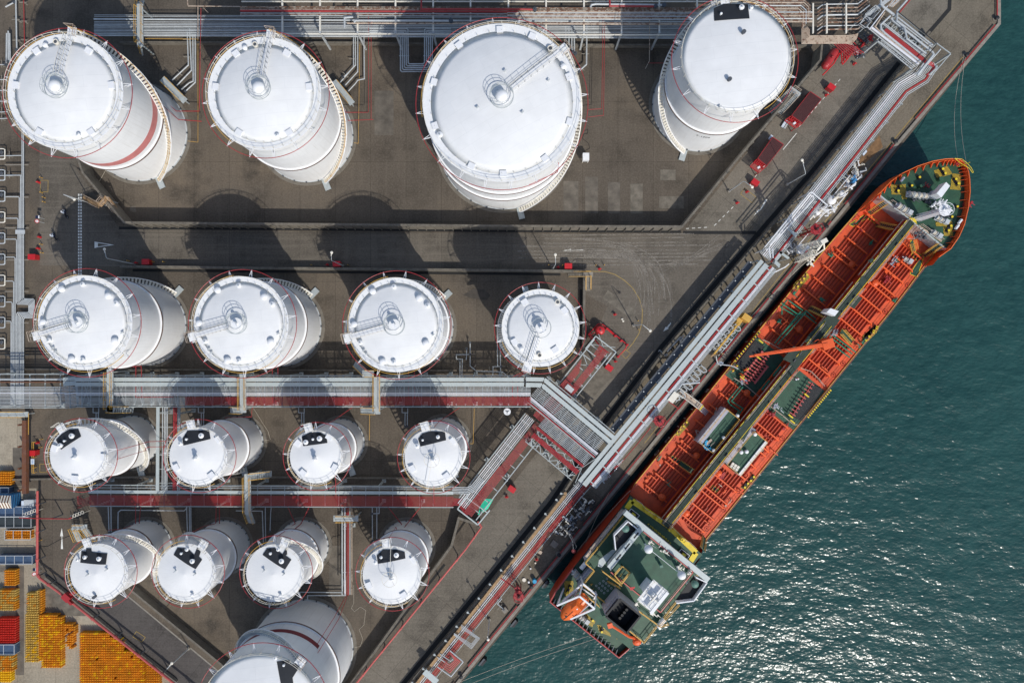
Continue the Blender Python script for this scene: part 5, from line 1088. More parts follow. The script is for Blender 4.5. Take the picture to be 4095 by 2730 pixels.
pipes_set('grey pipe run at the upper left corner', [[('A1', 130, -100), ('A1', 140, 420)], [('A1', 45, 60), ('A1', 120, 20)], [('A1', 68, 260), ('A1', 70, 520)], [('A1', 55, 280), ('A1', 52, 545)], [('A1', 80, 280), ('A1', 85, 560)]], .12, z=1.4)
pipes_set('thin red line at the upper left corner', [[('A1', 196, -60), ('A1', 205, 410)]], .07, 'red', z=1.)
for q, y in enumerate((540, 665, 755, 845, 935, 990, 1300, 1465)): pipes_set(['first', 'second', 'third', 'fourth', 'fifth', 'sixth', 'seventh', 'eighth'][q] + ' short pipe from the top at the left edge beside the top left tank', [[('A1', 60 if q < 6 else 185, y), ('A1', -40, y + 4)]], .08, z=1.)
MB_ = None
# ------------------------------------------------------------------ tanker ship
DZ = 2.; KZ = (H - 3 + DZ) / (H - 3); _W = W
def W(c, x, y, z=0.): v = _W(c, x, y, z - DZ); v.z = z; return v
SD = Vector((.629, .7774, 0)).normalized(); SN = Vector((SD.y, -SD.x, 0)); B0 = 41.3
def SH(a, b, z=0.): return Vector((SD.x * a + SN.x * (B0 + b), SD.y * a + SN.y * (B0 + b), 0)) * KZ + Vector((0, 0, z))
SA = math.atan2(SD.y, SD.x)
ship = thing('tanker_ship', 'orange and green tanker ship moored alongside the jetty', 'tanker ship', SH(20, 0, WL_Z))
top_h = [(-31, 7.7), (-29, 8.05), (-24, 8.2), (46, 8.2), (52, 8.05), (57, 7.85), (60.5, 7.8), (63, 7.6), (65.2, 7.0), (67.9, 5.7), (70.3, 4.15), (71.9, 2.75), (72.8, 1.75), (73.4, .8), (73.55, 0)]
low_h = [(-30, 5.2), (-28, 6.3), (-22, 7.6), (46, 7.9), (52, 6.9), (57, 5.6), (60.5, 4.5), (63, 3.6), (65.2, 2.7), (67.9, 1.7), (69.3, 1.), (70, .6), (70.4, .4), (70.6, .2), (70.7, 0)]
mid_h = [(a * .45 + b_[0] * .55, h * .4 + b_[1] * .6) for (a, h), b_ in zip(low_h, top_h)]
def strake(rows):       # rows = [(list(a,half), z)]
 m = MB()
 for s in (-1, 1):
  base = len(m.v); n = len(rows[0][0])
  for hs, z in rows:
   zz = z if isinstance(z, list) else [z] * n
   m.v += [SH(a, s * h, q) for (a, h), q in zip(hs, zz)]
  for j in range(len(rows) - 1):
   for i in range(n - 1):
    f = (base + j * n + i, base + j * n + i + 1, base + (j + 1) * n + i + 1, base + (j + 1) * n + i); m.f.append(f if s > 0 else f[::-1])
 return m
m = strake([(low_h, WL_Z + DZ - .5), (mid_h, 1.2), (top_h, 3.)])
m.poly([SH(-30, -5.2, -1.5), SH(-30, 5.2, -1.5), SH(-31, 7.7, 3), SH(-31, -7.7, 3)])
m.build('hull', 'orange_hull', ship, smooth=False)
fore = [p for p in top_h if p[0] >= 57]; aft = [(-31, 7.7), (-29, 8.05), (-24, 8.2), (-9, 8.2), (-6, 8.2)]
m = strake([(fore, 3.), (fore, [3.2, 6.9] + [7.1] * (len(fore) - 2))]); inn = [(a - .12, max(0, h - .18)) for a, h in fore]
m2 = strake([(inn, 5.9), (inn, [3.2, 6.9] + [7.1] * (len(fore) - 2))]); m.add(m2.v, m2.f); m.build('bow_bulwark', 'orange', ship)
m = MB()
for s in (-1, 1):
 for i in range(1, len(fore) - 1):
  for t in (0, .5):
   a = fore[i][0] + (fore[i + 1][0] - fore[i][0]) * t; h = fore[i][1] + (fore[i + 1][1] - fore[i][1]) * t
   p = SH(a - .1, s * (h - .15), 0); q = SH(a - .55, s * max(0, h - .75), 0); m.add([(p.x, p.y, 6.02), (q.x, q.y, 6.02), (p.x, p.y, 7.05)], [(0, 1, 2)]); m.bar((q.x, q.y, 6.05), (p.x, p.y, 7.05), .09)
m.build('bulwark_stays', 'orange', ship)
m = MB()
for s in (-1, 1): m.tube([SH(a, s * h, 7.1 if a > 58 else 3.3) for a, h in fore], .09, 5)
m.build('bulwark_rail', 'boat_orange', ship)
m = strake([(aft, 3.), (aft, [6.9, 6.9, 6.6, 6.2, 3.2])]); m.poly([SH(-31, -7.7, 3), SH(-31, 7.7, 3), SH(-31, 7.7, 6.9), SH(-31, -7.7, 6.9)]); m.build('stern_bulwark', 'orange_hull', ship)
m = MB(); m.tube([SH(-24, -8.2, 6.7), SH(-29, -8.05, 6.95), SH(-31, -7.7, 6.95), SH(-31, 7.7, 6.95), SH(-29, 8.05, 6.95), SH(-24, 8.2, 6.7)], .12, 5); m.build('stern_rail', 'red_pale', ship)
m = MB()
for i in range(18): b_ = -7 + i * .82; m.bar(SH(-30.9, b_, 6.05), SH(-30.9, b_, 6.9), .12); m.bar(SH(-30.2, b_, 6.05), SH(-30.9, b_, 6.8), .1)
m.build('stern_stays', 'grey_pipe', ship)
main = [p for p in top_h if -9 <= p[0] <= 60.6]; main = [(-8.5, 8.2)] + main
m = MB(); m.poly([SH(a, -h + .04, 3.) for a, h in main] + [SH(a, h - .04, 3.) for a, h in main[::-1]]); m.build('main_deck', 'orange_deck', ship)
fd = [p for p in top_h if p[0] >= 60.5]
m = MB(); m.prism([SH(a, -max(h - .2, 0), 0)[:2] for a, h in fd] + [SH(a, max(h - .2, .0), 0)[:2] for a, h in fd[-2::-1]], 3.01, 6.); m.build('forecastle_deck', 'green_deck', ship)
m = MB(); m.prism([SH(a, b_)[:2] for a, b_ in ((60.45, -7.6), (60.2, -7.6), (60.2, 7.6), (60.45, 7.6))], 3.01, 6.25)
m.build('forecastle_bulkhead', 'duct', ship)
m = MB(); m.prism([SH(a, b_)[:2] for a, b_ in ((-30.9, -7.6), (-29, -7.95), (-24, -8.1), (-8, -8.1), (-8, 8.1), (-24, 8.1), (-29, 7.95), (-30.9, 7.6))], 3.02, 6.); m.build('poop_deck', 'green_deck', ship)
P('orange_rib', (.42, .05, .018), .6, var=.25, grime=.3)
ribs = []; a = 57.6; k = 0
while a > -6:
 ribs.append(a)
 if k % 4 == 3: ribs.append(a - .95); a -= .95
 a -= 2.75; k += 1
rz = random.Random(3)
for a in ribs:
 for s in (-1, 1):
  b0_, b1_ = 1.7, 7.1
  if 19 < a < 29: continue
  if 6.3 < a < 15: b0_ = 4.9 if s > 0 else 4.7
  if a > 50: b1_ = 6.8
  m = MB(); m.bar(SH(a, s * b0_, 3.55), SH(a, s * (b1_ - .5), 3.55), .26, .1); m.bar(SH(a, s * b0_, 3.28), SH(a, s * (b1_ - .5), 3.28), .07, .5)
  p, q = SH(a, s * (b1_ - .5), 0), SH(a, s * b1_, 0); d = SD * .13
  m.add([(p.x - d.x, p.y - d.y, 3.6), (p.x + d.x, p.y + d.y, 3.6), (q.x + d.x, q.y + d.y, 3.03), (q.x - d.x, q.y - d.y, 3.03)], [(0, 1, 2, 3)])
  r_ = SH(a - .55, s * (b1_ - .62), 0); m.add([(p.x, p.y, 3.5), (r_.x, r_.y, 3.02), (p.x, p.y, 3.02)], [(0, 1, 2)])
  m.build('deck_girder', 'orange', ship)
for s in (-1, 1):
 m = MB()
 for b_ in (2., 2.6, 3.2, 3.8, 4.4, 5., 5.6, 6.2):
  for a0, a1 in ((57.8, 29.), (18.9, 15.2), (15.2, 6.2), (6.2, -5.6)):
   if a0 == 15.2 and b_ < 5: continue
   MB().bar(SH(a0, s * b_, 3.16), SH(a1, s * b_, 3.16), .1, .32).build('deck_stiffener', 'orange_rib', ship)
m = MB()
for s in (-1, 1): m.tube([SH(a, s * (h - .12), 3.12) for a, h in main], .1, 4)
m.build('deck_edge_bar', 'yellow', ship)
m = MB()
for s in (-1, 1): rails(m, [SH(a, s * (h - .25), 3.) for a, h in main if a < 60 and a > -8 or a == -8.5], 1.0, .022, step=2.4)
m.build('deck_edge_railing', 'red_pale', ship)
CZ = 7.; CB = -.5
m = MB(); m.bar(SH(-8.2, CB, 4.95), SH(60, CB, 4.95), 1.1, 3.85); m.build('shade_trunk', 'orange_hull', ship)  # solid trunk added under the catwalk, heightened to shade the port deck
cw = thing('tmp', 't', 't', (0, 0, 0)); bpy.data.objects.remove(cw)
m = MB(); m.bar(SH(-8.2, CB, CZ - .06), SH(60, CB, CZ - .06), 1.5, .12)
for c, pts in [('B4', [(870, 1195), (940, 1240), (870, 1328), (798, 1282)]), ('B4', [(1020, 900), (1060, 935), (1040, 965), (985, 925)]), ('C4', [(1490, 20), (1590, 60), (1440, 260), (1290, 245), (1330, 180)]), ('C4', [(1110, 390), (1190, 425), (1270, 300), (1200, 280)]), ('C4', [(1060, 560), (1140, 470), (1200, 500), (1000, 720), (960, 690)]), ('C4', [(890, 890), (850, 950), (780, 1080), (740, 1040)])]:
 q = WL(c, pts, CZ); m.prism([(p.x, p.y) for p in q], CZ - .11, CZ - .012)
cat = m.build('catwalk', 'walk_green', ship)
m = MB()
for s in (-1, 1):
 for a0, a1 in ((59.5, 47.), (45.5, 39.), (36.2, 31.), (27, 15), (12, 2), (0, -8)): rails(m, [SH(a0, CB + s * .77, CZ), SH(a1, CB + s * .77, CZ)], 1.05, .03, step=2)
 for a0, a1 in ((59.5, 47.), (45.5, 31.), (27, -8)): m.bar(SH(a0, CB + s * 1.1, CZ - .5), SH(a1, CB + s * 1.1, CZ - .5), .12)
m.build('catwalk_railing', 'cream_pipe', cat)
m = MB()
for s in (-1, 1):
 for a0, a1 in ((59.5, 39.5), (37, 29), (26, -7)): m.bar(SH(a0, CB + s * .7, CZ + .02), SH(a1, CB + s * .7, CZ + .02), .08, .06)
m.build('edge_line', 'yellow_b', cat)
m = MB()
for s in (-1, 1):
 for j, b_ in enumerate((1.35, 1.6)): m.bar(SH(59, s * b_, 3.9 + .2 * j), SH(-7, s * b_, 3.9 + .2 * j), .1, .1)
m.build('deck_pipes', 'orange', ship)
m = MB(); yb = MB()
for c, pts in [('B4', [(825, 622), (975, 530), (1062, 590), (1040, 612), (975, 568), (862, 640)]), ('B4', [(1340, 750), (1368, 780), (1382, 850), (1452, 890), (1398, 1062), (1335, 1035), (1402, 930), (1350, 880)]), ('C4', [(1600, 130), (1690, 210), (1660, 260), (1590, 190)]), ('C4', [(525, 1440), (575, 1475), (555, 1500), (505, 1465)]), ('C4', [(180, 1190), (330, 1290), (310, 1330), (170, 1230)])]:
 q = WL(c, pts, 3.03); m.poly(q); yb.bars([p + Vector((0, 0, .02)) for p in q], .09, .04, closed=True)
m.build('deck_walkway', 'green_deck', ship); yb.build('walkway_border', 'yellow_b', ship)
def ship_stair(c, p, q, z0, z1, w=.9, mat='dark_deck'):
 a, b_ = W(c, p[0], p[1], z0), W(c, q[0], q[1], z1); d = (b_ - a); n = max(4, int(d.length / .35)); v = Vector((d.y, -d.x, 0)).normalized(); m = MB()
 for i in range(n + 1): r_ = a.lerp(b_, i / n); m.bar(r_ - v * w / 2, r_ + v * w / 2, .2, .05)
 s = m.build('stair', 'green_deck', ship); m = MB()
 for k in (-1, 1): rails(m, [a + v * w / 2 * k, b_ + v * w / 2 * k], .95, .03); m.bar(a + v * w / 2 * k, b_ + v * w / 2 * k, .07, .2)
 m.build('handrail', 'yellow', s)
for args in [('B4', (1190, 652), (1062, 622), 5.6, 3.2), ('B4', (1455, 880), (1575, 795), 3.2, 6.), ('B4', (1000, 525), (1115, 445), 3.2, 6.), ('B4', (490, 1320), (625, 1385), 3.2, 5.8), ('B4', (1350, 770), (1370, 850), 5.8, 3.2), ('C4', (245, 1250), (345, 1320), 3.2, 5.8), ('C4', (1680, 250), (1600, 160), 3.2, 5.7), ('D4', (1480, 440), (1495, 350), 6., 3.2), ('D4', (690, 690), (790, 740), 9, 11.5), ('D4', (840, 610), (800, 680), 11, 13.4), ('D4', (550, 760), (580, 720), 9, 7)]: ship_stair(*args)
m = MB()
for b0_, b1_ in ((-7.9, -1.1), (1.1, 7.9)): m.prism([SH(a_, b_)[:2] for a_, b_ in ((19.4, b0_), (28.4, b0_), (28.4, b1_), (19.4, b1_))], 3.02, 3.1)
mf = m.build('manifold_deck', 'green_light', ship)
m = MB()
m.prism([(p.x, p.y) for p in WL('C4', [(878, 232), (960, 285), (795, 500), (722, 430)], 3.6)], 3.1, 3.5); m.prism([(p.x, p.y) for p in WL('C4', [(1365, 600), (1445, 640), (1275, 905), (1185, 870)], 3.6)], 3.1, 3.5); m.build('drip_tray', 'grating', ship)
m = MB()
for i in range(11):
 t = i / 10; p = Vector((935, 330)).lerp(Vector((760, 555)), t); q = p + Vector((62, 42)); a, b_ = W('C4', p.x, p.y, 4.), W('C4', q.x, q.y, 4.); m.tube([a, b_], .13, 7); m.cyl(a, .24, 3.85, 4.15, 8); m.cyl(b_.lerp(a, .3), .2, 3.7, 4.3, 8); m.bar((b_.x, b_.y, 3.1), b_, .14)
 p = Vector((1030, 395)).lerp(Vector((838, 545)), t) if 0 else Vector((925, 420)).lerp(Vector((810, 545)), t)
for i in range(7):
 t = i / 6; p = Vector((945, 425)).lerp(Vector((840, 555)), t); q = p + Vector((45, 30)); m.tube([W('C4', p.x, p.y, 3.9), W('C4', q.x, q.y, 3.9)], .12, 7)
m.bar(W('C4', 980, 450, 4.), W('C4', 872, 592, 4.), .3, .3)
for i in range(10):
 t = i / 9; p = Vector((1350, 595)).lerp(Vector((1195, 850)), t); q = p + Vector((-28, -18)); m.tube([W('C4', p.x + 20, p.y + 12, 4.), W('C4', q.x, q.y, 4.)], .1, 7); m.tube([W('C4', p.x - 6, p.y + 12, 4.1), W('C4', p.x + 10, p.y - 12, 4.1)], .09, 6)
m.build('manifold_pipes', 'red_pale', ship)
m = MB()
for c, x, y in (('C4', 905, 375), ('C4', 770, 545), ('C4', 925, 240), ('C4', 1308, 690), ('C4', 1175, 865), ('C4', 1190, 910)): a = W(c, x, y, 4.2); m.bar(a - SN * .5, a + SN * .5, .22, .25)
m.build('valve', 'yellow_b', ship)
m = MB()
for c, pts in [('C4', [(930, 225), (1010, 265), (1080, 305), (1170, 375)]), ('C4', [(690, 545), (780, 600), (920, 720)]), ('C4', [(1240, 460), (1330, 490), (1400, 560), (1440, 610)]), ('C4', [(995, 780), (1100, 860), (1180, 930), (1220, 930)]), ('C4', [(1110, 620), (1060, 680), (1010, 740)])]: rails(m, WL(c, pts, 3.1), 1., .035)
m.build('manifold_railing', 'cream_pipe', ship)
m = MB(); mk = MB()
for c, p, q, n in (('C4', (915, 162), (712, 402), 13), ('C4', (1508, 648), (1322, 872), 15)):
 for i in range(n):
  a = Vector(p).lerp(Vector(q), i / (n - 1)); w_ = W(c, a.x, a.y, 3.9); m.box(w_, (.22, .34, .16), SA)
 a, b_ = W(c, p[0], p[1], 3.75), W(c, q[0], q[1], 3.75); mk.bar(a, b_, .45, .12)
m.build('yellow_marker', 'yellow_b', ship); mk.build('marker_beam', 'black', ship)
for c, x, y, s in (('C4', 1060, 490, 1), ('C4', 965, 605, 1)):
 p = W(c, x, y, 3.8); m = MB(); m.tube([p - SD * 1.1, p + SD * 1.1], .32, 10); m.box(p - Vector((0, 0, .4)), (1.6, .5, .3), SA); m.build('green_tank', 'green_pipe', ship)
rr2 = random.Random(5)
def ship_scatter(name, mat, n, z0, b0_, b1_, sz):
 for k in range(n):
  a = rr2.uniform(-5, 58); s_ = rr2.choice((-1, 1)); b_ = rr2.uniform(b0_, b1_) * s_
  if 19 < a < 29 or (6 < a < 15 and abs(b_) < 5): continue
  m = MB(); p = SH(a, b_, z0); L = rr2.uniform(.4, 1.6) * sz; d = SN if rr2.random() < .6 else SD; h_ = rr2.uniform(.3, .7); u = Vector((0, 0, h_))
  m.tube([p, p + u, p + u + d * L, p + d * L], .07 * sz, 5); m.cyl(p + d * L * .5, .16 * sz, z0 + h_ - .1, z0 + h_ + .15, 8)
  if k % 3 == 0: m.cyl(p - d * .5, .28 * sz, z0, z0 + .35, 10)
  m.build(name, mat, ship)
def ship_clutter(name, mat, regions, n, z0, sz=1., zr=1.):
 m = MB()
 for c, pts in regions:
  a0, a1, a2, a3 = WL(c, pts, z0)
  for i in range(n):
   s, q = rr2.random(), rr2.random(); p = (a0.lerp(a1, s)).lerp(a3.lerp(a2, s), q); z = z0 + rr2.uniform(.1, .8) * zr; d = rr2.choice((SD, SN)); L = rr2.uniform(.25, .9) * sz
   m.tube([Vector((p.x, p.y, z0)), Vector((p.x, p.y, z)), Vector((p.x, p.y, z)) + d * L], rr2.uniform(.04, .09) * sz, 5)
   if rr2.random() < .5: m.cyl(p, .14 * sz, z - .1, z + .12, 8)
   if rr2.random() < .25: m.box((p.x, p.y, z), (.45, .35, .3), SA)
 return m.build(name, mat, ship)
ship_clutter('deck_fittings', 'steel_bright', [('C4', [(1180, 330), (1260, 290), (1280, 320), (1190, 370)]), ('B4', [(1060, 890), (1130, 830), (1140, 860), (1075, 915)]), ('C4', [(1400, 150), (1470, 80), (1490, 110), (1420, 170)]), ('B4', [(1150, 950), (1190, 900), (1210, 920), (1170, 960)]), ('C4', [(1030, 750), (1090, 790), (1080, 820), (1020, 790)]), ('C4', [(560, 1140), (640, 1070), (650, 1100), (580, 1170)]), ('C4', [(670, 1180), (720, 1120), (730, 1150), (680, 1200)]), ('C4', [(925, 690), (970, 650), (980, 680), (940, 710)]), ('C4', [(1500, 150), (1560, 140), (1550, 170), (1500, 190)]), ('D4', [(1290, 20), (1360, -50), (1370, -20), (1300, 40)])], 12, 3.6)
ship_clutter('deck_valves', 'green_pipe', [('B4', [(640, 860), (700, 880), (690, 900), (630, 880)]), ('B4', [(990, 760), (1040, 770), (1030, 800), (980, 790)]), ('B4', [(1080, 780), (1110, 790), (1100, 810), (1080, 800)]), ('B4', [(1180, 890), (1220, 920), (1210, 950), (1170, 920)]), ('B4', [(1150, 1260), (1220, 1250), (1210, 1280), (1150, 1290)]), ('B4', [(570, 1230), (600, 1240), (590, 1270), (565, 1260)]), ('C4', [(50, 1200), (80, 1200), (80, 1230), (50, 1230)]), ('C4', [(1720, 240), (1780, 250), (1770, 300), (1720, 290)]), ('C4', [(130, 1410), (160, 1420), (150, 1440), (130, 1430)]), ('B4', [(340, 1190), (370, 1180), (370, 1210), (340, 1210)]), ('B4', [(220, 1410), (250, 1420), (240, 1440), (220, 1430)])], 5, 3.05, 1.)
ship_clutter('small_deck_pipes', 'red', [('C4', [(1020, 590), (1090, 520), (1100, 540), (1030, 610)]), ('C4', [(890, 740), (950, 690), (960, 720), (900, 760)]), ('C4', [(960, 810), (1030, 830), (1020, 860), (950, 840)]), ('C4', [(780, 1020), (850, 970), (880, 990), (800, 1060)]), ('C4', [(1340, 150), (1400, 100), (1450, 130), (1380, 190)]), ('B4', [(1090, 1080), (1150, 1050), (1160, 1080), (1100, 1110)]), ('B4', [(1340, 690), (1400, 660), (1430, 700), (1370, 740)]), ('C4', [(560, 1330), (600, 1330), (600, 1370), (560, 1370)]), ('C4', [(620, 900), (680, 870), (700, 950), (650, 980)]), ('C4', [(850, 1060), (900, 1040), (910, 1110), (860, 1120)])], 12, 3.05)
ship_scatter('deck_pipework', 'orange', 26, 3.05, 2., 7., 1.1); ship_scatter('deck_pipework', 'orange_hull', 16, 3.05, 2., 7., 1.); ship_scatter('deck_pipework', 'red', 10, 3.05, 2., 6.5, .9); ship_scatter('vent_post', 'cream_pipe', 6, 3.05, 2., 7., .7)
for s_ in (-1, 1):
 for b_, z_, mt in ((1.25, 3.6, 'orange'), (1.6, 3.5, 'red'), (1.95, 3.4, 'orange_hull')): MB().tube([SH(58, s_ * b_ - .1, z_), SH(29.5, s_ * b_ - .1, z_)], .09, 5).build('cargo_line', mt, ship); MB().tube([SH(18.5, s_ * b_ - .1, z_), SH(-6, s_ * b_ - .1, z_)], .09, 5).build('cargo_line', mt, ship)
m = MB()
for k in range(40):
 a = -7 + k * 1.68; m.box(SH(a, CB + rr2.choice((-.55, .55)), CZ + .12), (rr2.uniform(.2, .7), .16, .2), SA)
m.build('walkway_box', 'grey_dark', cat)
for pts, z in [([('B4', 245, 1560), ('B4', 430, 1370), ('B4', 470, 1345), ('B4', 550, 1415)], 4.2), ([('B4', 250, 1310), ('B4', 380, 1385), ('B4', 430, 1370)], 4.2), ([('B4', 320, 1255), ('B4', 440, 1340)], 4.2), ([('B4', 265, 1375), ('B4', 265, 1310), ('B4', 310, 1250)], 4.1), ([('C4', 1300, 0), ('C4', 1065, 265)], 4.5), ([('C4', 1260, -10), ('C4', 1040, 255)], 4.5), ([('C4', 1100, -80), ('C4', 1230, 10), ('C4', 1300, 20), ('C4', 1390, 90)], 4.4), ([('C4', 755, 610), ('C4', 650, 735), ('C4', 665, 765), ('C4', 745, 820), ('C4', 715, 860)], 4.3), ([('C4', 775, 620), ('C4', 680, 738), ('C4', 775, 800), ('C4', 745, 850)], 4.3), ([('C4', 1510, 175), ('C4', 1720, 330)], 4.3), ([('C4', 1500, 200), ('C4', 1690, 345)], 4.2), ([('C4', 1480, 235), ('C4', 1670, 375)], 4.)]:
 MB().tube(WM(*pts, z=z), .12, 7).build('cargo_pipe', 'green_pipe', ship)
for c, x, y in [('B4', 855, 955), ('B4', 1050, 1110), ('B4', 415, 1500), ('C4', 1250, 135), ('C4', 810, 670), ('C4', 390, 1195), ('C4', 580, 1345), ('C4', 95, 1540), ('D4', 1350, 150), ('D4', 1150, 20)]:
 p = W(c, x, y, 3.8); m = MB().cyl(p, .55, 3.05, 3.75, 16); m.dome((p.x, p.y, 3.75), .62, .25, 16, 4)
 for i in range(8): m.box((p.x + .5 * math.cos(i * PI / 4), p.y + .5 * math.sin(i * PI / 4), 3.85), (.16, .1, .16), i * PI / 4)
 m.build('tank_hatch', 'orange', ship)
m = MB()
for c, x, y in [('B4', 655, 820), ('B4', 580, 915), ('B4', 1320, 1130), ('B4', 1215, 1250), ('B4', 1130, 1350), ('B4', 220, 1350), ('B4', 145, 1450), ('C4', 980, 85), ('C4', 555, 610), ('C4', 195, 1050), ('C4', 130, 1135), ('C4', 1615, 425), ('C4', 1535, 520), ('C4', 1105, 1050), ('C4', 740, 1490), ('D4', 1720, 40), ('D4', 1660, 120), ('D4', 1520, 280)]:
 p = W(c, x, y, 3.05); m.annulus(p, .4, .47, 3.01, 3.07, 20); m.cyl(p, .16, 3.01, 3.1, 10)
m.build('cleaning_hatches', 'orange_hull', ship)
def bitts(pt, ang, z, cap='yellow_b'):
 t = MB(); k = MB(); u = Vector((math.cos(ang), math.sin(ang), 0)); t.box((pt.x, pt.y, z + .08), (1.5, .5, .14), ang)
 for s in (-1, 1): q = pt + u * .45 * s; t.cyl(q, .17, z, z + .62, 10); k.cyl(q, .21, z + .62, z + .7, 10)
 o = t.build('mooring_bitts', 'black', ship); k.build('bitt_cap', cap, o)
for c, pts, z, bs in [('B4', [(478, 1022), (498, 1065), (400, 1172), (350, 1162), (372, 1110)], 3., [(455, 1060), (405, 1125)]), ('C4', [(318, 893), (330, 930), (240, 1032), (195, 1022)], 3., [(290, 930), (235, 990)]), ('C4', [(1885, 103), (1915, 120), (1900, 160), (1820, 240), (1768, 225), (1800, 175)], 3., [(1875, 135), (1810, 215)]), ('C4', [(862, 1345), (888, 1385), (800, 1482), (755, 1465)], 3., [(850, 1385), (800, 1440)]), ('B4', [(1040, 1468), (1062, 1500), (985, 1568), (935, 1560)], 3., [(1035, 1505)]),
      ('B4', [(1535, 172), (1650, 133), (1692, 200), (1562, 237)], 6., [(1612, 180)]), ('B4', [(1690, 195), (1765, 205), (1757, 335), (1672, 328)], 6., [(1722, 265)]), ('B4', [(1172, 290), (1300, 285), (1312, 412), (1270, 412), (1265, 372), (1185, 372)], 6., [(1240, 325)]), ('B4', [(1550, 600), (1690, 595), (1697, 718), (1620, 718), (1615, 637), (1555, 637)], 6., [(1660, 655)]),
      ('D4', [(328, 715), (405, 712), (400, 840), (330, 840)], 6., [(365, 785)]), ('D4', [(450, 990), (540, 990), (610, 1020), (560, 1100), (450, 1030)], 6., [(575, 1020)]), ('D4', [(600, 1080), (690, 1090), (720, 1180), (620, 1140)], 6., [(650, 1115)]), ('D4', [(765, 1160), (830, 1190), (800, 1200), (765, 1200)], 6., [])]:
 q = WL(c, pts, z + .04); MB().poly(q).build('hatched_pad', 'hatch', ship)
 for x, y in bs:
  b_ = W(c, x, y, z + .3); bitts(b_, SA if z < 4 else (SA + (1.2 if x > 1600 and c == 'B4' and y < 300 else .2)), z + .04)
def drum(c, p, q, z, r, mat='rope', n=3):
 a, b_ = W(c, *p, z), W(c, *q, z); m = MB(); f = MB(); d = (b_ - a)
 for i in range(n):
  u, v = a + d * ((i + .1) / n), a + d * ((i + .82) / n); m.tube([u, v], r, 12)
  for s in (u, v): f.tube([s - d.normalized() * .05, s + d.normalized() * .05], r * 1.25, 14)
 f.tube([a - d.normalized() * .4, b_ + d.normalized() * .4], r * .35, 8)
 f.box((a + d * .5) - Vector((0, 0, z * 0 + r + .1)), (d.length * 1.1, r * 2.4, .2), math.atan2(d.y, d.x)); f.box(b_ + d.normalized() * .5, (.7, .8, .8), math.atan2(d.y, d.x))
 o = f.build('winch', 'grey_pipe', ship); m.build('rope_coil', mat, o)
drum('B4', (1325, 365), (1490, 385), 6.9, .42, 'rope', 4); drum('B4', (1235, 460), (1315, 510), 6.9, .5, 'rope', 2); drum('B4', (1530, 680), (1565, 705), 6.8, .4, 'rope', 1); drum('B4', (1560, 560), (1620, 590), 6.7, .35, 'rope', 2)
drum('D4', (405, 640), (450, 690), 6.8, .5, 'rope', 2); drum('D4', (460, 1010), (500, 1040), 6.8, .4, 'rope', 2); drum('B4', (1290, 900), (1318, 918), 3.9, .3, 'rope', 1)
m = MB(); q = WL('B4', [(1640, 268), (1672, 300), (1600, 398), (1560, 362)], 9.4); m.prism([(p.x, p.y) for p in q], 7.4, 9.4); q2 = W('B4', 1560, 390, 6.); m.cyl(sum(q, Vector()) / 4, .5, 6., 7.4, 14); m.build('vent_house', 'white', ship)
mb_ = W('B4', 1400, 570, 6.); mast = MB(); v1, v2 = SN * .55, SD * .35
for s1 in (-1, 1):
 for s2 in (-1, 1): mast.bar(mb_ + v1 * s1 + v2 * s2, mb_ + v1 * s1 * .5 + v2 * s2 * .6 + Vector((0, 0, 8.)), .14)
for i in range(9):
 z0 = 6 + i * .9; f0 = 1 - i * .05
 for s2 in (-1, 1): mast.bar(Vector((mb_.x, mb_.y, z0)) + v1 * f0 + v2 * s2 * f0, Vector((mb_.x, mb_.y, z0 + .9)) - v1 * f0 + v2 * s2 * f0, .08); mast.bar(Vector((mb_.x, mb_.y, z0)) + v1 * f0 + v2 * s2 * f0, Vector((mb_.x, mb_.y, z0)) - v1 * f0 + v2 * s2 * f0, .08)
mast.box((mb_.x, mb_.y, 10), (.9, .6, 8.), SA)
mo = mast.build('foremast', 'white', ship)
m = MB(); pz = 13.6; m.cyl(mb_, 1.05, pz, pz + .1, 16); m.tube([Vector((mb_.x + 1.05 * math.cos(a), mb_.y + 1.05 * math.sin(a), pz + .9)) for a in [i * PI / 8 for i in range(16)]], .04, 4, True)
for i in range(8): a = i * PI / 4; m.bar((mb_.x + 1.05 * math.cos(a), mb_.y + 1.05 * math.sin(a), pz), (mb_.x + 1.05 * math.cos(a), mb_.y + 1.05 * math.sin(a), pz + .9), .04)
m.bar((mb_.x, mb_.y, pz), (mb_.x, mb_.y, pz + 1.8), .14); m.box((mb_.x, mb_.y, pz + 1.2), (1.4, .2, .2), SA + PI / 2); m.build('mast_platform', 'white', mo)
for c, x, y, r in (('B4', 1275, 245, .2), ('B4', 1755, 597, .24), ('B4', 1730, 642, .24)): p = W(c, x, y, 6.8); m = MB().tube([p - SD * .45, p + SD * .45], r, 8); m.build('life_raft', 'white', ship)
for c, x, y in (('B4', 1410, 230), ('B4', 1345, 300), ('B4', 1725, 475), ('B4', 1680, 560)): p = W(c, x, y, 6.2); m = MB().cyl(p, .3, 6.02, 6.5, 12); m.build('roller', 'black', ship); MB().cyl(p, .2, 6.5, 6.6, 10).build('roller_cap', 'yellow_b', ship)
m = MB(); m.cyl(W('B4', 1605, 238, 7), .42, 6.01, 6.9, 12); m.box(W('B4', 1430, 300, 6.6), (.9, .5, .9), .4); m.build('hatch_trunk', 'green_deck', ship)
ship_clutter('windlass_fittings', 'grey_dark', [('B4', [(1340, 400), (1480, 420), (1480, 450), (1340, 420)]), ('B4', [(1480, 430), (1600, 440), (1600, 530), (1480, 520)]), ('B4', [(1360, 690), (1440, 680), (1450, 740), (1370, 740)]), ('B4', [(1540, 540), (1640, 540), (1640, 610), (1540, 610)])], 16, 6.02, 1.2)
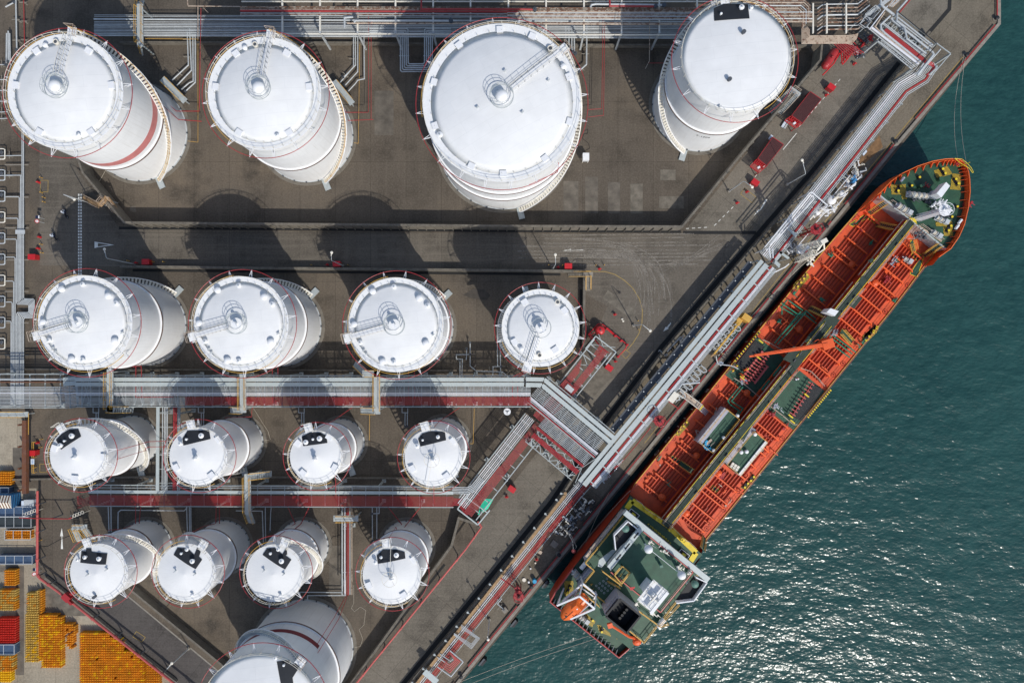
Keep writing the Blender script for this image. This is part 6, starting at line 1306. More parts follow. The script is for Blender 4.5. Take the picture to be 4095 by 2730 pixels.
ship_clutter('mast_fittings', 'white', [('B4', [(1500, 470), (1570, 430), (1600, 470), (1540, 520)])], 16, 7., 1.3, 2.)
ship_clutter('bow_red_gear', 'red', [('B4', [(1420, 290), (1480, 300), (1480, 330), (1420, 310)]), ('B4', [(1770, 455), (1830, 445), (1830, 470), (1770, 470)]), ('B4', [(1690, 90), (1740, 90), (1760, 130), (1690, 130)])], 5, 6.02)
m = MB(); m.tube(WL('B4', [(1712, 70), (1770, 75), (1815, 110), (1850, 150), (1868, 185), (1860, 190), (1830, 150), (1760, 110), (1712, 70)], 7.8), .05, 5); m.bar(W('B4', 1740, 140, 7.), W('B4', 1838, 103, 9.), .1); m.build('bow_hoop', 'yellow_b', ship)
MB().poly(WL('B4', [(1325, 565), (1385, 570), (1398, 625)], 6.03)).build('yellow_landing', 'yellow_b', ship)
m = MB(); m.bars(WL('B4', [(1150, 430), (1340, 560)], 6.1), .3, .2); m.bars(WL('B4', [(1405, 632), (1600, 762)], 6.1), .3, .2); rails(m, WL('B4', [(1165, 425), (1335, 548)], 6.), 1.); rails(m, WL('B4', [(1415, 625), (1595, 752)], 6.), 1.); m.build('forecastle_railing', 'cream_pipe', ship)
m = MB(); rails(m, WL('B4', [(1330, 570), (1330, 640), (1275, 672), (1215, 650)], 5.8), 1.); rails(m, WL('B4', [(1400, 640), (1330, 700), (1350, 750), (1300, 745)], 5.8), 1.); m.build('stair_head_railing', 'cream_pipe', ship)
m = MB(); q = WL('B4', [(640, 1355), (672, 1322), (742, 1345), (708, 1388)], 8.4); m.prism([(p.x, p.y) for p in q], 5.9, 8.4); m.build('white_locker', 'white', ship)
cp = W('C4', 1410, 262, 6.); m = MB().cyl(cp, .75, 3.1, 8.2, 18); m.cyl(cp, 1.05, 8.2, 8.5, 18); m.box(cp + Vector((0, 0, 3.1)), (2., 1.6, 1.3), .3)
cr_ = m.build('crane_pedestal', 'orange', ship)
tip = W('C4', 865, 358, 8.6); hd = Vector((cp.x, cp.y, 9.2)); m = MB(); dd = (tip - hd); vv = Vector((dd.y, -dd.x, 0)).normalized()
m.add([hd + vv * .42, hd - vv * .42, tip - vv * .2, tip + vv * .2] + [p + Vector((0, 0, .5)) for p in (hd + vv * .42, hd - vv * .42, tip - vv * .2, tip + vv * .2)], [(3, 2, 1, 0), (4, 5, 6, 7), (0, 1, 5, 4), (1, 2, 6, 5), (2, 3, 7, 6), (3, 0, 4, 7)]); m.box(tip + Vector((-.3, -.1, .1)), (1., .3, .35), .16); m.build('crane_boom', 'orange', cr_)
m = MB(); rails(m, WL('C4', [(1350, 250), (1380, 225), (1450, 240), (1445, 300), (1380, 315), (1350, 250)], 8.3), .9, .035, step=.8); m.tube([hd + Vector((0, 0, .9)), tip + Vector((0, 0, .45))], .04, 4); m.build('crane_railing', 'orange', cr_)
def house(bl, br, strip_b, name):
 m = MB(); m.prism([SH(a_, b_)[:2] for a_, b_ in ((6.9, bl), (14.4, bl), (14.4, br), (6.9, br))], 3.05, 5.7); h_ = m.build(name, 'green_light', ship)
 m = MB(); m.prism([SH(a_, b_)[:2] for a_, b_ in ((6.85, strip_b[0]), (14.45, strip_b[0]), (14.45, strip_b[1]), (6.85, strip_b[1]))], 3.05, 5.95); m.build('house_side', 'white' if strip_b[0] > 0 else 'shipgrey', h_)
 m = MB(); rails(m, [SH(6.9, bl, 5.7), SH(14.4, bl, 5.7), SH(14.4, br, 5.7), SH(6.9, br, 5.7), SH(6.9, bl, 5.7)], 1., .03); m.build('roof_railing', 'yellow', h_); return h_
P('shipgrey', (.42, .42, .47), .5, var=.12, scale=2, grime=.2)
hl = house(-4.8, -1.9, (-5.0, -4.05), 'pump_house'); hr = house(1.4, 4.4, (4.2, 4.75), 'paint_house')
m = MB(); m.prism([(p.x, p.y) for p in WL('C4', [(850, 955), (885, 980), (760, 1110), (725, 1080)], 5.8)], 5.71, 5.85); m.prism([(p.x, p.y) for p in WL('C4', [(735, 1090), (770, 1115), (645, 1270), (612, 1240)], 5.8)], 5.71, 5.83); m.build('house_side', 'shipgrey', hr)
m = MB()
for c, x, y, r in (('C4', 615, 1045, .28), ('C4', 530, 1150, .28), ('C4', 760, 1165, .3), ('C4', 805, 1160, .3), ('C4', 875, 1015, .3), ('C4', 730, 860, .25)): p = W(c, x, y, 6.1); m.cyl(p, r, 5.7, 6.3, 10); m.dome((p.x, p.y, 6.3), r * 1.2, .2, 10, 3, full=True)
m.build('mushroom_vent', 'white', ship)
m = MB(); m.bars(WL('C4', [(445, 1120), (515, 1060)], 6.), .45, .15); m.bars(WL('C4', [(470, 1150), (540, 1080)], 6.), .12, .1); m.build('timber', 'cream_pipe', ship)
m = MB()
for i in range(9): p = W('C4', rr2.uniform(450, 520), rr2.uniform(1070, 1160), 5.95); m.box(p, (.6, .35, .3), rr2.uniform(0, 3))
m.build('blue_bundles', 'blue_bright', ship)
m = MB()
for i in range(3):
 for j in range(2): p = W('C4', 690 + i * 22 - j * 14, 1262 + i * 14 + j * 22, 5.95); m.box(p, (.5, .42, .45), SA)
m.build('white_crates', 'white_c', ship)
m = MB(); rails(m, WL('C4', [(545, 790), (520, 870), (420, 1000), (370, 975), (385, 1020), (355, 1060)], 3.05), 1., .04); m.build('side_railing', 'cream_pipe', ship)
MB().prism([(p.x, p.y) for p in WL('C4', [(600, 780), (640, 800), (395, 1080), (360, 1055)], 3.1)], 3.02, 3.08).build('house_shadow_sheet', 'dark_deck', ship)  # dark sheet paints the pump house's shadow onto the deck
# ---- accommodation
def blk(name, a0, a1, b0_, b1_, z0, z1, mat, par=ship):
 m = MB(); m.prism([SH(a_, b_)[:2] for a_, b_ in ((a0, b0_), (a1, b0_), (a1, b1_), (a0, b1_))], z0, z1); return m.build(name, mat, par)
acc = blk('accommodation', -21.4, -10.6, -8.0, 8.1, 6., 9., 'shipgrey')
blk('funnel_deck_house', -25.6, -21.42, -6.0, 8.2, 6., 8.98, 'shipgrey')
blk('boat_deck', -21.5, -10.5, -8.05, 8.15, 9.001, 9.06, 'green_deck', acc); blk('boat_deck', -25.7, -21.52, -6.05, 8.25, 8.99, 9.05, 'green_deck', acc)
blk('boat_deck', -28.5, -25.8, -1.5, 8.2, 7.4, 7.5, 'green_light', acc)
wh = blk('wheelhouse', -19.2, -10.7, -4.9, 5.6, 9.06, 13.4, 'white', acc)
blk('wheelhouse_roof', -19.3, -10.6, -5., 5.7, 13.4, 13.5, 'green_light', wh)
m = MB()
for p, q in (((-10.7, -4.9), (-10.7, 5.6)), ((-10.7, 5.6), (-19.2, 5.6)), ((-19.2, 5.6), (-19.2, -4.9))): m.bar(SH(*p, 13.62), SH(*q, 13.62), .16, .3)
m.build('roof_edge', 'red_pale', wh)
m = MB(); m.prism([SH(a_, b_)[:2] for a_, b_ in ((-10.6, -9.2), (-9.7, -9.2), (-9.7, 8.5), (-10.6, 8.5))], 12.4, 13.6); m.build('bridge_front', 'duct', acc)
m = MB(); m.prism([SH(a_, b_)[:2] for a_, b_ in ((-10.62, -5.9), (-18.9, -5.9), (-18.9, -5.05), (-10.62, -5.05))], 13., 13.62); m.build('bridge_side', 'duct', acc)
m = MB()
for i in range(3): m.prism([SH(-12.5 - i * 2.3 + a_, -5.55 + b_)[:2] for a_, b_ in ((0, 0), (1.2, 0), (1.2, .25), (0, .25))], 13.62, 13.64)
m.build('slot', 'black', acc)
for nm, c, fl, par in (('left', 'D4', [(852, 205), (958, 290), (765, 452), (750, 440), (738, 322)], 1), ('right', 'D4', [(1415, 668), (1508, 712), (1400, 862), (1255, 882)], 1)):
 q = WL(c, fl, 12.5); m = MB(); m.prism([(p.x, p.y) for p in q], 12.3, 12.5); w_ = m.build('bridge_wing', 'black', acc)
 m = MB(); idx = [(4, 0), (3, 4), (0, 1)] if nm == 'left' else [(0, 1), (1, 2), (2, 3)]
 for i, j in idx: m.bar(q[i] + Vector((0, 0, .5)), q[j] + Vector((0, 0, .5)), .18, 1.1)
 m.build('wing_bulwark', 'white', w_)
 p = W(c, *((838, 275) if nm == 'left' else (1418, 738)), 13.); m = MB().cyl(p, .5, 12.5, 13.3, 16); m.dome((p.x, p.y, 13.3), .62, .3, 16, 4); m.build('compass_stand', 'teal', w_)
 m = MB(); g_ = sum(q, Vector()) / len(q); m.bar((g_.x, g_.y, 9), (g_.x, g_.y, 12.3), .4); m.build('wing_support', 'white', w_)
m = MB(); m.prism([(p.x, p.y) for p in WL('D4', [(735, 455), (762, 460), (640, 602), (608, 592), (618, 540)], 11.)], 10.7, 11.); m.build('side_platform', 'duct', acc)
m = MB(); rails(m, [SH(-10.6, -8.0, 9.06), SH(-21.4, -8.0, 9.06), SH(-21.4, -6., 9.06), SH(-25.6, -6., 9.06), SH(-25.6, -1.5, 9.06)], 1.05, .05); rails(m, [SH(-25.6, 3.5, 9.06), SH(-25.6, 8.2, 9.06), SH(-10.8, 8.1, 9.06)], 1.05, .05)
rails(m, WL('D4', [(480, 735), (600, 830), (740, 940)], 9.06), 1.05, .05); rails(m, WL('D4', [(900, 920), (1120, 1080), (1190, 1060)], 9.4), 1.05, .05); rails(m, WL('D4', [(640, 620), (800, 740)], 11), 1., .05); m.build('deck_railing', 'yellow', acc)
m = MB(); rails(m, WL('D4', [(805, 575), (868, 630), (800, 720), (740, 650)], 13.5), 1.1, .07, closed=True); rails(m, WL('D4', [(1280, 900), (1110, 1080)], 12), 1., .04); m.build('roof_railing', 'yellow', acc)
m = MB(); rails(m, [SH(-10.9, 5.2, 13.5), SH(-18.9, 5.2, 13.5)], 1.05, .035); m.build('roof_railing', 'cream_pipe', acc)
ship_clutter('roof_fittings', 'white_c', [('D4', [(1030, 360), (1180, 470), (1170, 490), (1020, 380)]), ('D4', [(1250, 560), (1380, 640), (1370, 660), (1240, 580)]), ('D4', [(900, 880), (1130, 1000), (1110, 1020), (890, 900)])], 9, 13.5)
for c, x, y in (('D4', 1033, 450), ('D4', 1310, 668)):
 p = W(c, x, y, 16.4); m = MB().cyl(p, .16, 13.5, 15.7, 10); m.build('dome_post', 'white', acc); m = MB().ball((p.x, p.y, 16.3), .72, 18, (1, 1, 1.05)); m.build('satellite_dome', 'white', acc, smooth=True)
MB().tube([W('D4', 1060, 465, 16.), W('D4', 1285, 645, 16.)], .045, 5).build('aerial_wire', 'white', acc)
p = W('D4', 1135, 585, 14.2); MB().cyl(p, .22, 13.5, 14.6, 10).box((p.x, p.y, 14.6), (.5, .4, .3), .3).build('compass', 'teal', acc)
rb = W('D4', 1015, 745, 13.5); m = MB(); m.add([rb + SD * 1. + SN * .8, rb - SD * 1. + SN * .8, rb - SD * 1. - SN * .8, rb + SD * 1. - SN * .8] + [rb + Vector((0, 0, 4.8)) + d for d in (SD * .8 + SN * .5, -SD * .8 + SN * .5, -SD * .8 - SN * .5, SD * .8 - SN * .5)], [(3, 2, 1, 0), (4, 5, 6, 7), (0, 1, 5, 4), (1, 2, 6, 5), (2, 3, 7, 6), (3, 0, 4, 7)])
m.box(rb + Vector((0, 0, 4.9)), (4.2, 3.0, .15), SA); m.box(rb + Vector((0, 0, 5.4)), (1.2, .8, 1.), SA); rm = m.build('radar_mast', 'white', acc)
m = MB(); c_ = rb + Vector((0, 0, 6.2)) + SN * 1.0; m.box(c_, (4.3, .5, .4), SA + .0); m.cyl(c_, .25, 18.4, c_.z, 10); m.build('radar_scanner', 'white', rm)
m = MB(); rails(m, [rb + Vector((0, 0, 4.95)) + d for d in (SD * 2. + SN * 1.45, -SD * 2. + SN * 1.45, -SD * 2. - SN * 1.45, SD * 2. - SN * 1.45, SD * 2. + SN * 1.45)], .9, .03, step=1.); m.build('mast_railing', 'white_c', rm)
m = MB(); m.bar(rb + Vector((0, 0, 4)), rb + Vector((0, 0, 8)) - SN * .8, .16); m.bar(rb + Vector((0, 0, 7)) - SN * 1.8, rb + Vector((0, 0, 7)) + SN * .9, .1); m.bar(rb + Vector((0, 0, 6)) - SD * 1.5, rb + Vector((0, 0, 6)) + SD * .6, .1); m.build('signal_yard', 'white_c', rm)
MB().add([p for p in WL('D4', [(870, 770), (920, 762), (915, 775), (885, 795)], 15.2)], [(0, 1, 2, 3)]).build('flag', 'red_bright', acc)
fz = 14.; fq = [SH(-21.6, -1.1), SH(-21.6, 3.3), SH(-25.3, 3.3), SH(-25.3, -1.1)]; fc = sum(fq, Vector()) / 4
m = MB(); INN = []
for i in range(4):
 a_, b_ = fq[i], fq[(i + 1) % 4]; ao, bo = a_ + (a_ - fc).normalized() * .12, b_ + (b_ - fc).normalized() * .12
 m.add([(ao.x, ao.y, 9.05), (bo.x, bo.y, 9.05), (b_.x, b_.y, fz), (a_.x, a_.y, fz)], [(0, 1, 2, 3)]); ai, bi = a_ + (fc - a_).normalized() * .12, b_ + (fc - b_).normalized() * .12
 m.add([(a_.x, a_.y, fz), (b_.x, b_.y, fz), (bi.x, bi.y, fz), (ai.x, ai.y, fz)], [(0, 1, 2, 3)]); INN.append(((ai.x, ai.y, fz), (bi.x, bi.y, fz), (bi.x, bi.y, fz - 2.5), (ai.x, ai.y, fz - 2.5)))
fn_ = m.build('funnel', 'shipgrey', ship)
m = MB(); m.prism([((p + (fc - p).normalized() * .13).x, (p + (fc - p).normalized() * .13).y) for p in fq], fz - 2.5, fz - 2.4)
for q in INN: m.add(q, [(0, 1, 2, 3)])  # inner walls black: darkness of the deep opening put into their colour
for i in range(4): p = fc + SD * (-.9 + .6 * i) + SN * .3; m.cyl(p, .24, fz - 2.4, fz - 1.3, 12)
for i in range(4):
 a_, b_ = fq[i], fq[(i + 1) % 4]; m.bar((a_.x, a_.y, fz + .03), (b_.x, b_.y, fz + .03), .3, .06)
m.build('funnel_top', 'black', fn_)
m = MB(); a_, b_ = SH(-21.9, -1.2, 13.5) - SN * .06, SH(-25.1, -1.2, 13.5) - SN * .06; m.bar(a_, b_, .05, .35); m.build('funnel_band', 'navy', fn_)
def ftx(x, y): q = SH(-24.9 + x, -1.22 - .05 * (13 - 12.3 - y) - .04, 12.3 + y); return q
text_mesh('funnel_lettering', 'XCCOXN', .62, 'navy', fn_, lambda x, y: SH(-22. - x * 1.05, -1.27 - (.9 - y) * .11, 12.35 + y))
MB().tube([SH(-18.8, 7.2, 8.), SH(-20.6, 7.2, 8.)], .01, 4)
for a_, b_, z_ in ((-21.2, 8.4, 9.9), (-22.2, -7.2, 7.2)):
 p = SH(a_, b_, z_); m = MB().tube([p - SD * .9, p + SD * .9], .4, 12); m.box(p - Vector((0, 0, .4)), (1.5, .5, .25), SA); m.build('life_raft', 'white', ship)
m = MB(); m.tube([p for p in WL('D4', [(700, 1075), (760, 1110), (870, 1180), (920, 1195)], 9.2)], .22, 6); m.box(W('D4', 710, 1085, 9.3), (.9, .8, .6), .3); m.build('stern_crane_boom', 'orange', ship)
p = W('D4', 920, 1190, 7.5); m = MB().cyl(p, .55, 6., 9., 14); m.ball((p.x, p.y, 9.1), .8, 10, (1, .8, .6)); m.build('stern_crane_post', 'orange', ship)
strip_ = WL('D4', [(850, 110), (895, 45), (1185, 245), (1430, 478), (1385, 548)], 6.1)
MB().bars(strip_, .95, .05).build('yellow_walkway', 'yellow_b', ship); MB().bars([W('D4', 1165, 235, 6.1), W('D4', 1195, 215, 6.1)], 1.0, .05).build('yellow_walkway', 'yellow_b', ship)
for x, y in ((1015, 125), (1040, 142), (1058, 158), (1108, 200), (1130, 215), (1215, 290), (1242, 303), (1308, 365), (1330, 380)):
 p = W('D4', x, y, 6.9); m = MB().cyl(p, .32, 6.02, 6.85, 14); m.annulus(p, .25, .34, 6.85, 6.92, 14); m.build('yellow_drum', 'yellow_b', ship)
m = MB(); rails(m, WL('D4', [(925, 30), (970, 60), (1000, 105), (1180, 215), (1340, 370), (1370, 380), (1420, 430)], 6.), 1., .035); m.build('poop_front_railing', 'cream_pipe', ship)
for x, y, a_ in ((905, 155, 0), (1325, 490, 0)): p = W('D4', x, y, 6.2); m = MB().box(p, (1.0, 1.9, .3), SA); o = m.build('skylight', 'black', ship); MB().bars([p + SD * s * .5 + SN * q * .95 + Vector((0, 0, .17)) for s, q in ((-1, -1), (1, -1), (1, 1), (-1, 1))], .08, closed=True).build('skylight_frame', 'white', o); MB().box(p + Vector((0, 0, .25)), (.4, .7, .3), SA).build('yellow_winch', 'yellow_b', o)
m = MB()
for i in range(5):
 for j in range(4): p = W('D4', 1040 + i * 32 + j * 18 - 8, 240 + i * 26 - j * 4 + j * 22, 6.05); m.annulus(p, .08, .13, 6.01, 6.06, 8)
m.build('deck_rings', 'yellow_b', ship)
m = MB()
for i in range(5):
 for j in range(4): p = W('D4', 595 + i * 30 + j * 22, 770 - i * 20 + j * 20 - 15, 9.1); m.annulus(p, .12, .19, 9.06, 9.1, 10)
m.build('deck_sockets', 'grey_pipe', ship)
m = MB(); rails(m, WL('D4', [(540, 440), (810, 115), (860, 150), (880, 190)], 9.2), 1.05, .05); m.prism([(p.x, p.y) for p in WL('D4', [(800, 120), (815, 112), (520, 520), (500, 510)], 9.)], 8.9, 9.); m.build('outer_walkway', 'cream_pipe', acc)
m = MB(); m.prism([(p.x, p.y) for p in WL('D4', [(555, 590), (568, 600), (495, 735), (455, 720)], 8.)], 6.1, 8.); m.build('deck_house', 'shipgrey', ship)
for k, (s, q) in enumerate(zip('XIIMO', (31.5, 29.2, 26.9, 24.6, 22.3))):
 text_mesh('hull_lettering', s, 1.8, 'white_c', ship, lambda x, y, q=q: SH(q - x, -8.27, 1.3 + y))
for k, (s, q) in enumerate(zip('BMIIINO', (15.8, 13.3, 11.2, 9.1, 7.2, 4.6, 1.6))):
 text_mesh('hull_lettering', s, 1.8, 'white_c', ship, lambda x, y, q=q: SH(q - x, -8.27, 1.3 + y))
# ---- free-fall lifeboat and its davit
lbc = W('Z7', 920, 1140, 9.6); lb = thing('lifeboat', 'bright orange enclosed lifeboat hanging over the tanker stern', 'lifeboat', lbc)
u = (SD * -1 + Vector((0, 0, -.38))).normalized(); v = SN.copy(); w3 = v.cross(u).normalized()
if w3.z < 0: w3 = -w3
def LP(x, y, z): return lbc + u * x + v * y + w3 * z
m = MB(); st = [(-3.1, .7, .55), (-2.6, 1.05, .8), (-1.5, 1.3, 1.), (0, 1.38, 1.1), (1.4, 1.32, 1.05), (2.5, 1.05, .85), (3.2, .6, .5), (3.5, .12, .1)]; n = 14
for x, wy, hz in st: m.v += [LP(x, wy * math.cos(2 * PI * i / n), hz * math.sin(2 * PI * i / n) * (1 if math.sin(2 * PI * i / n) > 0 else .9)) for i in range(n)]
for j in range(len(st) - 1):
 for i in range(n): m.f.append((j * n + i, j * n + (i + 1) % n, (j + 1) * n + (i + 1) % n, (j + 1) * n + i))
m.f += [tuple(range(n)), tuple(range((len(st) - 1) * n, len(st) * n))]
m.build('boat_hull', 'boat_orange', lb, smooth=True)
m = MB(); vs = [LP(x, y, z) for z, k in ((.8, 1), (1.6, .8)) for x, y in ((-1.9 * k, -.8 * k), (-.3 * k, -.8 * k), (-.3 * k, .8 * k), (-1.9 * k, .8 * k))]; m.add(vs, [(3, 2, 1, 0), (4, 5, 6, 7), (0, 1, 5, 4), (1, 2, 6, 5), (2, 3, 7, 6), (3, 0, 4, 7)]); m.build('wheelhouse', 'boat_orange', lb)
m = MB(); m.tube([LP(-2.8, 0, .85), LP(-1, 0, 1.12), LP(1, .0, 1.14), LP(2.6, 0, .85), LP(3.3, 0, .4)], .035, 4); m.tube([LP(2.3, -1.1, .2), LP(1.4, -.5, 1.), LP(.8, .6, 1.), LP(1.6, 1.2, .35)], .035, 4); m.box(LP(1.9, -.1, 1.02), (.35, .3, .1), SA); m.build('grab_line', 'black', lb)
m = MB(); m.poly([LP(-1.25, -.1, 1.62), LP(-.95, -.1, 1.62), LP(-.95, .1, 1.62), LP(-1.25, .1, 1.62)]); m.build('white_mark', 'white', lb)
dv = thing('lifeboat_davit', 'white steel davit frame holding the orange lifeboat', 'davit', W('Z7', 1100, 900, 6))
m = MB()
for pts in ([(380, 1090, 9.5), (1070, 800, 12.5), (1550, 1190, 12.5), (800, 1515, 9.5)], [(560, 950, 8.), (1180, 410, 10.5), (1610, 760, 10.5), (1480, 960, 8.)]): m.bars(WL('Z7', pts), .3, .3)
for p, q in (((1070, 800, 12.5), (1180, 410, 10.5)), ((1550, 1190, 12.5), (1610, 760, 10.5)), ((910, 830, 9.), (1010, 630, 9.)), ((1170, 570, 9.5), (1520, 810, 9.5))): m.bar(W('Z7', *p), W('Z7', *q), .2)
for q in ((1180, 410, 10.5), (1610, 760, 10.5), (380, 1090, 9.5), (800, 1515, 9.5)):
 p = W('Z7', *q); z0 = 6.02; m.bar((p.x, p.y, z0) if q[2] > 10 else tuple(p + SD * 2.2 + Vector((0, 0, z0 - p.z))), p, .26)
m.build('davit_frame', 'white', dv)
m = MB(); 
for p, q in (((560, 950, 7.5), (1130, 600, 9.2)), ((1000, 1400, 7.5), (1450, 1000, 9.2))): m.bar(W('Z7', *p), W('Z7', *q), .2, .3)
m.build('launch_rail', 'shipgrey', dv)
W = _W
for o in (ship, lb, dv): o.location.z -= DZ
def rope(label, a, b_, sag=.6, r=.032, n=10):
 pts = [a.lerp(b_, i / n) - Vector((0, 0, sag * 4 * (i / n) * (1 - i / n))) for i in range(n + 1)]
 o = MB().tube(pts, r, 5).build('mooring_rope', 'rope'); return tag(o, label, 'rope', 'mooring ropes of the tanker')
rope('left one of the two long bow ropes to the top bollard', W('A4', 1785, 480, .5), W('B4', 1752, 140, 5.), 2.)
rope('right one of the two long bow ropes to the top bollard', W('A4', 1800, 480, .5), W('B4', 1808, 105, 5.3), 1.4)
rope('upper thin rope running from the tanker stern over the water', W('D3', 1830, 1160, 4.8), W('D3', -200, 1960, 1.), 2.)
rope('lower thin rope running from the tanker stern over the water', W('D3', 1850, 1195, 4.8), W('D3', -200, 2020, 1.), 2.)
rope('left thin rope from the jetty to the tanker quarter', W('D3', 1690, 470, .5), W('C3', 1090, 1380, 3.), 1.)
rope('right thin rope from the jetty to the tanker quarter', W('D3', 1720, 500, .5), W('D4', 700, -20, 2.), 1.)
rope('short rope below the loading arm to the tanker side', W('Y4', 1050, 1568, .5), W('Y4', 1310, 1330, 2.5), .4)
rope('short rope on the jetty side below the loading arm', W('B4', 0, 1400, .4), W('B4', 480, 915, 1.4), .4)
# ------------------------------------------------------------------ people
def person(label, loc, J, cloth, trousers, hat=None, hair='black', face=0.):
 """J: joints in local metres (x right, y forward, z up); one continuous skinned body"""
 names = list(J.keys()); bm_v = [J[n][:3] for n in names]; rad = [J[n][3] for n in names]
 E = [('pelvis', 'waist'), ('waist', 'chest'), ('chest', 'neck'), ('neck', 'head'), ('head', 'crown'), ('pelvis', 'hipL'), ('hipL', 'kneeL'), ('kneeL', 'ankL'), ('ankL', 'toeL'), ('pelvis', 'hipR'), ('hipR', 'kneeR'), ('kneeR', 'ankR'), ('ankR', 'toeR'),
   ('chest', 'shL'), ('shL', 'elL'), ('elL', 'wrL'), ('wrL', 'paL'), ('chest', 'shR'), ('shR', 'elR'), ('elR', 'wrR'), ('wrR', 'paR')]
 idx = {n: i for i, n in enumerate(names)}; edges = [(idx[a], idx[b_]) for a, b_ in E]
 for s, sg in (('L', -1), ('R', 1)):
  w_, p_ = Vector(J['wr' + s][:3]), Vector(J['pa' + s][:3]); d = (p_ - w_).normalized(); sd_ = d.cross(Vector((0, 0, 1)))
  sd_ = sd_.normalized() if sd_.length > .1 else Vector((0, 1, 0))
  for k, (o, L_) in enumerate(((-.036, .065), (-.012, .078), (.012, .074), (.034, .058), (-.05 * sg, .03))):
   a = p_ + sd_ * o + d * .01; b_ = a + d * L_ + Vector((0, 0, -.015))
   if k == 4: a = w_.lerp(p_, .5) + sd_ * o; b_ = a + d * .045 + sd_ * (.03 if o > 0 else -.03)
   i0 = len(bm_v); bm_v += [tuple(a), tuple(b_)]; rad += [.010, .008]; edges += [(idx['pa' + s], i0), (i0, i0 + 1)]
 me = bpy.data.meshes.new('person_body'); me.from_pydata(bm_v, edges, []); ob = bpy.data.objects.new('tmpbody', me); COL.objects.link(ob)
 md = ob.modifiers.new('skin', 'SKIN'); sk = me.skin_vertices[0].data
 for i, r in enumerate(rad): sk[i].radius = (r, r)
 sk[idx['pelvis']].use_root = True
 sb = ob.modifiers.new('sub', 'SUBSURF'); sb.levels = 1
 dg = bpy.context.evaluated_depsgraph_get(); m2 = bpy.data.meshes.new_from_object(ob.evaluated_get(dg)); bpy.data.objects.remove(ob)
 for mt in (cloth, trousers, 'skin', 'black'): m2.materials.append(M[mt])
 hd = Vector(J['head'][:3]); hz = J['pelvis'][2] + .02
 for p in m2.polygons:
  c = p.center; k = 0
  if (c - hd).length < .17: k = 2
  elif min((c - Vector(J['pa' + s][:3])).length for s in 'LR') < .1: k = 2
  elif min((c - Vector(J['ank' + s][:3])).length for s in 'LR') < .1 or min((c - Vector(J['toe' + s][:3])).length for s in 'LR') < .13: k = 3
  elif min((c - Vector(J[j][:3])).length for j in ('kneeL', 'kneeR', 'hipL', 'hipR')) < .26 or (c - Vector(J['ankL'][:3])).length < .32 or (c - Vector(J['ankR'][:3])).length < .32: k = 1
  if k == 1 and (c - Vector(J['chest'][:3])).length < .24: k = 0
  p.material_index = k
 m2.polygons.foreach_set('use_smooth', [True] * len(m2.polygons)); m2.name = 'person_body'
 root = thing('person', label, 'person', loc); root.rotation_euler = (0, 0, face)
 b = bpy.data.objects.new('body', m2); COL.objects.link(b); b.parent = root
 def local(mb, nm, mt):
  me_ = bpy.data.meshes.new(nm); me_.from_pydata([tuple(v) for v in mb.v], [], mb.f); me_.materials.append(M[mt]); o = bpy.data.objects.new(nm, me_); COL.objects.link(o); o.parent = root
 f = Vector((0, .1, 0)); m = MB()
 for s in (-1, 1): m.ball(hd + Vector((.033 * s, .088, .03)), .014, 8)
 local(m, 'eyes', 'black'); m = MB(); m.ball(hd + Vector((0, .105, 0)), .02, 8, (1, 1.2, 1.3)); m.box(hd + Vector((0, .095, -.045)), (.045, .012, .01))
 for s in (-1, 1): m.ball(hd + Vector((.098 * s, 0, .0)), .03, 8, (.4, .8, 1.2))
 local(m, 'face_features', 'skin')
 m = MB()
 if hat: m.dome(hd + Vector((0, -.01, .04)), .135, .12, 16, 5, full=True); m.cyl(hd + Vector((0, .03, 0)), .15, hd.z + .03, hd.z + .045, 16); local(m, 'helmet', hat)
 else: m.ball(hd + Vector((0, -.02, .035)), .115, 12, (1, 1.05, 1)); local(m, 'hair', hair)
 return root
def stand(bend=0., arm=(.3, .3), step=.1, yaw=0):
 c, s = math.cos(bend), math.sin(bend)
 def up(x, y, h): return (x, y * c + h * s, .93 + h * c - y * s)
 J = dict(pelvis=(0, 0, .93, .125), waist=(*up(0, 0, .18), .12), chest=(*up(0, 0, .40), .145), neck=(*up(0, .0, .58), .055), head=(*up(0, .03, .70), .092), crown=(*up(0, .02, .80), .075),
    hipL=(-.1, 0, .88, .1), kneeL=(-.12, step * .6, .49, .062), ankL=(-.12, step * .8, .08, .042), toeL=(-.13, step * .8 + .16, .03, .035), hipR=(.1, 0, .88, .1), kneeR=(.12, -step * .3, .49, .062), ankR=(.12, -step, .08, .042), toeR=(.13, -step + .16, .03, .035))
 for s_, sg, a in (('L', -1, arm[0]), ('R', 1, arm[1])):
  J['sh' + s_] = (*up(.19 * sg, 0, .5), .062); e = up(.24 * sg, .27 * math.sin(a), .5 - .27 * math.cos(a)); J['el' + s_] = (*e, .044)
  w_ = (e[0] - .03 * sg, e[1] + .25 * math.sin(a + .6), e[2] - .25 * math.cos(a + .6)); J['wr' + s_] = (*w_, .03); J['pa' + s_] = (w_[0], w_[1] + .08 * math.sin(a + .6), w_[2] - .08 * math.cos(a + .6), .034)
 return J
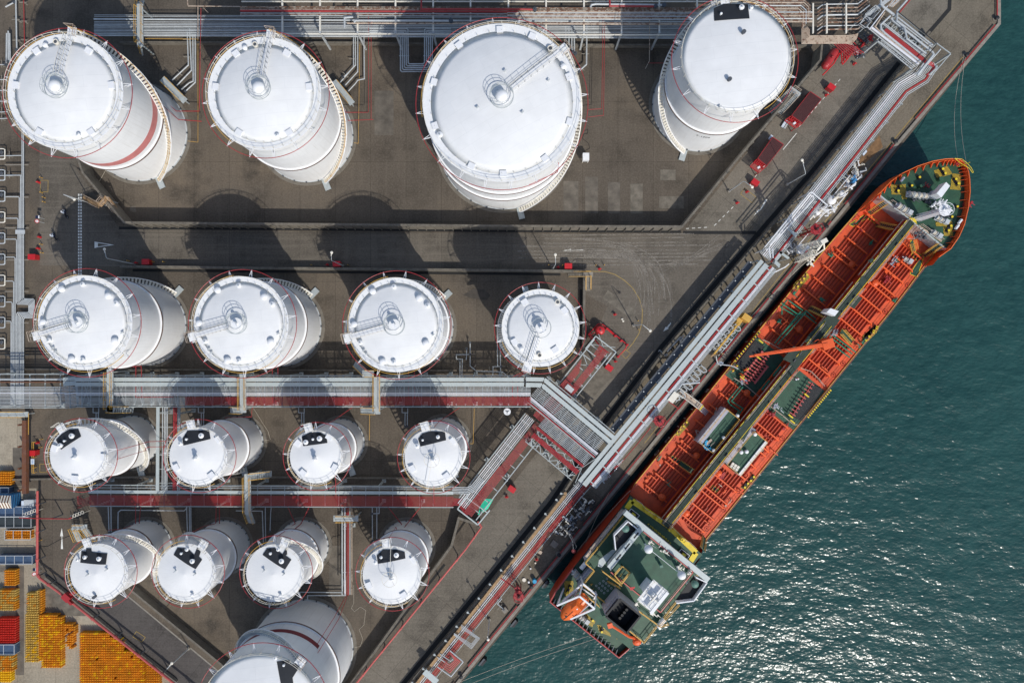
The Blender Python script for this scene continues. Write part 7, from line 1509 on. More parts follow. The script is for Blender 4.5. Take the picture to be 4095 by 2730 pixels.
def sit():
 J = dict(pelvis=(0, 0, .82, .13), waist=(0, .03, 1.0, .125), chest=(0, .1, 1.22, .15), neck=(0, .15, 1.40, .055), head=(0, .19, 1.52, .092), crown=(0, .18, 1.62, .075),
    hipL=(-.12, .02, .8, .1), kneeL=(-.22, .42, .78, .065), ankL=(-.2, .36, .36, .042), toeL=(-.21, .52, .31, .035), hipR=(.12, .02, .8, .1), kneeR=(.22, .42, .78, .065), ankR=(.2, .36, .36, .042), toeR=(.21, .52, .31, .035),
    shL=(-.2, .12, 1.33, .062), elL=(-.3, .33, 1.13, .045), wrL=(-.28, .55, 1.05, .03), paL=(-.27, .62, 1.04, .034), shR=(.2, .12, 1.33, .062), elR=(.3, .33, 1.13, .045), wrR=(.28, .55, 1.05, .03), paR=(.27, .62, 1.04, .034))
 return J
def motorcycle(label, loc, ang):
 t = thing('motorcycle', label, 'motorcycle', loc, 'motorcycles'); L = []
 def pt(x, y, z): return Vector((loc.x + x * math.cos(ang) - y * math.sin(ang), loc.y + x * math.sin(ang) + y * math.cos(ang), z))
 for y in (-.62, .68):
  m = MB(); m.tube([pt(0, y + .27 * math.cos(a), .3 + .27 * math.sin(a)) for a in [i * PI / 9 for i in range(18)]], .055, 8, True); w_ = m.build('wheel', 'tyre', t)
  m = MB()
  for i in range(5): a = i * PI / 2.5; m.bar(pt(0, y, .3), pt(0, y + .24 * math.cos(a), .3 + .24 * math.sin(a)), .03)
  m.build('spokes', 'steel_bright', w_)
 m = MB(); c = pt(0, .1, .55); m.ball(c, .3, 12, (.55 if abs(math.cos(ang)) > .7 else .8, .9, .7)); m.tube([pt(0, -.6, .32), pt(0, -.2, .55), pt(0, .3, .5), pt(0, .55, .75), pt(0, .5, .98)], .07, 8); m.tube([pt(0, .68, .3), pt(0, .55, .7), pt(0, .48, 1.)], .04, 6); m.build('body', 'navy', t)
 m = MB(); m.tube([pt(0, -.75, .76), pt(0, -.3, .78), pt(0, .1, .74)], .12, 8); m.build('seat', 'black', t)
 m = MB(); m.tube([pt(-.34, .42, 1.03), pt(-.1, .5, 1.), pt(.1, .5, 1.), pt(.34, .42, 1.03)], .02, 6); m.build('handlebar', 'steel_bright', t)
 m = MB().ball(pt(0, .62, .88), .09, 10); m.build('headlight', 'white', t); return t
for lab, plab, (x, y), a in (('dark motorcycle at the edge of the tank shadow, nearer the bund wall', 'rider in a pale blue shirt on the upper motorcycle by the left road', (930, 440), R(20)), ('dark motorcycle further down the left road', 'rider in a pale blue shirt on the lower motorcycle by the left road', (600, 1165), R(35))):
 p = W('Z8', x, y, .0); motorcycle(lab, p, a + (PI if 0 else 0)); person(plab, p, sit(), 'cloth_white', 'navy', hat='white', face=a)
for lab, (x, y), bd, fc in (('worker in bright orange overalls at the tanker side rail, nearest the hose', (405, 655), .5, 2.2), ('worker in bright orange overalls standing furthest up the drip tray', (470, 590), .2, 1.), ('worker in bright orange overalls bending beside the yellow valve', (555, 745), 1., 3.8), ('worker in bright orange overalls at the end of the red manifold pipes', (628, 675), .8, 5.2)):
 person(lab, W('Z6', x, y, 1.55), stand(bd, (.9, .6)), 'boat_orange', 'boat_orange', hat='yellow_b', face=fc)
person('worker in dark blue at the starboard manifold by the mooring gear', W('C4', 1200, 560, 5.), stand(.3, (.5, .8)), 'navy', 'navy', hat='white', face=1.)
person('worker in grey on the green tanker walkway near the drums', W('C4', 1215, 545, 1.1), stand(.2), 'shipgrey', 'navy', hat='white', face=2.)
# ------------------------------------------------------------------ stairs and crossovers
def crossover(label, c, pts, z, w=1.1, mat='grey_steel', rail='yellow', steps=None, name='crossover_platform'):
 q = WL(c, pts, z); t = thing(name, label, 'crossover walkway', Vector((q[0].x, q[0].y, 0)), 'grey crossover walkways')
 m = MB(); mr = MB(); mc = MB()
 for i in range(len(q) - 1):
  d = (q[i + 1] - q[i]).normalized(); v = Vector((d.y, -d.x, 0)).normalized(); m.bar(q[i] - d * w * .5, q[i + 1] + d * w * .5, w, .1)
  for s in (-1, 1): rails(mr, [q[i] + v * w / 2 * s, q[i + 1] + v * w / 2 * s], 1., .03, step=1.4)
  for p in (q[i], q[i + 1]):
   if z > 2: mc.bar((p.x, p.y, 0), p, .18)
 m.build('walk_plate', mat, t); mr.build('handrail', rail, t); mc.build('column', 'grey_steel', t)
 for (x0, y0, x1, y1, z1) in steps or []:
  a, b_ = W(c, x0, y0, z), W(c, x1, y1, z1); d = b_ - a; v = Vector((d.y, -d.x, 0)).normalized(); n = max(5, int(d.length / .32)); m = MB()
  for i in range(n + 1): p = a.lerp(b_, i / n); m.bar(p - v * w * .45, p + v * w * .45, .24, .05)
  for s in (-1, 1): m.bar(a + v * w / 2 * s, b_ + v * w / 2 * s, .07, .26)
  st = m.build('stair', mat, t); m = MB()
  for s in (-1, 1): rails(m, [a + v * w / 2 * s, b_ + v * w / 2 * s], 1., .03)
  m.build('stair_rail', rail, st)
 return t
crossover('grey crossover stair bridging the top left pipes', 'A1', [(1170, 60), (1172, 365)], 4.6, steps=[(1172, 375, 1185, 440, 2.2), (1170, 50, 1180, 10, 3)])
crossover('grey crossover between the two left tanks of the second row and the third row', 'C1', [(920, 290), (918, 595), (930, 600)], 8.0, steps=[(940, 600, 1110, 598, 5.2)])
crossover('grey crossover above the second third row tank', 'C1', [(2030, 330), (2032, 600)], 8.0, steps=[(2020, 608, 1930, 603, 6.)])
crossover('grey crossover with a dog-leg above the slimmest third row tank', 'C2', [(965, 300), (1062, 300), (1062, 612)], 8.0, steps=[(1050, 612, 930, 608, 6.), (960, 290, 880, 215, 5.)])
crossover('grey crossover over the lower rack with stairs at both ends', 'C1', [(2070, 1165), (2073, 1450)], 6.6, steps=[(2085, 1160, 2265, 1138, 3.5), (2073, 1455, 2105, 1545, 4.)])
crossover('pale platform over the upright pipe run', 'D2', [(1140, 192), (1298, 192)], 4.6, 1.05)
crossover('grey platform beside the top left tank above the pipe valves', 'A1', [(1375, 675), (1530, 830)], 2.4, 1.15)
crossover('grey platform beside the tank numbered T-1102', 'A2', [(715, 700), (840, 850)], 2.4, 1.1)
crossover('concrete steps over the left end of the lower bund wall corner', 'B3', [(712, 935), (755, 935)], 1.9, .9, mat='concrete_lt', steps=[(705, 935, 575, 935, .1), (735, 950, 735, 1065, .1)])
crossover('brown timber steps over the diagonal part of the tall bund wall', 'B1', [(845, 345), (880, 305)], 3.8, .9, mat='wood', rail='cream_pipe', steps=[(830, 360, 700, 290, .1), (890, 295, 985, 420, 1.)])
crossover('metal steps over the wall beside the tank numbered T-1204', 'A4', [(345, 745), (400, 785)], 3.7, .8, rail='cream_pipe', steps=[(385, 800, 250, 945, .1), (335, 760, 170, 935, .1)])
crossover('yellow railed steps beside the leftmost fourth row tank', 'D1', [(625, 265), (705, 265)], 2., 1., rail='yellow', steps=[(700, 275, 765, 365, .1), (620, 275, 665, 380, .1)])
crossover('grey walkway at the left edge with yellow edging beside the pale yard', 'C1', [(-60, 640), (215, 640)], 2.2, .95)
# ------------------------------------------------------------------ fence pipes
def pipe_fence(label, pts, z, r, mat, post=5., boxes=()):
 t = thing('fire_main', label, 'pipe', Vector((pts[0].x, pts[0].y, 0)))
 MB().tube(pts, r, 8).build('pipe', mat, t); m = MB(); k = MB()
 for p, d in along(pts, post): m.bar((p.x, p.y, 0), (p.x, p.y, z), .16); k.tube([p - d * .18, p + d * .18], r * 1.35, 8)
 m.build('post', 'grey_dark', t); k.build('flange', mat, t); return t
fp = pipe_fence('thick red pipe fencing the pale yard at the lower left', WM(('C1', 312, 1280), ('D1', 310, 655), ('D1', 330, 690), ('D1', 480, 800), ('D1', 1450, 1568), ('D1', 1900, 1930), z=2.2), 2.2, .21, 'red_pale')
q = W('D1', 560, 850, 2.4); m = MB().box(q, (1.4, 1.1, .9), -.75); m.box(q + Vector((.9, .6, -.2)), (1.6, .5, .5), .5); m.box(q + Vector((.6, -.9, 0)), (1., .45, .6), -.75); m.build('valve_block', 'red', fp)
pipe_fence('long pink pipe along the lower diagonal wall', WM(('D3', 858, 218), ('D3', 890, 262), ('D3', 760, 445), ('D3', -20, 1400), ('D3', -500, 2000), z=2.9), 2.9, .16, 'red_pale')
pipe_fence('thin red pipe crossing the thick fence pipe', WM(('D1', 160, 185), ('D1', 300, 192), ('D1', 570, 195), ('D1', 600, 185), z=3.), 3., .09, 'red')
m = MB(); t = thing('hose_rack', 'white ladder-like brackets beside the thin red pipe', 'bracket', W('D1', 240, 160)) ; 
for x0, y0 in ((190, 175), (590, 190)):
 for i in range(5): p = W('D1', x0 + i * 22, y0 - i * 9, 2.6); m.bars([p, p + Vector((.4, 0, 0)), p + Vector((.4, .5, 0)), p + Vector((0, .5, 0))], .06, closed=True); m.bar((p.x, p.y, 0), p, .07)
m.build('bracket_frame', 'white_c', t)
bb = thing('box_beam', 'rusty brown steel beam wall beside the pale yard corner', 'steel wall', W('C1', 212, 1000)); MB().bar(W('C1', 212, 690, 2.2), W('C1', 212, 1300, 2.2), .75, .8).build('beam', 'brown_steel', bb); MB().bars(WM(('C1', 238, 630), ('C1', 238, 810), z=2.7), .08).build('edge_rail', 'yellow', bb)
m = MB()
for y in (720, 900, 1080, 1260): p = W('C1', 212, y, 0); m.box((p.x, p.y, .9), (.3, .3, 1.8))
m.build('post', 'brown_steel', bb)
# ------------------------------------------------------------------ street lamps
def lamp(label, c, base, head, z=8.4, h=8.):
 b_ = W(c, *base, 0); hd = W(c, *head, z); t = thing('street_lamp', label, 'street lamp', b_, 'street lamps')
 MB().cyl(b_, .3, 0.01, .35, 10).build('foot', 'concrete_lt', t); m = MB().cyl(b_, .11, .3, h, 8, .06); m.tube([Vector((b_.x, b_.y, h)), (b_.lerp(Vector((hd.x, hd.y, 0)), .12) + Vector((0, 0, h + .3))), hd], .045, 6); m.build('post', 'grey_pipe', t)
 d = (hd - Vector((b_.x, b_.y, hd.z))).normalized(); m = MB().ball(hd, .26, 12, (1, 1, .5)); m.bar(hd - d * .6, hd, .14); m.build('lamp_head', 'white_c', t)
lamp('street lamp right of the short white arrow tank wall, by a red cabinet', 'B3', (440, 890), (462, 770)); lamp('street lamp in the middle of the shaded road above the third second row tank', 'B2', (778, 862), (682, 752), 8.6)
lamp('street lamp near the hollow white triangle', 'B1', (1140, 852), (872, 725), 9.4, 9.); lamp('street lamp on the service road beside the yellow pit frame', 'B3', (1912, 242), (2108, 205), 9.); lamp('street lamp at the curved yellow line', 'B3', (1115, 1362), (1255, 1405), 8.)
lamp('street lamp leaning over the top of the white dashes', 'B1', (770, 345), (620, 308), 8.); lamp('street lamp on the dark service lane', 'D1', (1580, 1275), (1436, 1402), 8.4); lamp('street lamp on the lower jetty above the ropes', 'D3', (955, 1035), (945, 1205), 8.); lamp('street lamp on the service road above the white arrow', 'B4', (305, 290), (435, 85), 9.)
# ------------------------------------------------------------------ cabinets, hydrants, bollards
def local_thing(name, label, cat, loc, group, parts, rz=0.):
 root = thing(name, label, cat, loc, group); root.rotation_euler = (0, 0, rz)
 for nm, mb, mt in parts:
  me = bpy.data.meshes.new(nm); me.from_pydata([tuple(v) for v in mb.v], [], mb.f); me.materials.append(M[mt]); o = bpy.data.objects.new(nm, me); COL.objects.link(o); o.parent = root
 return root
ca = MB().box((0, 0, .75), (1.25, .9, 1.2)); ct = MB().box((0, 0, 1.39), (1.35, 1.0, .08)); ca_leg = MB()
for x in (-.5, .5):
 for y in (-.35, .35): ca_leg.box((x, y, .08), (.1, .1, .16))
cabs = [('B1', 285, 792, 0, 'red hose cabinet left of the road beside the grey pipe bundle'), ('B1', 1232, 833, 0, 'red hose cabinet on the shaded road near the hollow triangle'), ('B2', 730, 850, 0, 'red hose cabinet under the middle street lamp'), ('B3', 568, 868, 0, 'red hose cabinet below the long left-pointing arrow'), ('B3', 2125, 172, -.6, 'red hose cabinet beside the street lamp arm on the service road'), ('A4', 668, 738, -.6, 'red hose cabinet between the foam tank and the longer red shed'),
  ('C1', 285, 960, 0, 'red hose cabinet left of the leftmost third row tank'), ('C3', 908, 355, -.6, 'red hose cabinet right of the upper red pipe rack'), ('C3', 98, 1364, -.6, 'red hose cabinet right of the lower diagonal rack')]
first = None
for c, x, y, rz_, l in cabs:
 if not first: first = local_thing('hose_cabinet', l, 'hose cabinet', W(c, x, y, .7).xy.to_3d(), 'red hose cabinets', [('cabinet', ca, 'red_bright'), ('lid', ct, 'red_bright'), ('leg', ca_leg, 'grey_dark'), ('door', MB().box((0, -.455, .75), (1.05, .02, 1.)), 'red')], rz_)
 else: copy_thing(first, W(c, x, y, .7).xy.to_3d(), rz_, l)
hy = MB().cyl((0, 0), .14, 0, .7, 10); hy.dome((0, 0, .7), .17, .14, 10, 3); hs = MB().bar((-.35, 0, .5), (.35, 0, .5), .13); hs.bar((0, 0, .5), (0, .3, .5), .12)
hyds = [('B1', 330, 720, 'red hydrant left of the road among yellow bollards'), ('B1', 1145, 842, 'red hydrant left of the cabinet near the hollow triangle'), ('B2', 650, 857, 'red hydrant left of the middle street lamp'), ('B3', 485, 878, 'red hydrant left of the cabinet below the long arrow'), ('B3', 830, 890, 'red hydrant at the start of the yellow curve'), ('B3', 1978, 340, 'red hydrant below the yellow pit frame on the service road'), ('B3', 2060, 248, 'red hydrant inside the yellow pit frame'), ('B3', 958, 1270, 'round red hydrant beside two white stones'), ('A4', 632, 800, 'red hydrant at the end of the longer red shed'),
  ('C1', 325, 875, 'red hydrant left of the leftmost third row tank'), ('C3', 962, 302, 'red hydrant above the cabinet by the upper red rack'), ('C3', 55, 1432, 'red hydrant below the cabinet by the lower diagonal rack'), ('C2', 2145, 1325, 'red hydrant right of the green tarpaulin'), ('B1', 330, 168, 'red hydrant beside the yellow pit frame by the left road'), ('A4', 865, 540, 'red hydrant below the rusty pipes'), ('D3', 1350, 530, 'orange hydrant on the lower jetty'), ('B1', 340, 625, 'flat red grid frame left of the road')]
first = None
for c, x, y, l in hyds:
 if not first: first = local_thing('fire_hydrant', l, 'hydrant', W(c, x, y, 0), 'red fire hydrants', [('barrel', hy, 'red_bright'), ('outlet', hs, 'red_bright'), ('base', MB().cyl((0, 0), .24, .01, .08, 10), 'red')])
 else: copy_thing(first, W(c, x, y, 0), label=l)
bo = MB().cyl((0, 0), .08, 0, .85, 8); bw = MB().cyl((0, 0), .085, .45, .6, 8); bt = MB().dome((0, 0, .85), .08, .05, 8, 3)
bs = [('B1', 355, 685), ('B1', 362, 755), ('B3', 798, 860), ('B3', 868, 858), ('B3', 405, 858), ('B3', 520, 860), ('B3', 1150, 1322), ('B3', 1152, 1395), ('C1', 358, 845), ('C1', 350, 912), ('B1', 355, 130), ('B1', 358, 255), ('B1', 1080, 822), ('B1', 1290, 832), ('B1', 1378, 832), ('B2', 520, 858), ('B2', 825, 858), ('B1', 378, 295), ('B1', 378, 332), ('D1', 350, 370)]
bl = ['beside the upper side of the red hydrant at the left road', 'beside the lower side of the red hydrant at the left road', 'left of the red hydrant at the yellow curve', 'right of the red hydrant at the yellow curve', 'left of the street lamp by the long arrow', 'just left of the red cabinet below the long arrow', 'above the lamp foot at the yellow curve', 'below the lamp foot at the yellow curve', 'above the hydrant left of the third row', 'below the hydrant left of the third row', 'above the pit frame at the left road', 'below the pit frame at the left road', 'left of the hydrant near the hollow triangle', 'just right of the cabinet near the hollow triangle', 'furthest right of the cabinet near the hollow triangle', 'left of the hydrant by the middle street lamp', 'right of the middle street lamp', 'upper one of two left of the road by the dashes', 'lower one of two left of the road by the dashes', 'beside the thick red fence pipe']
first = None
for (c, x, y), l in zip(bs, bl):
 l = 'small yellow bollard ' + l
 if not first: first = local_thing('bollard', l, 'bollard', W(c, x, y, 0), 'small yellow guard bollards', [('post', bo, 'yellow'), ('band', bw, 'black'), ('cap', bt, 'yellow')])
 else: copy_thing(first, W(c, x, y, 0), label=l)
# ------------------------------------------------------------------ signs
def sign(label, c, x, y, shape, mats, z=2., txt=None):
 p = W(c, x, y, z); t = thing('road_sign', label, 'sign', Vector((p.x, p.y, 0)))
 MB().cyl(p, .04, 0, z, 6).build('post', 'grey_pipe', t); m = MB()
 u = Vector((0, 1, 0)); n_ = Vector((.75, .0, .66))
 if shape == 'round':
  vs = [p + Vector((-.66, 0, .75)).normalized() * .35 * math.cos(a) + u * .35 * math.sin(a) for a in [i * PI / 8 for i in range(16)]]; m.poly(vs); m.v += [v - n_ * .03 for v in vs]; m.f.append(tuple(range(31, 15, -1))); m.build('face', mats[0], t)
  MB().poly([p + n_ * .01 + Vector((-.66, 0, .75)).normalized() * .25 * math.cos(a) + u * .25 * math.sin(a) for a in [i * PI / 8 for i in range(16)]]).build('disc', mats[1], t); MB().bar(p + n_ * .02 - u * .18, p + n_ * .02 + u * .18, .02, .09).build('bar', mats[0], t)
 else: MB().box(p, (.5, .5, .06)).build('face', mats[0], t); MB().box(p + Vector((.34, 0, 0)), (.2, .5, .06)).build('edge', mats[1], t)
sign('small round red and white road sign left of the dashes', 'B1', 308, 490, 'round', ('red_bright', 'white')); sign('small dark blue and white sign above the round one', 'B1', 308, 455, 'sq', ('navy', 'white'))
sign('small round sign at the bend of the thick red pipe', 'Z2', 712, 230, 'round', ('red_bright', 'white')); sign('small navy sign at the bend of the thick red pipe', 'Z2', 712, 135, 'sq', ('navy', 'white'))
t = thing('name_board', 'pale blue board reading UED fixed to a yellow barrier', 'sign', W('Z3', 1015, 740)); p = W('Z3', 1018, 745, 1.3); MB().box(p, (.62, 1.0, .06)).build('board', 'cloth_white', t)
text_mesh('board_lettering', 'UED', .36, 'blue', t, lambda x, y: (p.x + .14 - y, p.y - .42 + x, 1.345))
m = MB(); 
for x in (1000, 1050): m.bars(WL('Z3', [(x, 135), (x, 1095)], 1.1), .07)
for y in (140, 620, 940, 1100): m.bar(W('Z3', 1000, y, 1.1), W('Z3', 1100, y, 1.1), .06); q = W('Z3', 1025, y, 1.1); m.bar((q.x, q.y, 0), q, .07)
m.build('barrier_rail', 'yellow', t)
# ------------------------------------------------------------------ red sheds, foam tanks, monitors
def shed(label, c, roof, red, z=2.3):
 q = WL(c, roof, z); r_ = WL(c, red, z - .5); t = thing('hose_shed', label, 'shed', Vector((q[0].x, q[0].y, 0)), 'red hose sheds'); m = MB().prism([(p.x, p.y) for p in q], z - .25, z - .1); o = m.build('roof', 'red_dark', t)
 m = MB(); n = int((q[3] - q[0]).length / .28)
 for i in range(n): m.bar(q[0].lerp(q[3], (i + .5) / n) - Vector((0, 0, .08)), q[1].lerp(q[2], (i + .5) / n) - Vector((0, 0, .08)), .12, .08)
 m.build('roof_ribs', 'red_dark', o)
 m = MB(); m.bars([p - Vector((0, 0, .18)) for p in q], .12, .2, closed=True); m.build('roof_edge', 'red', t)
 m = MB()
 for p in q + r_[1:3]: m.bar((p.x, p.y, 0), (p.x, p.y, z - .3), .12)
 m.build('post', 'red', t)
 m = MB(); m.prism([(p.x, p.y) for p in [q[0].lerp(q[1], .12), q[1].lerp(q[0], .12), q[2].lerp(q[3], .12), q[3].lerp(q[2], .12)]], .05, z - .6); m.build('hose_bank', 'red', t)
 m = MB(); n = 7
 for i in range(n): a = r_[0].lerp(r_[1], i / (n - 1)); b_ = r_[3].lerp(r_[2], i / (n - 1)); m.bar(a, b_, .14, .1)
 for i in range(3): m.bar(r_[0].lerp(r_[3], i / 2), r_[1].lerp(r_[2], i / 2), .12, .1)
 m.build('pipe_grid', 'red_bright', t); MB().box(r_[2].lerp(r_[0], .35) + Vector((0, 0, .15)), (.5, .35, .3), .6).build('white_box', 'white', t)
shed('longer red shed beside the service road, below the foam tank', 'A4', [(505, 765), (598, 828), (438, 1030), (350, 965)], [(350, 965), (438, 1030), (375, 1072), (290, 1010)]); shed('shorter red shed beside the service road near the short white line', 'A4', [(190, 1145), (282, 1208), (140, 1385), (65, 1325)], [(65, 1325), (140, 1385), (70, 1445), (0, 1392)])
t = thing('white_gate_post', 'pale tilted plate above the shorter red shed', 'plate', W('A4', 175, 1150)); MB().box(W('A4', 172, 1150, 1.), (.5, .9, .08), -.6).build('plate', 'cloth_white', t); MB().box(W('A4', 172, 1150, .5), (.1, .1, 1.)).build('post', 'grey_steel', t)
tt = thing('pallet', 'two pale planks lying at the end of the longer red shed', 'planks', W('A4', 295, 1040)); MB().box(W('A4', 285, 1035, .3), (.45, 1.5, .25), -.55).build('plank', 'cloth_white', tt); MB().box(W('A4', 303, 1048, .3), (.3, 1.4, .25), -.55).build('plank', 'grey_pipe', tt)
p = W('C3', 838, 42, 1.6); t = thing('foam_tank', 'round bright red foam tank at the end of the upper red rack', 'foam tank', Vector((p.x, p.y, 0)))
MB().cyl(p, .85, .3, 1.6, 24).dome((p.x, p.y, 1.6), .85, .55, 24, 6, full=True).build('vessel', 'red_bright', t); m = MB(); 
for a in (0, 2, 4): m.bar((p.x + .7 * math.cos(a), p.y + .7 * math.sin(a), 0), (p.x + .7 * math.cos(a), p.y + .7 * math.sin(a), .5), .12)
m.build('leg', 'red', t); MB().cyl(p, .15, 2.1, 2.35, 8).build('top_valve', 'grey_dark', t)
m = MB(); 
for pts in ([(755, 95), (745, 70), (820, -10), (860, -5), (1060, 160), (1050, 195), (985, 262)], [(760, 90), (850, 190)], [(880, 20), (960, 90)], [(790, 60), (745, 95), (775, 130)]): m.tube(WL('C3', pts, .8), .1, 7)
for x, y in ((745, 75), (890, 30), (960, 90), (1010, 130), (985, 262), (1060, 165)): p = W('C3', x, y, .6); m.cyl(p, .22, .01, 1.1, 8); m.box((p.x, p.y, 1.1), (.5, .2, .15), .7)
m.build('foam_pipes', 'red_bright', t)
p = W('A4', 668, 492, 1.5); t = thing('foam_tank', 'lying rust-red foam tank under the rusty pipes', 'foam tank', Vector((p.x, p.y, 0))); dd = Vector((.55, .83, 0)).normalized()
m = MB().tube([p - dd * 1.5, p - dd * 1.3, p + dd * 1.3, p + dd * 1.5], .75, 18); m.ball(p + dd * 1.45, .73, 16); m.ball(p - dd * 1.45, .73, 16); m.cyl(p, .2, 2.2, 2.6, 10); m.build('vessel', 'red', t, smooth=True); MB().box(p - Vector((0, 0, 1.)), (1.5, 2.4, .9), -.6).build('cradle', 'grey_dark', t)
m = MB().tube(WL('A4', [(605, 630), (640, 595), (700, 530), (745, 450), (830, 400), (860, 430), (800, 510), (770, 540)], 1.5), .12, 7)
for i in range(6): m.tube(WL('A4', [(760 + i * 18, 430 - i * 4), (770 + i * 18, 540 - i * 22)], 1.6), .1, 6)
for i in range(4): m.tube(WL('A4', [(755 + i * 8, 530 - i * 26), (845 + i * 8, 430 - i * 10)], 1.3), .09, 6)
m.build('foam_pipes', 'red_bright', t)
ship_cl = clutter('tangle of red valves under the upper rusty pipes', 'A4', [(870, 420), (960, 330), (990, 360), (880, 450)], 16, mats=('red', 'red_bright', 'grey_dark'), z=(.4, 1.5))
clutter('dark fittings in the shade under the rusty pipes', 'A4', [(860, 440), (920, 420), (930, 480), (880, 510)], 14, mats=('grey_dark', 'grey_pipe'), z=(.3, 1.))
def monitor(label, c, x, y, r, z, col='red', sides=8):
 p = W(c, x, y, z); t = thing('fire_monitor_tower', label, 'monitor tower', Vector((p.x, p.y, 0)), 'red fire monitor towers on the jetty')
 MB().cyl(p, r, z - .08, z, sides).build('platform', col, t); m = MB(); m.tube([Vector((p.x + r * math.cos(2 * PI * i / sides), p.y + r * math.sin(2 * PI * i / sides), z + 1.)) for i in range(sides)], .05, 5, True)
 for i in range(sides): a = 2 * PI * i / sides; m.bar((p.x + r * math.cos(a), p.y + r * math.sin(a), z), (p.x + r * math.cos(a), p.y + r * math.sin(a), z + 1.), .06)
 m.build('railing', 'red', t); m = MB()
 for a in (.6, 2.2, 3.8, 5.4): m.bar((p.x + r * .6 * math.cos(a), p.y + r * .6 * math.sin(a), 0), (p.x + r * .5 * math.cos(a), p.y + r * .5 * math.sin(a), z - .1), .14)
 m.bar((p.x, p.y, 0), (p.x, p.y, z), .22); m.build('leg', 'red', t)
 m = MB(); q = Vector((p.x, p.y, z)); m.cyl(q, .22, z, z + .5, 10); m.tube([q + Vector((0, 0, .6)), q + Vector((.4, .5, .8)), q + Vector((.9, 1.1, .9))], .1, 8); m.ball(q + Vector((0, 0, .6)), .28, 10); m.build('water_cannon', 'red_dark', t)
 m = MB()
 for i in range(6): zz = z * i / 6 + .2; m.bar((p.x - r * .6, p.y - r * .3, zz), (p.x - r * .4, p.y - r * .6, zz), .06)
 m.build('ladder', 'red', t)
monitor('red octagonal monitor platform between the upper jetty pipes and the quay edge', 'Y4', 1425, 850, 1.02, 6.5, sides=7); monitor('red octagonal monitor platform beside the gangway', 'C3', 1330, 798, 1.0, 6.5); monitor('red monitor tower on the lower jetty', 'D3', 1200, 838, .95, 5.)
m = MB(); m.tube(WM(('D3', 1165, 770), ('D3', 1050, 690), z=3), .12, 6); m.box(W('D3', 1195, 790, 4.6), (.9, 1.2, .3), .6); tag(m.build('monitor_gangway', 'red'), 'red arm joining the lower monitor tower to the jetty pipes', 'walkway')
m = MB(); m.tube(WL('C3', [(1260, 850), (1140, 1000), (1010, 1150), (870, 1300), (850, 1295)], 1.), .08, 6); m.tube(WL('C3', [(1408, 635), (1495, 700), (1560, 620)], .8), .1, 6); m.tube(WL('Y4', [(1080, 690), (1180, 760), (1250, 830), (1300, 880)], 2.), .12, 6); tag(m.build('red_fire_line', 'red'), 'red fire lines on the jetty near the monitors', 'pipe')
# ------------------------------------------------------------------ loading arm, gangway, yellow crane, hose
base = W('Y4', 1080, 1265, 0); t = thing('loading_gantry', 'tall white lattice loading arm reaching over the tanker rail', 'loading arm', base)
apex1 = W('Y4', 1540, 1040, 12.5); apex0 = W('Y4', 1450, 1175, 11.); out = W('Y4', 1350, 1330, 4.2)
def lattice(mb, a, b_, w_, n, r=.07):
 d = (b_ - a).normalized(); u_ = d.cross(Vector((0, 0, 1))).normalized() * w_ / 2; v_ = u_.cross(d).normalized() * w_ / 2; C = [u_ + v_, u_ - v_, -u_ - v_, -u_ + v_]
 for k in range(4):
  mb.bar(a + C[k], b_ + C[k], r * 1.6)
  for i in range(n): p, q = a.lerp(b_, i / n), a.lerp(b_, (i + 1) / n); mb.bar(p + C[k], q + C[(k + 1) % 4], r); mb.bar(q + C[k], q + C[(k + 1) % 4], r)
m = MB(); lattice(m, base + Vector((-.2, .9, .1)), W('Y4', 1500, 1060, 12.), .9, 9, .09); m.build('tower', 'white_c', t)
m = MB(); lattice(m, base + Vector((.4, -.9, .1)), W('Y4', 1400, 1215, 10.5), .8, 9, .08); m.build('inboard_arm', 'white_c', t)
m = MB(); m.bars([apex1, W('Y4', 1555, 1160, 11.), W('Y4', 1400, 1270, 9.5)], .2); m.box(apex1, (1.1, .7, .8), .5); m.bars([apex0, apex1], .3); m.tube([W('Y4', 1400, 1215, 10.), W('Y4', 1330, 1280, 8), out, out + Vector((0, 0, -1.6))], .16, 8); m.tube([out + SD, out - SD * 1.2], .16, 8); m.build('outboard_arm', 'white_c', t)
m = MB(); m.tube([W('Y4', 1200, 1220, 5.), W('Y4', 1300, 1130, 9.)], .3, 8); m.box(W('Y4', 1170, 1130, 4.), (1., .8, .8), .5); m.box(W('Y4', 1180, 1200, 5.), (1., .6, .6), .2); m.build('counterweight', 'white', t)
m = MB()
for i in range(12): p = out + SD * rv.uniform(-1, 1) + SN * rv.uniform(-.4, .6) + Vector((0, 0, rv.uniform(-1, .4))); m.tube([p, p + SN * rv.uniform(.3, .6)], .1, 6); m.cyl(p, .2, p.z - .08, p.z + .08, 8)
m.build('coupler', 'white_c', t)
t = thing('work_platform', 'pale L-shaped platforms beside the loading arm base', 'platform', W('Y4', 850, 1300)); m = MB()
for pts in ([(775, 1320), (870, 1190), (905, 1215), (805, 1345)], [(870, 1190), (1010, 1290), (985, 1320), (850, 1222)], [(790, 1330), (870, 1400), (840, 1450), (770, 1380)], [(950, 810), (985, 830), (1140, 925), (1100, 975)]): q = WL('Y4', pts, 5.); m.prism([(p.x, p.y) for p in q], 4.9, 5.)
m.build('deck_plate', 'duct', t); m = MB()
for x, y in ((790, 1320), (880, 1200), (1000, 1300), (850, 1440), (970, 830), (1110, 960)): p = W('Y4', x, y, 4.9); m.bar((p.x, p.y, 0), p, .18)
m.build('column', 'grey_steel', t)
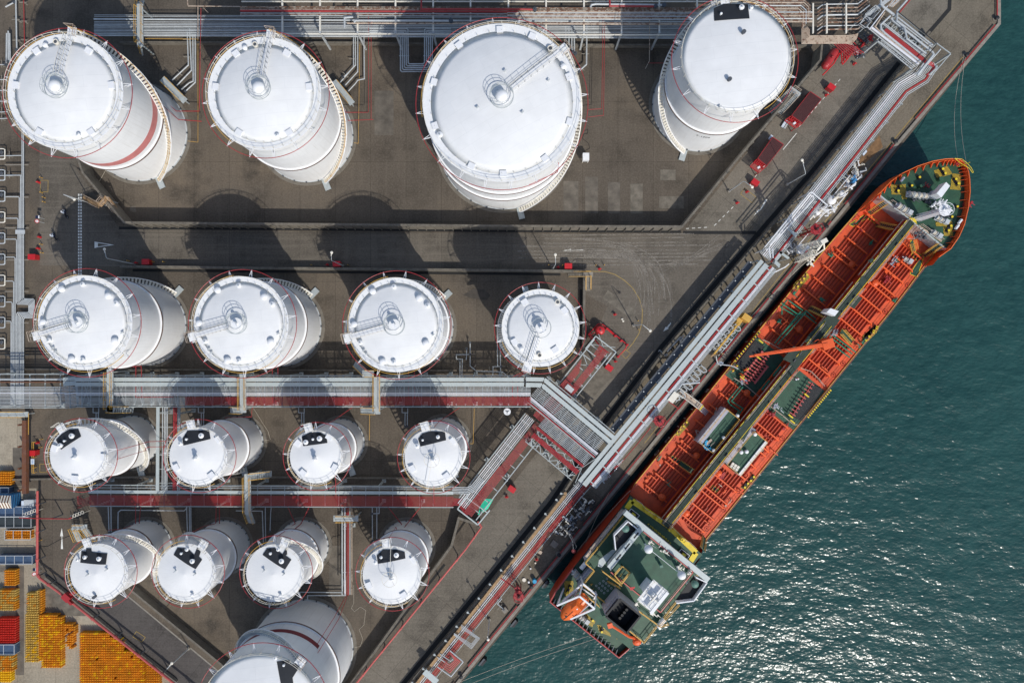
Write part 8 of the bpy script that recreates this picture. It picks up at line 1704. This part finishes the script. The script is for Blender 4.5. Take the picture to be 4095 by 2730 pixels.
a, b_ = W('C3', 1485, 545, 2.4), W('C3', 1665, 680, 2.6); t = thing('gangway', 'pale weathered gangway leading from the jetty onto the tanker', 'gangway', Vector((a.x, a.y, 0))); dg_ = (b_ - a).normalized(); vg = Vector((dg_.y, -dg_.x, 0)).normalized()
MB().bar(a, b_, .95, .1).build('walk_plate', 'cream_pipe', t); m = MB()
for s in (-1, 1): rails(m, [a + vg * .5 * s, b_ + vg * .5 * s], 1., .04, step=1.)
m.build('handrail', 'white_c', t); m = MB(); rails(m, [b_ + vg * .5, b_ + dg_ * .2 + vg * .5, b_ + dg_ * .2 - vg * .5], 1., .06); m.build('end_rail', 'yellow_b', t)
m = MB(); e_ = b_ + dg_ * 2.2 - Vector((0, 0, 1.5))
for i in range(8): p = b_.lerp(e_, i / 7); m.bar(p - vg * .45, p + vg * .45, .14, .05)
for s in (-1, 1): m.bar(b_ + vg * .45 * s, e_ + vg * .45 * s, .08, .14)
m.build('step_ladder', 'grey_pipe', t); m = MB(); m.box(a + Vector((0, 0, -1.25)), (1.4, 1.4, 2.2), .6); m.build('gangway_tower', 'concrete_lt', t)
MB_b = MB().box(W('C3', 1443, 600, 4.6), (1.1, 1.9, 1.4), -.65); o = MB_b.build('control_cabin', 'white_c'); tag(o, 'small white cabin beside the gangway head', 'cabin')
MB().tube(WL('C3', [(1490, 535), (1520, 492), (1670, 478)], 5.), .16, 8).build('davit_pipe', 'grey_pipe'); tag(bpy.data.objects['davit_pipe'], 'bent pale grey pipe reaching toward the tanker above the gangway', 'pipe')
p = W('C4', 745, 60, 2.); t = thing('yellow_hoist', 'yellow hose crane with a long boom on the jetty', 'crane', Vector((p.x, p.y, 0)))
MB().box(W('C4', 785, 45, 1.8), (1.6, 1.1, 3.2), -.6).build('power_house', 'yellow', t); m = MB().box(W('C4', 715, 75, 1.5), (1.3, 1.4, 2.4), -.6); m.cyl(W('C4', 715, 75, 2), .5, 2.7, 3.6, 12); m.build('machinery', 'yellow', t)
a, b_ = W('C4', 745, 85, 4.2), W('C4', 535, 345, 5.); MB().bar(a, b_, .28, .34).build('boom', 'yellow', t); m = MB(); m.bar(b_, b_ - SD * .6 - Vector((0, 0, .6)), .3); m.cyl(W('C4', 540, 340, 0), .15, 0, 4.8, 8); m.build('boom_rest', 'wood', t)
MB().bars(WL('C4', [(730, 170), (650, 270), (570, 360)], 2.8), .12).build('service_pipe', 'grey_pipe', t)
MB().tube(WL('C4', [(770, 90), (740, 140), (690, 190), (650, 230)], 1.), .06, 6).build('green_hose', 'green_pipe'); tag(bpy.data.objects['green_hose'], 'thin green hose lying beside the yellow crane', 'hose')
q = WM(('C4', 553, 362, 4.), ('C4', 552, 400, 3.), ('C4', 570, 430, 2.2), ('C4', 640, 440, 2.6), ('C4', 690, 435, 2.8), ('C4', 735, 470, 2.1)); o = MB().tube(bez(q[0], q[1], q[2], q[2], 8)[:-1] + bez(q[2], q[3], q[4], q[5], 12), .1, 8).build('cargo_hose', 'grey_pipe'); tag(o, 'grey-blue cargo hose looping from the jetty to the tanker manifold', 'hose')
m = MB(); p = W('C4', 575, 425, 1.5)
for i in range(7): m.tube([p + Vector((rv.uniform(-.6, .6), rv.uniform(-.4, .4), rv.uniform(-.2, 1.))), p + Vector((rv.uniform(-.6, .6), rv.uniform(-.4, .4), rv.uniform(0, 1.)))], .09, 6)
m.bar((p.x, p.y, 0), p, .3); tag(m.build('hose_saddle', 'cloth_white'), 'pale saddle holding the cargo hose at the quay edge', 'hose saddle')
t = thing('hose_saddle', 'silver curved saddle on the tanker rail by the manifold', 'saddle', W('C4', 785, 585, 1.)); p = W('C4', 785, 582, 2.); MB().annulus(p, .3, .62, 1.7, 2.1, 20, .3, 4.2).build('curved_plate', 'steel_bright', t); MB().bar((p.x, p.y, 1.05), (p.x, p.y, 1.9), .2).build('post', 'white_c', t)
def drum_obj(name, label, cat, c, x, y, r, h, mat, mat2=None, z=0.):
 p = W(c, x, y, z); t = thing(name, label, cat, p); MB().cyl(p, r, z + .01, z + h, 16).annulus(p, r * .85, r, z + h, z + h + .04, 16).build('body', mat, t); MB().cyl(p, r * .8, z + h, z + h + .02, 14).build('lid', mat2 or mat, t)
drum_obj('drum', 'bright blue drum on the lower jetty', 'drum', 'D3', 1333, 706, .38, .9, 'blue_bright'); drum_obj('disc_cover', 'pale round cover beside the red monitor tower', 'cover', 'D3', 1246, 704, .36, .15, 'white_c'); drum_obj('pail', 'small white pail left of the blue drum', 'pail', 'D3', 1285, 720, .18, .4, 'white'); drum_obj('pail', 'small white pail above the disc cover', 'pail', 'D3', 1300, 608, .16, .35, 'white'); drum_obj('pail', 'white pail near the orange hydrant', 'pail', 'D3', 1340, 562, .15, .3, 'white_c'); drum_obj('round_post', 'beige round post on the jetty under the pale grey pipe', 'post', 'C3', 1585, 555, .3, .6, 'cream_pipe')
for c, pts, l, mt in [('D3', [(1490, 368), (1535, 402), (1505, 440), (1460, 410)], 'beige square cover on the lower jetty', 'concrete_lt'), ('D3', [(1375, 455), (1402, 470), (1385, 492), (1360, 475)], 'small beige plate on the lower jetty', 'cream_pipe'), ('Y4', [(1340, 780), (1380, 820), (1350, 850), (1315, 810)], 'beige plate beside the red monitor platform', 'concrete_lt'), ('B4', [(925, 1290), (960, 1260), (975, 1270), (940, 1305)], 'pale plate near the quay hose', 'concrete_lt'), ('A4', [(935, 1290), (965, 1255), (975, 1270), (945, 1305)], 'pale plank on the rusty patch of the jetty', 'cloth_white')]:
 q = WL(c, pts, 0); o = MB().prism([(p.x, p.y) for p in q], .02, .2).build('cover_plate', mt); tag(o, l, 'cover')
m = MB(); 
for i in range(3): m.box(W('D3', 1630 + i * 8, 215 - i * 18, .6), (.35, .5, .5), .6)
tag(m.build('white_boxes', 'cloth_white'), 'three small white boxes among the dark valves near the stern', 'boxes')
p = W('D3', 1660, 465, 3.); t = thing('navigation_buoy', 'hanging rust orange lamp arm beside the tanker stern', 'lamp arm', W('D3', 1600, 300, 0)); MB().ball(p, .4, 12, (1, 1, .8)).build('lamp', 'red_pale', t); m = MB(); m.bars([W('D3', 1600, 290, 3.), W('D3', 1650, 380, 3.2), p], .16); m.bars([W('D3', 1625, 300, 3.), W('D3', 1685, 430, 3.2), p], .08); b2 = W('D3', 1600, 290, 3.); m.bar((b2.x, b2.y, 0), b2, .25); m.build('arm', 'grey_dark', t)
p = W('C2', 2150, 618, 5.5); t = thing('round_disc', 'white round disc with three dark spokes left of the pipe bridge', 'disc', Vector((p.x, p.y, 0))); MB().cyl(p, .62, 5.4, 5.5, 28).build('disc', 'white', t); m = MB()
for a in (.5, 2.6, 4.7): m.bar((p.x, p.y, 5.56), (p.x + .45 * math.cos(a), p.y + .45 * math.sin(a), 5.53), .07)
m.cyl(p, .12, 5.5, 5.65, 10); m.build('spokes', 'grey_dark', t); MB().bar((p.x, p.y, 0), (p.x, p.y, 5.4), .16).build('post', 'grey_steel', t)
p = W('A3', 716, 1315, 1.5); t = thing('control_box', 'white box on legs beside the widest tank', 'control box', Vector((p.x, p.y, 0))); MB().box((p.x, p.y, 1.5), (1.15, 1.3, 1.1)).build('box', 'white', t); m = MB()
for sx in (-1, 1):
 for sy in (-1, 1): m.box((p.x + .5 * sx, p.y + .58 * sy, .5), (.1, .1, 1.))
m.build('leg', 'white_c', t)
for q_, pts, l in ((0, [(1090, 245), (1250, 245)], 'brown'),): pass
for c, x, y in (('B3', 1020, 1308), ('B3', 1028, 1325)):
 p = W(c, x, y, .0); o = MB().ball(p + Vector((0, 0, .12)), .22, 10, (1, .8, .6)).build('stone', 'white_c'); tag(o, ['upper', 'lower'][y > 1310] + ' one of two small white stones near the round hydrant', 'stone')
o = MB().box(W('C3', 1315, 445, 1.), (.95, 1.2, 1.1), -.65).build('grey_cabinet', 'grey_pipe'); tag(o, 'small grey cabinet left of the jetty ducts', 'cabinet')
a, b_ = W('C3', 1395, 220, .8), W('C3', 1510, 95, .8); o = MB().bar(a, b_, .3, .2).build('cable_tray', 'grey_pipe'); tag(o, 'short grey tray left of the jetty ducts', 'cable tray')
def squiggle(label, c, pts, mat='black', r=.03): tag(MB().tube(WL(c, pts, r + .02), r, 5).build('ground_hose', mat), label, 'hose', 'thin hoses lying on the yard')
squiggle('thin hose curling between the last fourth row tank and the bottom tank', 'D2', [(1285, 750), (1285, 900), (1265, 940), (1290, 970), (1340, 930), (1385, 960), (1370, 1080), (1330, 1120), (1360, 1200), (1340, 1260), (1290, 1270)], 'rope'); squiggle('dark hose right of the widest tank', 'A3', [(700, 1100), (735, 1080), (730, 1120), (700, 1120), (690, 1160), (740, 1200), (750, 1240), (700, 1270)])
squiggle('dark hose beside the second third row tank', 'C1', [(2120, 590), (2200, 720), (2240, 780), (2260, 850), (2180, 865)], 'rope'); squiggle('dark hose between the third and last fourth row tanks', 'D2', [(1185, 330), (1110, 345), (1085, 380), (1105, 410), (1090, 435)]); squiggle('thin yellowish wire from the top left tank base', 'A1', [(885, 1420), (840, 1500), (800, 1560)], 'rope')
squiggle('thin dark cable between the bridge and the last third row tank', 'C2', [(2000, 590), (2015, 660), (2040, 760), (2060, 850)]); squiggle('black cable on the pale yard beside the white road arrow', 'D1', [(290, 432), (400, 425), (500, 370), (615, 325)])
m = MB(); 
for x0, y0, x1, y1 in ((1655, 330, 1655, 1190), (1655, 1190, 1570, 1180)): m.bar(W('A1', x0, y0, .8), W('A1', x1, y1, .8), .05)
m.bar(W('A1', 1215, 325, 3.), W('A1', 1655, 328, 3.), .06); tag(m.build('yellow_conduit', 'yellow'), 'thin yellow conduit right of the top left tank', 'conduit')
tag(MB().bars(WL('A2', [(918, 350), (905, 1200), (870, 1195)], .8), .05).build('yellow_conduit', 'yellow'), 'thin yellow conduit right of the tank numbered T-1102', 'conduit'); tag(MB().bars(WL('C2', [(1000, 640), (998, 858)], 1.), .06).build('yellow_conduit', 'yellow'), 'yellow conduit right of the slimmest tank', 'conduit'); tag(MB().bars(WL('C2', [(1875, 590), (1865, 885), (1840, 885)], 1.), .06).build('yellow_conduit', 'yellow'), 'yellow conduit right of the last third row tank', 'conduit')
tag(MB().bars(WL('A3', [(1250, 170), (1248, 510), (1215, 575)], 3.), .1).build('support_post', 'cream_pipe'), 'thin pale bracket hanging from the top rack beside T-1204', 'bracket')
# ------------------------------------------------------------------ sheds and cages at the left edge
t = thing('blue_container', 'blue shed with a rusty white striped gable roof at the left edge', 'shed', W('Y3', 200, 500)); zt = 2.6
q = WL('Y3', [(-160, 355), (190, 362), (205, 590), (-160, 590)], zt); MB().prism([(p.x, p.y) for p in q], .02, zt).build('body', 'blue', t); rdg = [(q[0] + q[3]) / 2 + Vector((0, 0, .6)), (q[1] + q[2]) / 2 + Vector((0, 0, .6))]
m = MB(); m.add([q[0], q[1], rdg[1], rdg[0], q[3], q[2]], [(0, 1, 2, 3), (3, 2, 5, 4), (1, 5, 2)]); m.build('roof', 'white_c', t); m = MB(); m2 = MB()
for i in range(7):
 s = i / 7 + .05; m.add([q[0].lerp(q[1], s) + Vector((0, 0, .02)), q[0].lerp(q[1], s + .06) + Vector((0, 0, .02)), rdg[0].lerp(rdg[1], s + .06) + Vector((0, 0, .02)), rdg[0].lerp(rdg[1], s) + Vector((0, 0, .02))], [(0, 1, 2, 3)]); m.add([q[3].lerp(q[2], s) + Vector((0, 0, .02)), q[3].lerp(q[2], s + .06) + Vector((0, 0, .02)), rdg[0].lerp(rdg[1], s + .06) + Vector((0, 0, .02)), rdg[0].lerp(rdg[1], s) + Vector((0, 0, .02))], [(0, 1, 2, 3)])
m.build('rust_stripes', 'brown_steel', t); m = MB()
for i in range(6): zz = .3 + i * .42; m.bar(Vector((q[1].x + .03, q[1].y, zz)), Vector((q[2].x + .03, q[2].y, zz)), .05, .1)
m.build('side_ribs', 'navy', t)
o = MB().box(W('Y3', 515, 505, .7), (1.7, 1.3, 1.3)).build('grey_skip', 'blue_sheet'); 
t = thing('water_tank', 'pale blue-grey box tank beside the blue shed', 'tank box', W('Y3', 515, 505, 0)); bpy.data.objects.remove(o); MB().box(W('Y3', 515, 500, .75), (1.75, 1.2, 1.4)).build('box', 'cloth_white', t); MB().box(W('Y3', 515, 500, 1.48), (1.8, 1.25, .06)).build('lid', 'grey_pipe', t); MB().bar(W('Y3', 430, 565, 1.5), W('Y3', 600, 565, 1.5), .06).build('edge', 'grey_dark', t)
def cage(label, c, x0, y0, x1, y1, z, fill, bars_=4):
 q = WL(c, [(x0, y0), (x1, y0), (x1, y1), (x0, y1)], z); t = thing('storage_cage', label, 'cage', Vector((q[3].x, q[3].y, 0)), 'grey framed storage cages')
 m = MB().bars(q, .08, closed=True)
 for i in range(1, bars_): m.bar(q[0].lerp(q[1], i / bars_), q[3].lerp(q[2], i / bars_), .07)
 for p in q: m.bar((p.x, p.y, 0), p, .08)
 m.build('frame', 'grey_pipe', t)
 if fill: m = MB().prism([(p.x, p.y) for p in q], .05, z * .8); m.build('sheet_cover', fill, t)
 return t
cage('dark blue sheeted cage row below the blue shed', 'Y3', -60, 562, 560, 738, 1.6, 'blue_sheet'); cage('brown open cage row under the red pipe crossing', 'Y3', -60, 745, 555, 935, 1.5, 'dark_deck'); cage('dark blue sheeted cage row in the middle of the pale yard', 'Y3', -60, 1440, 575, 1590, 1.6, 'blue_sheet'); cage('grey cage row below the red gas cylinders', 'D1', -60, 1248, 118, 1330, 1.5, 'blue_sheet', 2)
cage('grey framed cage of orange cylinders right of the pale yard edge', 'D1', 38, 292, 255, 372, 1.7, None, 3); cage('grey low cage beside the stacked orange cylinders', 'C1', -60, 1252, 70, 1300, 1.4, 'blue_sheet', 2)
def cyl_mesh(nm, mat):
 m = MB(); n = 10; prof = [(.17, 0), (.185, .05), (.185, .98), (.16, 1.1), (.09, 1.18), (.05, 1.2)]
 for r, z in prof: m.v += [Vector((r * math.cos(2 * PI * i / n), r * math.sin(2 * PI * i / n), z)) for i in range(n)]
 for j in range(len(prof) - 1):
  for i in range(n): m.f.append((j * n + i, j * n + (i + 1) % n, (j + 1) * n + (i + 1) % n, (j + 1) * n + i))
 m.f.append(tuple(range((len(prof) - 1) * n, len(prof) * n))); m.cyl((0, 0), .035, 1.2, 1.3, 6); m.annulus((0, 0), .1, .12, 1.17, 1.28, 8)
 me = bpy.data.meshes.new(nm); me.from_pydata([tuple(v) for v in m.v], [], m.f); me.materials.append(M[mat]); return me, m
CM = {k: cyl_mesh('gas_cylinder_' + k, k) for k in ('cyl_orange', 'cyl_pale', 'cyl_yellow', 'cyl_red')}
spots = []; rc = random.Random(21)
def block(c, x0, y0, x1, y1, mat, gl, lab, cut=None, z=0., alt=None, skip=.004):
 st = 9.3 / (CR[c][2] if len(CR[c]) > 2 else CP)
 y = y0
 while y <= y1:
  x = x0
  while x <= x1:
   if (not cut or cut(x, y)) and rc.random() > skip:
    p = W(c, x + rc.uniform(-.8, .8), y + rc.uniform(-.8, .8), 1.25); k = mat
    if alt and rc.random() < alt[1]: k = alt[0]
    spots.append((p.xy.to_3d() + Vector((0, 0, z)), k, gl, lab))
   x += st
  y += st
block('D1', 328, 1008, 506, 1440, 'cyl_orange', 'orange gas cylinders in the middle tall block', 'orange gas cylinder in the densely packed middle block of the yard', cut=lambda x, y: not (y < 1026 and x > 480) and not (y > 1380 and x < 330), alt=('cyl_yellow', .25))
block('D1', 225, 805, 315, 985, 'cyl_pale', 'faded cylinders in the narrow block', 'faded yellow gas cylinder in the tall narrow block', alt=('cyl_orange', .2), cut=lambda x, y: not (y < 815 and x < 290)); block('D1', 212, 1000, 310, 1390, 'cyl_pale', 'faded cylinders in the narrow block', 'faded yellow gas cylinder in the tall narrow block', alt=('cyl_yellow', .15))
block('D1', 335, 805, 352, 985, 'cyl_orange', 'faded cylinders in the narrow block', 'faded yellow gas cylinder in the tall narrow block')
block('D1', 535, 1085, 628, 1170, 'cyl_orange', 'cylinders in the small loose cluster', 'orange gas cylinder in the small loose cluster between two big blocks', skip=.22); block('D1', 540, 1180, 610, 1290, 'cyl_orange', 'cylinders in the small loose cluster', 'orange gas cylinder in the small loose cluster between two big blocks', skip=.22)
def dcut(x, y):
 return (x < 915 and y > 1150) or (x < 1025 and y > 1185 + 0) or (x < 1165 and y > 1305) or (x < 1200 and y > 1385)
block('D1', 668, 1158, 1198, 1700, 'cyl_orange', 'orange cylinders in the largest block', 'orange gas cylinder in the largest block at the bottom of the yard', cut=lambda x, y: dcut(x, y) and (y - 1158) * 1.0 > (x - 930) * .85, alt=('cyl_yellow', .12))
block('D1', 1222, 1410, 1330, 1700, 'cyl_orange', 'orange cylinders in the largest block', 'orange gas cylinder in the largest block at the bottom of the yard', cut=lambda x, y: (y - 1400) > (x - 1225) * .85)
block('D1', 38, 632, 130, 765, 'cyl_orange', 'orange cylinders near the blue cage', 'orange gas cylinder in the block just below the blue sheeted cages'); block('D1', -20, 800, 125, 965, 'cyl_pale', 'faded cylinders at the left edge', 'faded gas cylinder with pale cap in the block at the left edge', alt=('cyl_orange', .35)); block('D1', -20, 1035, 125, 1235, 'cyl_red', 'red gas cylinders', 'red gas cylinder in the only red block')
block('D1', -20, 1350, 112, 1468, 'cyl_orange', 'orange cylinders at the lower left edge', 'orange gas cylinder in the block at the lower left edge', alt=('cyl_pale', .3)); block('D1', -20, 1480, 88, 1560, 'cyl_yellow', 'yellow cylinders at the bottom left', 'bright yellow gas cylinder in the bottom left corner'); block('D1', 45, 300, 248, 365, 'cyl_orange', 'orange cylinders in the cage', 'orange gas cylinder inside the grey framed cage'); block('C1', -20, 1128, 80, 1240, 'cyl_orange', 'orange cylinders above the blue shed', 'orange gas cylinder in the stack above the blue shed')
spots.sort(key=lambda s: s[0].length)
for p, k, g_, l in spots[:300]:
 o = bpy.data.objects.new('gas_cylinder', CM[k][0]); COL.objects.link(o); o.location = p; o.rotation_euler = (0, 0, rc.uniform(0, 6)); tag(o, l, 'gas cylinder', g_)
big = MB(); mi = []; ks = list(CM)
for p, k, g_, l in spots[300:]:
 s = CM[k][1]; big.add([v + p for v in s.v], s.f); mi += [ks.index(k)] * len(s.f)
o = big.build('gas_cylinders', ks[0], loc=(0, 0, 0)); o.data.materials.clear()
for k in ks: o.data.materials.append(M[k])
o.data.polygons.foreach_set('material_index', mi); tag(o, 'remaining packed orange, faded and red gas cylinders of the yard blocks', 'gas cylinders', kind='stuff')
